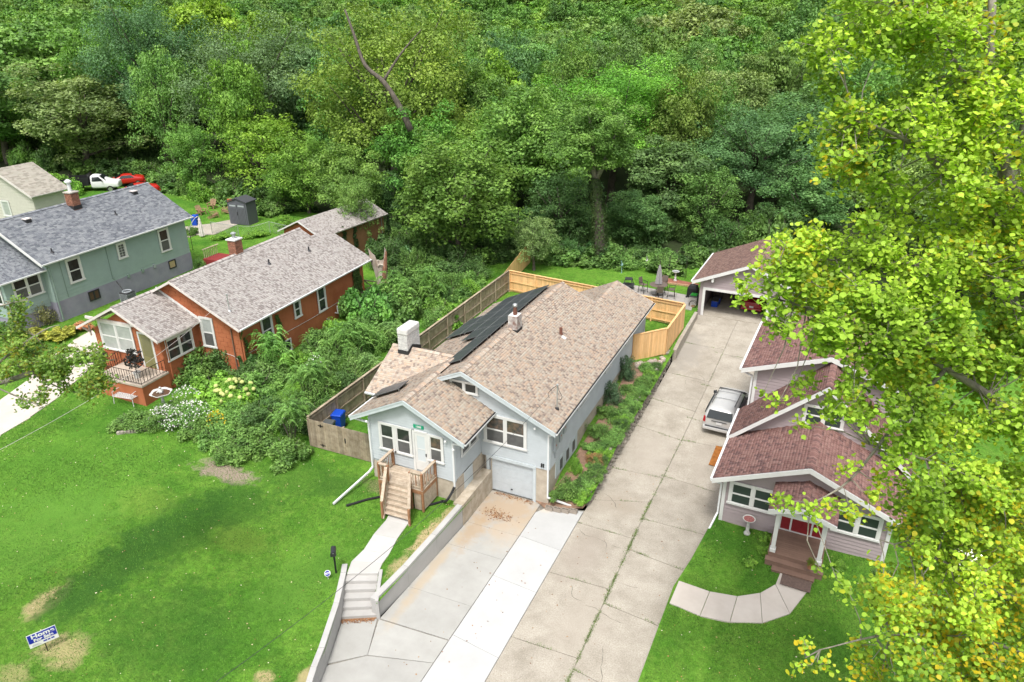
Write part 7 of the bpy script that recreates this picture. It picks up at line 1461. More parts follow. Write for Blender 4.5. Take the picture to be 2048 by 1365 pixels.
T(4, 'dark green oak tree right of the ivy trunk above the parasol', 1345, 270, 74, 95, (.05, .09, .035))
T(0, 'olive tinged tree between the bright green tree and the oak', 1465, 110, 92, 90, (.10, .14, .05))
T(2, 'mid green tree at the forest edge behind the patio', 1425, 320, 71, 80, (.055, .12, .03))
T(3, 'dense green tree just behind the garage ridge', 1640, 330, 72, 95, (.045, .11, .04))
T(5, 'tall grey green oak tree behind the charcoal shed', 470, 20, 92, 150, (.065, .105, .055))
T(5, 'dark blue green oak tree left of the grey green oak', 265, -30, 98, 130, (.035, .085, .045))
T(2, 'bright yellow green tree right behind the charcoal shed', 510, 215, 84, 105, (.095, .185, .02))
T(3, 'round mid green tree between the shed and the rear garage', 600, 265, 79, 75, (.07, .15, .022))
T(2, 'vine covered small tree above the red car', 375, 235, 86, 65, (.06, .145, .03))
T(0, 'brown green tree with dry tints left of the oaks', 130, 130, 96, 130, (.095, .125, .05))
T(4, 'light green tree in the upper left corner', 70, 20, 112, 130, (.07, .15, .035))
T(1, 'dark tree at the far left behind the cream house', -40, 120, 100, 120, (.05, .11, .03))
T(4, 'yellow green locust tree at the top edge left of the walnut', 410, -40, 108, 95, (.12, .21, .02))
T(0, 'blue green tree with rounded clumps left of the walnut', 610, 60, 96, 95, (.05, .10, .05))
T(3, 'dark green tree in the shade behind the linden', 1010, 60, 100, 85, (.035, .09, .04))
T(0, 'fresh green tree at the centre of the far slope', 1060, 60, 118, 90, (.065, .15, .045))
T(4, 'pale olive tree standing high at the top centre of the slope', 1390, -10, 140, 110, (.13, .165, .06))
T(0, 'light green tree crown right of the centre far slope', 1300, 110, 112, 75, (.08, .18, .035))
T(2, 'green tree on the slope behind the cottonwood top', 1680, 80, 105, 120, (.05, .12, .035))
T(0, 'tall green tree behind the mauve house at the right edge', 1850, 150, 88, 150, (.045, .11, .03))
T(4, 'green tree at the far right edge behind the cottonwood', 2040, 250, 80, 150, (.04, .10, .03))
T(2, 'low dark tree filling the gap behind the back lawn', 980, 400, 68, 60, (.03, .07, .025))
T(1, 'shaded tree beside the ivy covered trunk', 1270, 380, 70, 65, (.035, .085, .03))
T(2, 'pale green tree overhanging the right side of the rear garage', 705, 335, 66, 48, (.08, .15, .04))
T(3, 'dark tree behind the rear garage roof', 770, 340, 76, 55, (.03, .075, .03))
T(2, 'green tree on the bank behind the shed', 560, 330, 82, 50, (.05, .12, .025))
# the wood: individual trees in jittered rows; beyond about 115 m they join into one mass
fr_ = random.Random(11); cols = [YG, DG_, BG, OL, MG, MG, BR_, PALE, BG, (.06, .14, .04)]; FT_ = 0; FARPTS = []
cn = {YG: 'yellow green', DG_: 'dark green', BG: 'blue green', OL: 'olive brown', MG: 'mid green', BR_: 'bright green', PALE: 'pale green', (.06, .14, .04): 'green'}
y = 66.0
while y < 340:
    step = 7.5 if y < 130 else 9.0 if y < 200 else 13
    x = -1.75*y-10
    while x < .24*y+16:
        xx, yy = x+fr_.uniform(-.38, .38)*step, y+fr_.uniform(-.38, .38)*step; x += step
        v = Vector((xx, yy, G(xx, yy)+8))-CAM; w = v.dot(FW)
        if w < 40: continue
        px = 1024+FPX*v.dot(RT)/w
        if px < -160 or px > 2200 or (px > 1650 and w < 100 and fr_.random() < .35): continue
        ok = all((xx-a)**2+(yy-b)**2 > (c*.72+1.5)**2 for a, b, c in TREES) if w < 160 else True
        if w < 88 and (-32 < xx < -4 or xx < -52) and yy < 70: ok = False
        if w < 100 and px < 330 and yy < 74: ok = False
        if not ok: continue
        s_ = fr_.uniform(.85, 1.25); H = fr_.uniform(11, 19); Rr = step*.62*s_; c = fr_.choice(cols)
        if w < 118:
            third = 'left' if px < 700 else 'middle' if px < 1350 else 'right'
            tree(fr_.randrange(5), '%s leafy tree standing in the %s part of the wood' % (cn[c], third), xx, yy, H, Rr, tuple(q*fr_.uniform(.8, 1.2) for q in c), fr_.uniform(0, 6.28), 'trees of the wood on the slope'); FT_ += 1
        else: FARPTS.append((xx, yy, G(xx, yy)+3.0, Rr/4.5, H/12.0, fr_.uniform(0, 6.28)))
    y += step*.9
print('wood trees', FT_, 'far', len(FARPTS))
def farleaf():
    m = LEAF.copy(); m.name = 'far_leaves'; t = m.node_tree; oi = [n for n in t.nodes if n.bl_idname == 'ShaderNodeObjectInfo'][0]
    rp = t.nodes.new('ShaderNodeValToRGB'); rp.color_ramp.interpolation = 'CONSTANT'; e = rp.color_ramp.elements
    while len(e) < 8: e.new(.5)
    for i, c in enumerate([YG, MG, BG, OL, BR_, PALE, MG, DG_]): e[i].position = i/8; e[i].color = (*[q*LG_ for q in c], 1)
    t.links.new(oi.outputs['Random'], rp.inputs[0])
    for l in list(t.links):
        if l.from_node == oi and l.to_node != rp: to = l.to_socket; t.links.remove(l); t.links.new(rp.outputs[0], to)
    return m
FM = farleaf(); fcm = FARP[0][0].copy(); fcm.materials.clear(); fcm.materials.append(FM); src = bpy.data.objects.new('far_crown', fcm)
FARPTS = FARPTS[:]; pm_ = bpy.data.meshes.new('far_wood'); pm_.from_pydata([p[:3] for p in FARPTS], [], [])
for nm, ty, vals in (('sc', 'FLOAT_VECTOR', [q for p in FARPTS for q in (p[3], p[3], p[4])]), ('ro', 'FLOAT_VECTOR', [q for p in FARPTS for q in (0, 0, p[5])])):
    at_ = pm_.attributes.new(nm, ty, 'POINT'); at_.data.foreach_set('vector', vals)
fw2 = bpy.data.objects.new('far_wood', pm_); COL.objects.link(fw2); fw2['kind'] = 'stuff'; fw2['label'] = 'far wood of mixed green crowns covering the slope to the top of the view'; fw2['category'] = 'wood'
ng = bpy.data.node_groups.new('far_wood', 'GeometryNodeTree'); ng.interface.new_socket('Geometry', in_out='INPUT', socket_type='NodeSocketGeometry'); ng.interface.new_socket('Geometry', in_out='OUTPUT', socket_type='NodeSocketGeometry')
gi = ng.nodes.new('NodeGroupInput'); go = ng.nodes.new('NodeGroupOutput'); mp_ = ng.nodes.new('GeometryNodeMeshToPoints'); ip = ng.nodes.new('GeometryNodeInstanceOnPoints'); oi = ng.nodes.new('GeometryNodeObjectInfo'); oi.inputs[0].default_value = src
ng.links.new(gi.outputs[0], mp_.inputs[0]); ng.links.new(mp_.outputs[0], ip.inputs['Points']); ng.links.new(oi.outputs['Geometry'], ip.inputs['Instance']); oi.inputs['As Instance'].default_value = True
for nm, so in (('sc', 'Scale'), ('ro', 'Rotation')):
    na = ng.nodes.new('GeometryNodeInputNamedAttribute'); na.data_type = 'FLOAT_VECTOR'; na.inputs[0].default_value = nm; ng.links.new(na.outputs[0], ip.inputs[so])
ng.links.new(ip.outputs[0], go.inputs[0]); md = fw2.modifiers.new('far_wood', 'NODES'); md.node_group = ng
er = random.Random(15)
for i in range(34):
    p = onz(er.uniform(770, 960), er.uniform(470, 560), 2.0)
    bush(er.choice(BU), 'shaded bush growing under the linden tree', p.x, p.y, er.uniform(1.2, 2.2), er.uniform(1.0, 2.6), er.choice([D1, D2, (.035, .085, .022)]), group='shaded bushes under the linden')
for i in range(60):
    px = 940+i*13; p = onz(px, 528-er.uniform(0, 45), 1.9); 
    if px > 1650: break
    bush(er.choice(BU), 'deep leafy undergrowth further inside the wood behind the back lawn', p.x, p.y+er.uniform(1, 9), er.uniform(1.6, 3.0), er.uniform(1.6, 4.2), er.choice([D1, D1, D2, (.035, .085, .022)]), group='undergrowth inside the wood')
for i in range(46):
    px = -60+i*9.5; p = onz(px, 345-er.uniform(0, 55), 3.8)
    bush(er.choice(BU), 'leafy bank bush below the trees behind the cream house', p.x, p.y+er.uniform(0, 6), er.uniform(1.8, 3.4), er.uniform(1.6, 4.0), er.choice([D2, D1, OL, L2]), group='bank bushes behind the cream house')
# ivy covered forked trunk by the back lawn, bare limbs
iv = at(1198, 528, 1.9); IV = thing('ivy_tree', 'ivy covered tree trunk forking high above the back lawn edge', 'tree', (iv[0], iv[1], iv[2]))
tp = [(0, 0, -.5), (0, 0, 2), (-.2, 0, 4.5), (-.5, 0, 6.5), (-.7, .1, 8.0)]; obj('trunk', MB().tube(tp, [.6, .5, .42, .34, .28], 10), BARK, IV, smooth=True); obj('limb', MB().tube([(-.7, .1, 7.9), (-1.1, 0, 9.6), (-1.0, 0, 11.5), (-1.6, 0, 13.5)], [.26, .22, .18, .08], 8), PALEBARK, IV, smooth=True); obj('limb', MB().tube([(-.65, .1, 7.8), (.1, 0, 9.4), (.6, 0, 11.2), (1.8, 0, 12.8)], [.24, .2, .15, .06], 8), PALEBARK, IV, smooth=True)
r = np.random.default_rng(77)
def ivytube(path, rads, n, leaf, r):
    P = np.array([tuple(p) for p in path]); rads = np.array(rads); t = r.uniform(0, len(P)-1, n); i = np.minimum(t.astype(int), len(P)-2); f = (t-i)[:, None]
    c = P[i]*(1-f)+P[i+1]*f; rr_ = rads[i]*(1-f[:, 0])+rads[i+1]*f[:, 0]; a = r.uniform(0, 6.283, n); d = np.stack([np.cos(a), np.sin(a), np.zeros(n)], 1)
    Nn = d+r.normal(size=(n, 3))*.3; Nn /= np.linalg.norm(Nn, axis=1, keepdims=True); V, F = leafquads(c+d*(rr_*r.uniform(1, 1.25, n))[:, None], Nn, leaf, r, .8); return V, F
V, F = ivytube(tp[:5], [.75, .68, .6, .5, .3], 3200, .16, r); mobj('ivy', fastmesh('ivy', V, F, BUSHLEAF), IV, stuff=True, color=(.05, .09, .03))
cx_ = mobj('crown', PROT[1][0], IV, color=(.11, .24, .05)); cx_.location = (-.3, 0, 8.2); cx_.scale = (.95, .8, .62)
def bpx(me, label, px, py, R_, H_, col, zg=1.7, **k): p = onz(px, py, zg); return bush(me, label, p.x, p.y, R_, H_, col, **k)
# the wild border between the orange house and the long fence
for (m__, lb, px, py, R_, H_, c) in (
 (BU[0], 'dark rounded bush against the orange porch wall', 395, 760, 1.9, 2.0, D2), (BU[1], 'bright green shrub growing up the dark bush by the porch', 400, 735, .9, 2.5, L1), (BU[0], 'dark bush below the tall window of the orange house', 455, 748, 1.3, 1.8, D1),
 (BU[1], 'green bush beside the white fountain', 350, 830, 1.0, .8, D2), (BU[2], 'light green hydrangea bush with round pale flower heads', 470, 815, 1.5, 1.2, L1), (BU[1], 'white flowering bush right of the fountain', 375, 845, 1.5, 1.0, L2),
 (BU[0], 'low dark bush at the left end of the flower bed', 265, 852, 1.3, .8, D2), (BU[1], 'mid green bush behind the border stones', 320, 850, 1.3, .9, D2), (BU[3], 'green bush with small yellow flowers by the lawn', 440, 880, 1.3, 1.2, L2),
 (BU[0], 'wide dark bush at the lower edge of the wild border', 500, 893, 1.7, 1.3, D2), (BU[1], 'dark leafy bush in the middle of the wild border', 520, 850, 1.7, 1.6, D1), (BU[3], 'green bush next to the short weathered fence', 575, 905, 1.4, 1.3, D2),
 (SM[0], 'sumac shrub with long feathered leaves at the corner of the weathered fence', 585, 880, 1.5, 2.3, L2), (SM[1], 'sumac clump under the side windows of the orange house', 555, 760, 1.9, 2.3, (.085, .19, .045)), (SM[0], 'second sumac clump between the orange wall and the fence', 620, 800, 1.8, 2.1, L2),
 (BU[0], 'dark bush along the outer side of the long fence', 610, 840, 1.4, 1.6, D1), (BU[1], 'mixed green bush behind the blue bin fence corner', 640, 800, 1.4, 1.7, D2), (BU[0], 'bush with a grey umbrella like top beside the orange wall', 640, 720, 1.6, 2.0, D2),
 (SM[1], 'sumac clump opposite the white chimney', 690, 730, 1.9, 2.2, L2), (BU[2], 'large leaved vine mass by the white chimney', 740, 660, 1.7, 3.0, (.05, .14, .03)), (BU[1], 'bright green bush at the rear corner of the orange house', 675, 690, 1.3, 1.7, L1),
 (BU[2], 'large leaved bush behind the painted chimney', 770, 650, 1.5, 2.6, (.045, .125, .03)), (SM[0], 'sumac clump near the tall stump', 800, 640, 1.9, 2.6, L2), (BU[0], 'dark bush right of the tall stump', 840, 615, 1.8, 2.2, D2),
 (BU[1], 'green bush at the middle of the long fence', 870, 600, 1.6, 1.9, D2), (BU[3], 'pale green shrub behind the stump', 815, 545, 1.2, 2.0, (.09, .19, .09)), (BU[0], 'dark shrub under the linden tree', 905, 570, 1.9, 1.9, D1), (BU[1], 'shrub at the far corner of the long fence', 950, 565, 1.7, 1.7, D1),
 (BU[3], 'low green bush in front of the stump', 760, 640, 1.3, 1.2, L2), (BU[0], 'dark undergrowth bush in the gap near the white chimney', 700, 780, 1.2, 1.5, D1), (BU[1], 'weedy bush halfway along the long fence', 720, 690, 1.2, 1.7, D2), (BU[3], 'green bush filling the border above the hydrangea', 520, 790, 1.5, 1.4, L2),
 (BU[0], 'green bush against the long fence near its front corner', 660, 765, 1.3, 1.9, D2), (BU[1], 'green bush against the long fence left of the white chimney', 745, 705, 1.3, 2.0, L2), (SM[0], 'sumac clump leaning over the long fence', 720, 720, 1.5, 2.3, L2), (BU[2], 'leafy vine behind the long fence past the chimney', 815, 645, 1.4, 2.0, D2), (SM[1], 'sumac clump against the middle of the long fence', 860, 620, 1.5, 2.2, L2), (BU[1], 'bush against the far half of the long fence', 905, 595, 1.4, 1.8, D2), (BU[3], 'small bush near the back end of the long fence', 945, 580, 1.2, 1.5, L2), (BU[0], 'green bush between the stump and the linden', 850, 575, 1.7, 1.9, D2), (BU[1], 'bush in the rear garden behind the sumacs', 790, 605, 1.5, 1.6, L2), (BU[0], 'rear garden bush below the linden', 880, 555, 1.5, 1.7, D2), (BU[2], 'leafy mass beside the orange house rear corner', 720, 650, 1.4, 2.2, L2),
 (BU[2], 'fresh green leafy bush above the hydrangea heads', 435, 795, 1.4, 1.2, L1), (BU[0], 'dark bush between the hydrangea and the orange wall', 500, 770, 1.3, 1.3, D1), (BU[1], 'leafy bush filling the gap below the hydrangea', 470, 850, 1.4, 1.2, L2), (BU[0], 'leafy bush above the border stones', 400, 868, 1.2, 1.0, D2), (BU[2], 'fresh green leafy bush beside the hydrangea', 430, 830, 1.2, 1.0, L1), (BU[1], 'small leaved bush in the centre of the wild border', 570, 830, 1.5, 1.5, D2), (BU[0], 'bush where the wild border meets the lawn', 455, 905, 1.1, .9, D2)):
    sm_ = m__ in SM; bpx(m__, lb, px, py, R_*(.72 if sm_ else 1.08), H_*(1.15 if sm_ else 1), tuple(q*1.15 for q in c), 1.6)
# bushes by the sage house, foreground left
for (m__, lb, px, py, R_, H_, c) in ((BU[1], 'brownish bush at the corner of the purple grey foundation', 85, 660, 1.5, 1.9, (.12, .13, .06)), (BU[0], 'dark evergreen bush below the sage porch windows', 45, 640, 1.5, 1.8, (.04, .08, .04)), (BU[2], 'yellow green hosta bed beside the side walk', 120, 680, 1.2, .6, (.20, .22, .04)), (BU[3], 'orange tinted low plants next to the yellow green bed', 160, 668, 1.0, .55, (.30, .17, .08)), (BU[2], 'yellow leaved plants at the left edge bed', 60, 690, 1.3, .6, (.18, .20, .04)), (BU[0], 'green bush at the left edge below the sage house', 10, 680, 1.2, 1.2, L2)):
    bpx(m__, lb, px, py, R_, H_, c, 2.5)
# bank beside the driveway
wr_ = random.Random(31); WILD = [(-25.4, 29.5), (-25, 51), (-31, 51), (-33.2, 44), (-33, 30), (-30.5, 27.5)]
for i in range(42):
    for _ in range(20):
        xx, yy = wr_.uniform(-34, -25), wr_.uniform(27, 51.5)
        if inpoly(np.array([xx]), np.array([yy]), WILD)[0]: break
    bush(wr_.choice(BU+[SM[0]]), 'wild bush in the overgrown strip between the orange house and the long fence', xx, yy, wr_.uniform(.9, 1.5), wr_.uniform(.9, 1.9), wr_.choice([D2, L1, L2, (.075, .16, .03), (.05, .12, .03), (.09, .17, .05)]), group='wild bushes of the overgrown strip')
for (m__, lb, x, y, R_, H_, c) in ((BU[1], 'round green shrub nearest the cinder blocks', -10.4, 29.5, .8, .9, D2), (BU[3], 'leafy weeds at the front end of the stone wall', -9.7, 30.1, .7, .6, L2), (BU[0], 'small bright conical shrub in the reddish mulch', -10.5, 31.0, .42, .9, L1), (BU[1], 'reddish brown dry plant in the bank', -9.9, 32.3, .6, .5, (.18, .12, .05)), (BU[1], 'loose green shrub in the middle of the bank', -10.4, 34.5, .9, .7, D2), (BU[3], 'low groundcover spilling over the stone wall', -9.7, 34.2, .7, .5, L2),
 (BU[0], 'bushy green plant below the small side window', -10.5, 36.6, .85, .8, D2), (BU[1], 'tall grey green shrub against the side wall', -10.75, 38.2, .75, 1.5, (.045, .085, .045)), (BU[3], 'spreading plant halfway along the stone wall', -9.7, 38.2, .75, .6, L2), (BU[1], 'tall dark shrub against the side wall nearer the cedar fence', -10.8, 41.3, .75, 1.6, (.04, .08, .04)), (BU[0], 'low green plant at the wall foot near the boulders', -9.7, 41.2, .7, .5, D2), (BU[3], 'weedy plant beside the boulders', -10.0, 43.3, .7, .5, L2),
 (BU[3], 'creeping weeds on the wall top near the front', -9.5, 31.5, .55, .45, D2), (BU[3], 'green creeping plant on the wall top', -9.6, 36.2, .6, .5, D2), (BU[1], 'plant tuft on the wall top near the rear', -9.5, 39.9, .6, .5, L2), (BU[3], 'low green plant between the side windows', -10.4, 33.2, .7, .5, L2), (BU[3], 'plant tuft near the tall shrubs', -10.2, 39.8, .7, .55, D2), (BU[3], 'small plant at the foot of the downspout', -10.9, 29.0, .45, .5, D2), (BU[3], 'green tuft behind the cinder blocks', -9.6, 29.3, .45, .4, L1)):
    bush(m__, lb, x, y, R_, H_, tuple(q*1.1 for q in c))
for i in range(48):
    yy = 29.7+i*.30; xx = -9.5-wr_.choice([0, 0, .3, .8])*wr_.random()
    bush(wr_.choice([BU[0], BU[1], BU[3], BU[3]]), 'low plant of the overgrown bank beside the shared driveway', xx, yy, wr_.uniform(.38, .65), wr_.uniform(.3, .55), tuple(q*1.1 for q in wr_.choice([D2, L1, L2, D1])), group='low plants of the driveway bank')
# forest edge
er = random.Random(5); eg_ = []
for i in range(46):
    px = 960+i*15; py = 545-er.uniform(0, 22)-(8 if px < 1100 else 0)+(px-1100)*.03; p = onz(px, py-6, 1.9); c = er.choice([D1, D1, D2, L2, (.04, .10, .03)]); 
    if px > 1415: break
    t = bush(er.choice(BU), 'leafy undergrowth bush at the edge of the wood behind the back lawn', p.x, p.y+er.uniform(0, 2), er.uniform(1.3, 2.2), er.uniform(1.2, 2.4), c, group='undergrowth bushes behind the back lawn')
for i in range(40):
    px = -40+i*16; py = (325 if px < 330 else 385)-er.uniform(0, 22)+max(0, px-330)*.12; p = onz(px, py, 3.4); c = er.choice([D1, D2, L2, (.06, .16, .03)])
    bush(er.choice(BU), 'leafy undergrowth bush at the wood edge behind the left houses', p.x, p.y, er.uniform(1.6, 2.8), er.uniform(1.4, 3.0), c, group='undergrowth bushes behind the left houses')
for (lb, px, py, R_, H_, c, z) in (('green vine thicket in front of the dump truck bed', 128, 388, 2.3, 2.3, L1, 3.6), ('vine thicket behind the brick chimney of the slate roof', 152, 392, 1.6, 1.9, (.08, .2, .03), 3.6), ('dense bush behind the two red cars', 290, 346, 3.0, 2.4, D2, 3.8), ('second dense bush right of the red cars', 335, 356, 2.8, 2.6, L2, 3.6), ('leafy bush above the dump truck cab', 235, 340, 3.0, 2.4, D1, 3.8), ('bush at the wood edge left of the dump truck', 180, 340, 3.0, 2.2, D2, 3.8), ('hedge of bushes below the forest left of the shed', 400, 400, 2.0, 2.2, L1, 3.2), ('bright bush hiding part of the red car', 360, 372, 2.3, 2.0, L1, 3.4), ('green bush at the shed corner', 545, 430, 1.6, 1.8, D2, 3.0), ('wild bush behind the chain link fence', 570, 455, 1.3, 1.1, L1, 2.8), ('small bush on the grass behind the sage house', 400, 535, .8, .8, L2, 3.0), ('bush near the white parasol', 385, 470, .9, .9, D2, 3.0), ('low bushes along the chain link fence', 445, 478, 1.2, .7, L1, 3.0), ('grassy tuft left of the black trash can', 510, 475, 1.5, .7, L1, 2.9), ('green bush behind the rear garage end wall', 775, 480, 1.6, 1.6, D1, 2.2), ('bush against the rear garage side', 750, 505, 1.2, 1.0, (.05, .11, .05), 2.2)):
    bpx(BU[random.randrange(4)], lb, px, py, R_, H_, c, z)
for (lb, x, y, R_, H_, c) in (('small green perennial left of the porch deck', -.6, 29.7, .35, .4, L1), ('leafy perennial beside the brown porch steps', -.55, 28.9, .4, .35, L1), ('bright perennial near the bird bath', -1.0, 27.9, .35, .3, L1), ('small perennial right of the porch', 2.7, 29.2, .4, .35, L1), ('perennial below the right windows of the mauve house', 4.4, 29.4, .5, .35, D2), ('bush at the right corner of the mauve house', 6.0, 27.5, 1.2, 1.1, D2), ('garden bush right of the mauve house', 7.5, 33, 1.5, 1.5, D2), ('bush far right beside the mauve house', 9.5, 37, 1.8, 1.6, L2), ('white flowering shrub right of the mauve house', 8.2, 31.5, 1.1, 1.0, (.6, .62, .6)), ('dark bush at the lower right corner', 7.5, 20.5, 1.6, 1.2, D1), ('bush by the lower right edge', 9.5, 23.5, 1.6, 1.3, D2)):
    bush(BU[random.randrange(4)], lb, x, y, R_, H_, c)
def limbon(key, pts, r0, r1, m):
    t = [o for o in bpy.data.objects if key in o.get('label', '')][0]; P = cr([W_(*p) for p in pts], 4); n = len(P)
    o = obj('limb', MB().tube(P, [r0+(r1-r0)*i/(n-1) for i in range(n)], 7), m, smooth=True); o.parent = t; o.matrix_parent_inverse = (Matrix.LocRotScale(t.location, t.rotation_euler, t.scale)).inverted()
W_ = lambda px, py, w: tuple(ptd(px, py, w))
limbon('olive yellow walnut', [(822, 262, 74), (800, 215, 73.3), (768, 165, 73), (730, 130, 73.2), (708, 70, 73.5), (690, 20, 74)], .36, .1, BARK); limbon('olive yellow walnut', [(765, 165, 73), (800, 110, 73.3), (842, 60, 74)], .16, .05, BARK)
# potted things
pt = at(1612, 1140, .9); PTT = thing('flower_pot', 'terracotta pot with yellow green plant on the brown porch steps', 'flower pot', (1.45, 28.0, 1.05)); obj('pot', MB().lathe([(.1, 0), (.14, .22), (.15, .24), (.12, .24)], 12), mat('terracotta', (.34, .15, .09), .9), PTT); pf_ = mobj('plant', BU[1], PTT, color=(.14, .20, .03)); pf_.scale = (.22, .22, .3); pf_.location = (0, 0, .24)
ow = Matrix.Translation(O.location) @ Matrix.Rotation(math.radians(2.4), 4, 'Z') @ Vector((-.35, -1.3, 3.1)); PT2 = thing('potted_tree', 'small potted tree with dark purple leaves on the orange stoop', 'potted tree', ow)
obj('pot', MB().lathe([(.16, 0), (.22, .36), (.24, .38), (.2, .38)], 14), STN, PT2); obj('stem', MB().tube([(0, 0, .3), (.02, 0, .9), (-.05, 0, 1.7)], [.03, .025, .01], 6).tube([(0, 0, .8), (-.4, 0, 1.3)], [.02, .008], 5).tube([(0, 0, .9), (.4, .1, 1.4)], [.02, .008], 5), BARK, PT2)
r = np.random.default_rng(8); C = rdir(260, r)*(r.random((260, 1))**.4)*np.array([.65, .55, .7])+np.array([0, 0, 1.25]); V, F = leafquads(C, rdir(260, r, .3), .24, r, .45); mobj('foliage', fastmesh('foliage', V, F, BUSHLEAF), PT2, color=(.035, .035, .035))
# ivy on the walls of the orange house
def ivywall(parent, W_, strips, n, leaf, col, seed, name='ivy'):
    r = np.random.default_rng(seed); Vs = []
    for (u0, u1, v0, v1, dens) in strips:
        k = int(n*dens*(u1-u0)*(v1-v0)); v = r.uniform(v0, v1, k); u = (u0+u1)/2+(r.random(k)-.5)*(u1-u0)*(1-.55*(v-v0)/(v1-v0))+.08*np.sin(v*5); P = np.array([W_(a, b, .06+.08*c) for a, b, c in zip(u, v, r.random(k))])
        o_ = np.array(W_(0, 0, 1))-np.array(W_(0, 0, 0)); Nn = o_+r.normal(size=(k, 3))*.4; Nn /= np.linalg.norm(Nn, axis=1, keepdims=True); V, _ = leafquads(P, Nn, leaf, r, .85); Vs.append(V)
    V = np.concatenate(Vs); return mobj(name, fastmesh(name, V, np.arange(len(V)).reshape(-1, 4), BUSHLEAF), parent, stuff=True, color=col)
ivywall(O, wOR, [(6.3, 6.9, 1.5, 4.9, 1), (5.0, 5.4, 1.5, 3.2, 1), (4.2, 4.6, 1.5, 2.7, .6), (3.1, 3.5, 2.0, 4.6, .7), (15.3, 17.0, 1.5, 5.4, 1.2), (2.98, 3.2, 4.6, 5.3, .8)], 420, .12, (.06, .12, .03), 3)
ivywall(O, wOF, [(3.6, 4.1, 1.5, 3.4, 1)], 420, .12, (.05, .11, .03), 4); ivywall(GA, wallcoord('R', gh), [(2.5, 3.2, 4.2, 6.0, 1), (4, 4.6, 3.6, 5.8, 1), (8.8, 9.6, 2, 5.6, 1)], 250, .14, (.04, .08, .03), 5)
ivywall(O, lambda u, v, d: (u, 17.3+d, v), [(1.0, 4.0, 1.5, 5.2, .6)], 300, .14, (.05, .10, .03), 9)
# flowers
def dots(name, label, x, y, z, s, m, seed, cat='flowers'):
    r = np.random.default_rng(seed); n = len(x); C = np.stack([x, y, z], 1); V, F = leafquads(C, rdir(n, r, 1.2), s, r, .9); o = mobj(name, fastmesh(name, V, F, m), stuff=True); o['label'] = label; o['category'] = cat; return o
WFL = mat('white_petals', (.62, .62, .58), .8); YFL = mat('yellow_petals', (.55, .42, .02), .8)
r = np.random.default_rng(12)
def cloud(px, py, zg, n, R_, zh): p = onz(px, py, zg); a = r.uniform(0, 6.283, n); q = R_*np.sqrt(r.random(n)); x = p.x+q*np.cos(a); y = p.y+q*np.sin(a); return x, y, gz(x, y)+zh*np.sqrt(np.clip(1.12-(q/R_)**2, 0, 2))+r.normal(0, .07, n)
w1 = [cloud(330, 845, 1.6, 300, .9, .9), cloud(380, 850, 1.6, 420, 1.5, 1.1), cloud(375, 815, 1.6, 160, .9, 1.1), cloud(640, 770, 1.6, 80, .8, 1.9), cloud(585, 850, 1.6, 70, .9, 1.5)]
dots('flowers', 'white starry flowers over the bushes by the fountain', *[np.concatenate([c[i] for c in w1]) for i in range(3)], .085, WFL, 1)
w1 = [cloud(437, 868, 1.6, 90, .6, 1.4)]; dots('flowers', 'yellow flowers in the green bush by the lawn', *[np.concatenate([c[i] for c in w1]) for i in range(3)], .1, YFL, 2)
HYD = mat('hydrangea_cream', (.42, .46, .16), .85, isl=.25); HB = MB().ball((0, 0, 0), .14, 9, 6)
hb = bpy.data.meshes.new('flower_head'); hb.from_pydata(HB.v, [], HB.f); hb.materials.append(HYD); hb.polygons.foreach_set('use_smooth', [True]*len(hb.polygons))
hy = [o for o in bpy.data.objects if 'hydrangea bush with' in o.get('label', '')][0]
for i in range(26):
    a = r.uniform(0, 6.28); q = .85*math.sqrt(r.random()); o = mobj('flower_head', hb, hy); o.location = (q*math.cos(a), q*math.sin(a), (1.12*math.sqrt(max(0, 1.05-q*q))+r.normal(0, .06))); o.scale = (.7*r.uniform(.6, 1.1),)*2+(.75,)
# ---------------------------------------------------------------- foreground cottonwood (right) : real limbs hung with heart shaped leaves
def heart():
    pts = [(0, -.5), (.30, -.42), (.48, -.12), (.40, .18), (0, .62), (-.40, .18), (-.48, -.12), (-.30, -.42)]; return np.array([(x, y, -.10*abs(x)*2) for x, y in pts])
HE = heart()
def leavesmesh(name, C, Nn, size, r, m):
    n = len(C); t = r.normal(size=(n, 3))+np.array([0, 0, -.9]); t -= Nn*(t*Nn).sum(1, keepdims=True); t /= np.linalg.norm(t, axis=1, keepdims=True); b = np.cross(t, Nn); s = (size*r.uniform(.6, 1.25, n))[:, None]
    V = np.stack([C+b*s*p[0]+t*s*p[1]+Nn*s*p[2] for p in HE], 1).reshape(-1, 3); return fastmesh(name, V, np.arange(8*n).reshape(n, 8), m)
COTL = leafmat('cottonwood_leaves', True, col2=(.55, .42, .02), trans=.3, nscale=.45)
CB = PALEBARK
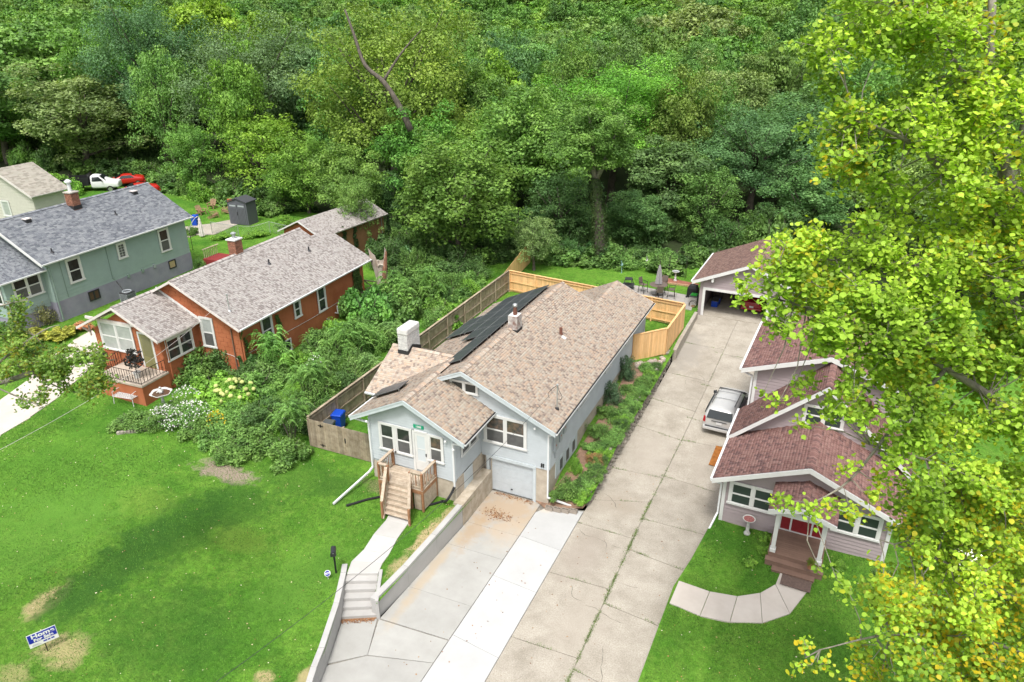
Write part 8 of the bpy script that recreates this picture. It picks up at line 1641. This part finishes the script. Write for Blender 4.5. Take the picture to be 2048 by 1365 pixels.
def limbs_to_tree(root, limbs, spec, seed, leafsize, dens, leafm, color, npick=0):
    """limbs: world polylines with start/end radius; spec: leafy bough centres (world, radius, count)"""
    r = np.random.default_rng(seed); o = np.array(root.location)
    for (pts, r0, r1) in limbs:
        P = cr(pts, 5); n = len(P); obj('limb', MB().tube([p-Vector(o) for p in P], [r0+(r1-r0)*i/(n-1) for i in range(n)], 8), CB, root, smooth=True)
    allp = np.array([tuple(p) for L_ in limbs for p in cr(L_[0], 5)]); Cs = []; Ns = []; tw = MB()
    for (c, R_, k) in spec:
        c = np.array(c); j = np.argmin(((allp-c)**2).sum(1)); a = allp[j]; mid = (a+c)/2+r.normal(0, .12, 3); tw.tube([tuple(a-o), tuple(mid-o), tuple(c-o)], [.018, .012, .007], 5)
        nt_ = max(3, int(k/28))
        for q in range(nt_):
            d = rdir(1, r, .1)[0]; e_ = c+d*R_*r.uniform(.5, 1.0); m2 = (c+e_)/2+r.normal(0, .06*R_+.02, 3); tw.tube([tuple(c-o), tuple(m2-o), tuple(e_-o)], [.007, .005, .002], 4)
            kk = int(k/nt_); t = r.uniform(.25, 1.1, kk)[:, None]; P = c+(e_-c)*t+r.normal(0, .12*R_+.06, (kk, 3)); P[:, 2] -= .04; Cs.append(P)
            N1 = r.normal(size=(kk, 3))*.55+np.array([0, -.15, .9])-np.array(FW)*.0; Ns.append(N1/np.linalg.norm(N1, axis=1, keepdims=True))
    obj('twigs', tw, CB, root, stuff=True); C = np.concatenate(Cs)-o; N_ = np.concatenate(Ns)
    if npick:
        dist = ((C+o-np.array(CAM))**2).sum(1); ord_ = np.argsort(dist); pick, rest = ord_[:npick], ord_[npick:]
        lm = leavesmesh('leaf', np.zeros((1, 3)), np.array([[0, 0, 1.0]]), leafsize, r, leafm)
        for i in pick:
            l = mobj('leaf', lm, root, color=color); l.location = C[i]; l.rotation_euler = (random.uniform(-.7, .7), random.uniform(-.7, .7), random.uniform(0, 6.28)); s_ = random.uniform(.7, 1.3); l.scale = (s_,)*3
        C, N_ = C[rest], N_[rest]
    mobj('foliage', leavesmesh('foliage', C, N_, leafsize, r, leafm), root, stuff=True, color=color); return len(C)
def W3(px, py, w): p = ptd(px, py, w); return (p.x, p.y, p.z)
tb = W3(2210, 1500, 17); gzb = G(tb[0], tb[1])
CT = thing('cottonwood_tree', 'tall cottonwood tree with yellow green heart shaped leaves filling the right foreground', 'tree', (tb[0], tb[1], gzb))
trunk = [(tb[0], tb[1], gzb-.3), W3(2190, 1150, 16.6), W3(2140, 800, 16.2), W3(2070, 520, 15.8), W3(1995, 280, 15.4), W3(1975, 190, 15.2), W3(1982, 60, 15), W3(1990, -120, 15)]
limbs = [(trunk, .32, .05), ([W3(2110, 640, 16), W3(1960, 395, 15.2), W3(1880, 335, 14.8), W3(1810, 280, 14.5), W3(1720, 240, 14.3)], .11, .02), ([W3(1990, 240, 15.3), W3(1925, 150, 15), W3(1870, 60, 14.8), W3(1800, -40, 14.7)], .08, .02), ([W3(2030, 400, 15.6), W3(2048, 230, 15.2), W3(2080, 130, 15)], .07, .02),
 ([W3(2190, 1100, 16.6), W3(2050, 860, 15.8), W3(1930, 760, 15.4), W3(1800, 690, 15.2), W3(1690, 640, 15.1), W3(1560, 600, 15)], .12, .02), ([W3(1890, 740, 15.3), W3(1790, 850, 15.4), W3(1700, 960, 15.5), W3(1620, 1010, 15.5)], .05, .012), ([W3(2190, 1130, 16.6), W3(2030, 1010, 16), W3(1880, 930, 15.7), W3(1740, 890, 15.5)], .08, .015),
 ([W3(2200, 1300, 16.8), W3(2050, 1220, 16.2), W3(1900, 1130, 16), W3(1760, 1080, 15.9)], .08, .015), ([W3(2205, 1400, 16.9), W3(2080, 1320, 16.2), W3(1950, 1280, 16), W3(1780, 1270, 15.9), W3(1640, 1300, 15.9)], .07, .012), ([W3(2100, 620, 16), W3(1980, 560, 15.4), W3(1850, 530, 15.1), W3(1700, 520, 15), W3(1560, 520, 15)], .07, .015)]
rs_ = random.Random(21); spec = []
def zone(x0, x1, y0, y1, n, R_, k, w=15.2, f=None):
    for _ in range(n):
        for _t in range(30):
            px, py = rs_.uniform(x0, x1), rs_.uniform(y0, y1)
            if f is None or f(px, py): break
        spec.append((W3(px, py, w+rs_.uniform(-1.2, 1.5)), R_*rs_.uniform(.7, 1.2), k))
edge = [(0, 1640), (60, 1600), (100, 1610), (200, 1625), (240, 1605), (330, 1640), (400, 1760), (440, 1680), (465, 1570), (500, 1545), (560, 1490), (640, 1530), (690, 1620), (720, 1600), (770, 1580), (850, 1640), (930, 1760), (1000, 1760), (1060, 1790), (1110, 1760), (1200, 1690), (1260, 1680), (1365, 1660)]
def edgex(py):
    for (a, b), (c, d) in zip(edge[:-1], edge[1:]):
        if a <= py <= c: return b+(d-b)*(py-a)/(c-a)
    return edge[-1][1]
inside_ = lambda px, py: px > edgex(max(0, min(1364, py)))+28
zone(1600, 2110, -40, 400, 140, .55, 175, 14.8, inside_); zone(1500, 2110, 400, 720, 150, .5, 175, 15.0, inside_); zone(1580, 1800, 680, 1010, 22, .42, 100, 15.3, inside_); zone(1800, 2110, 680, 1010, 80, .5, 170, 15.3, inside_); zone(1680, 1800, 980, 1400, 14, .45, 100, 15.9, inside_); zone(1790, 2110, 980, 1400, 105, .55, 170, 15.9, inside_)
for (px, py, R_, k) in ((1500, 560, .3, 60), (1490, 585, .28, 60), (1530, 520, .3, 60), (1560, 480, .3, 60), (1545, 650, .25, 50), (1640, 40, .35, 70), (1625, 90, .3, 60), (1615, 250, .3, 60), (1640, 300, .3, 60), (1660, 180, .3, 60), (1560, 800, .25, 40), (1590, 770, .25, 45), (1610, 850, .3, 50), (1530, 780, .12, 14), (1620, 1020, .3, 60), (1580, 1010, .28, 50), (1560, 1000, .2, 30), (1660, 1010, .3, 60), (1700, 1020, .3, 60), (1740, 1000, .3, 60), (1700, 940, .3, 60), (1760, 960, .3, 60), (1670, 1150, .25, 40), (1700, 1190, .3, 50), (1610, 1290, .22, 35), (1600, 1330, .2, 30), (1650, 1330, .25, 35), (1640, 1140, .15, 16)): spec.append((W3(px, py, 15.2+rs_.uniform(-.4, .4)), R_, k))
print('cottonwood leaves', limbs_to_tree(CT, limbs, spec, 5, .096, 1, COTL, (.235, .41, .042), npick=280))
# ---------------------------------------------------------------- locust branch entering on the left
lb_ = W3(-420, 1100, 22); lz = G(lb_[0], lb_[1]); LT = thing('locust_tree', 'small leaved tree reaching a long branch over the side walk from the left edge', 'tree', (lb_[0], lb_[1], lz))
L2_ = [([(lb_[0], lb_[1], lz-.3), W3(-400, 950, 22), W3(-330, 860, 22.2), W3(-200, 800, 22.5), W3(0, 765, 23), W3(65, 745, 23.2), W3(130, 730, 23.5), W3(230, 720, 24)], .2, .02), ([W3(-60, 775, 22.9), W3(30, 700, 23), W3(90, 660, 23.4), W3(120, 650, 23.5)], .05, .01), ([W3(-250, 810, 22.4), W3(-100, 650, 22.5), W3(10, 610, 22.8), W3(60, 600, 23)], .06, .01), ([W3(60, 745, 23.2), W3(130, 780, 23.2), W3(200, 790, 23.4)], .03, .008), ([W3(-20, 770, 23), W3(50, 800, 23), W3(90, 815, 23)], .03, .008)]
sp2 = []
for (x0, x1, y0, y1, n) in ((-40, 130, 690, 760, 22), (90, 205, 690, 780, 20), (150, 215, 735, 790, 9), (-60, 50, 590, 680, 15), (60, 130, 700, 740, 6), (20, 60, 650, 700, 4), (40, 100, 780, 810, 3)):
    for _ in range(n): sp2.append((W3(rs_.uniform(x0, x1), rs_.uniform(y0, y1), 23.2+rs_.uniform(-.7, .7)), .34*rs_.uniform(.7, 1.2), 120))
LL = leafmat('locust_leaves', True, col2=(.25, .24, .03), trans=.4, nscale=.8)
limbs_to_tree(LT, L2_, sp2, 6, .085, 1, LL, (.17, .30, .07))
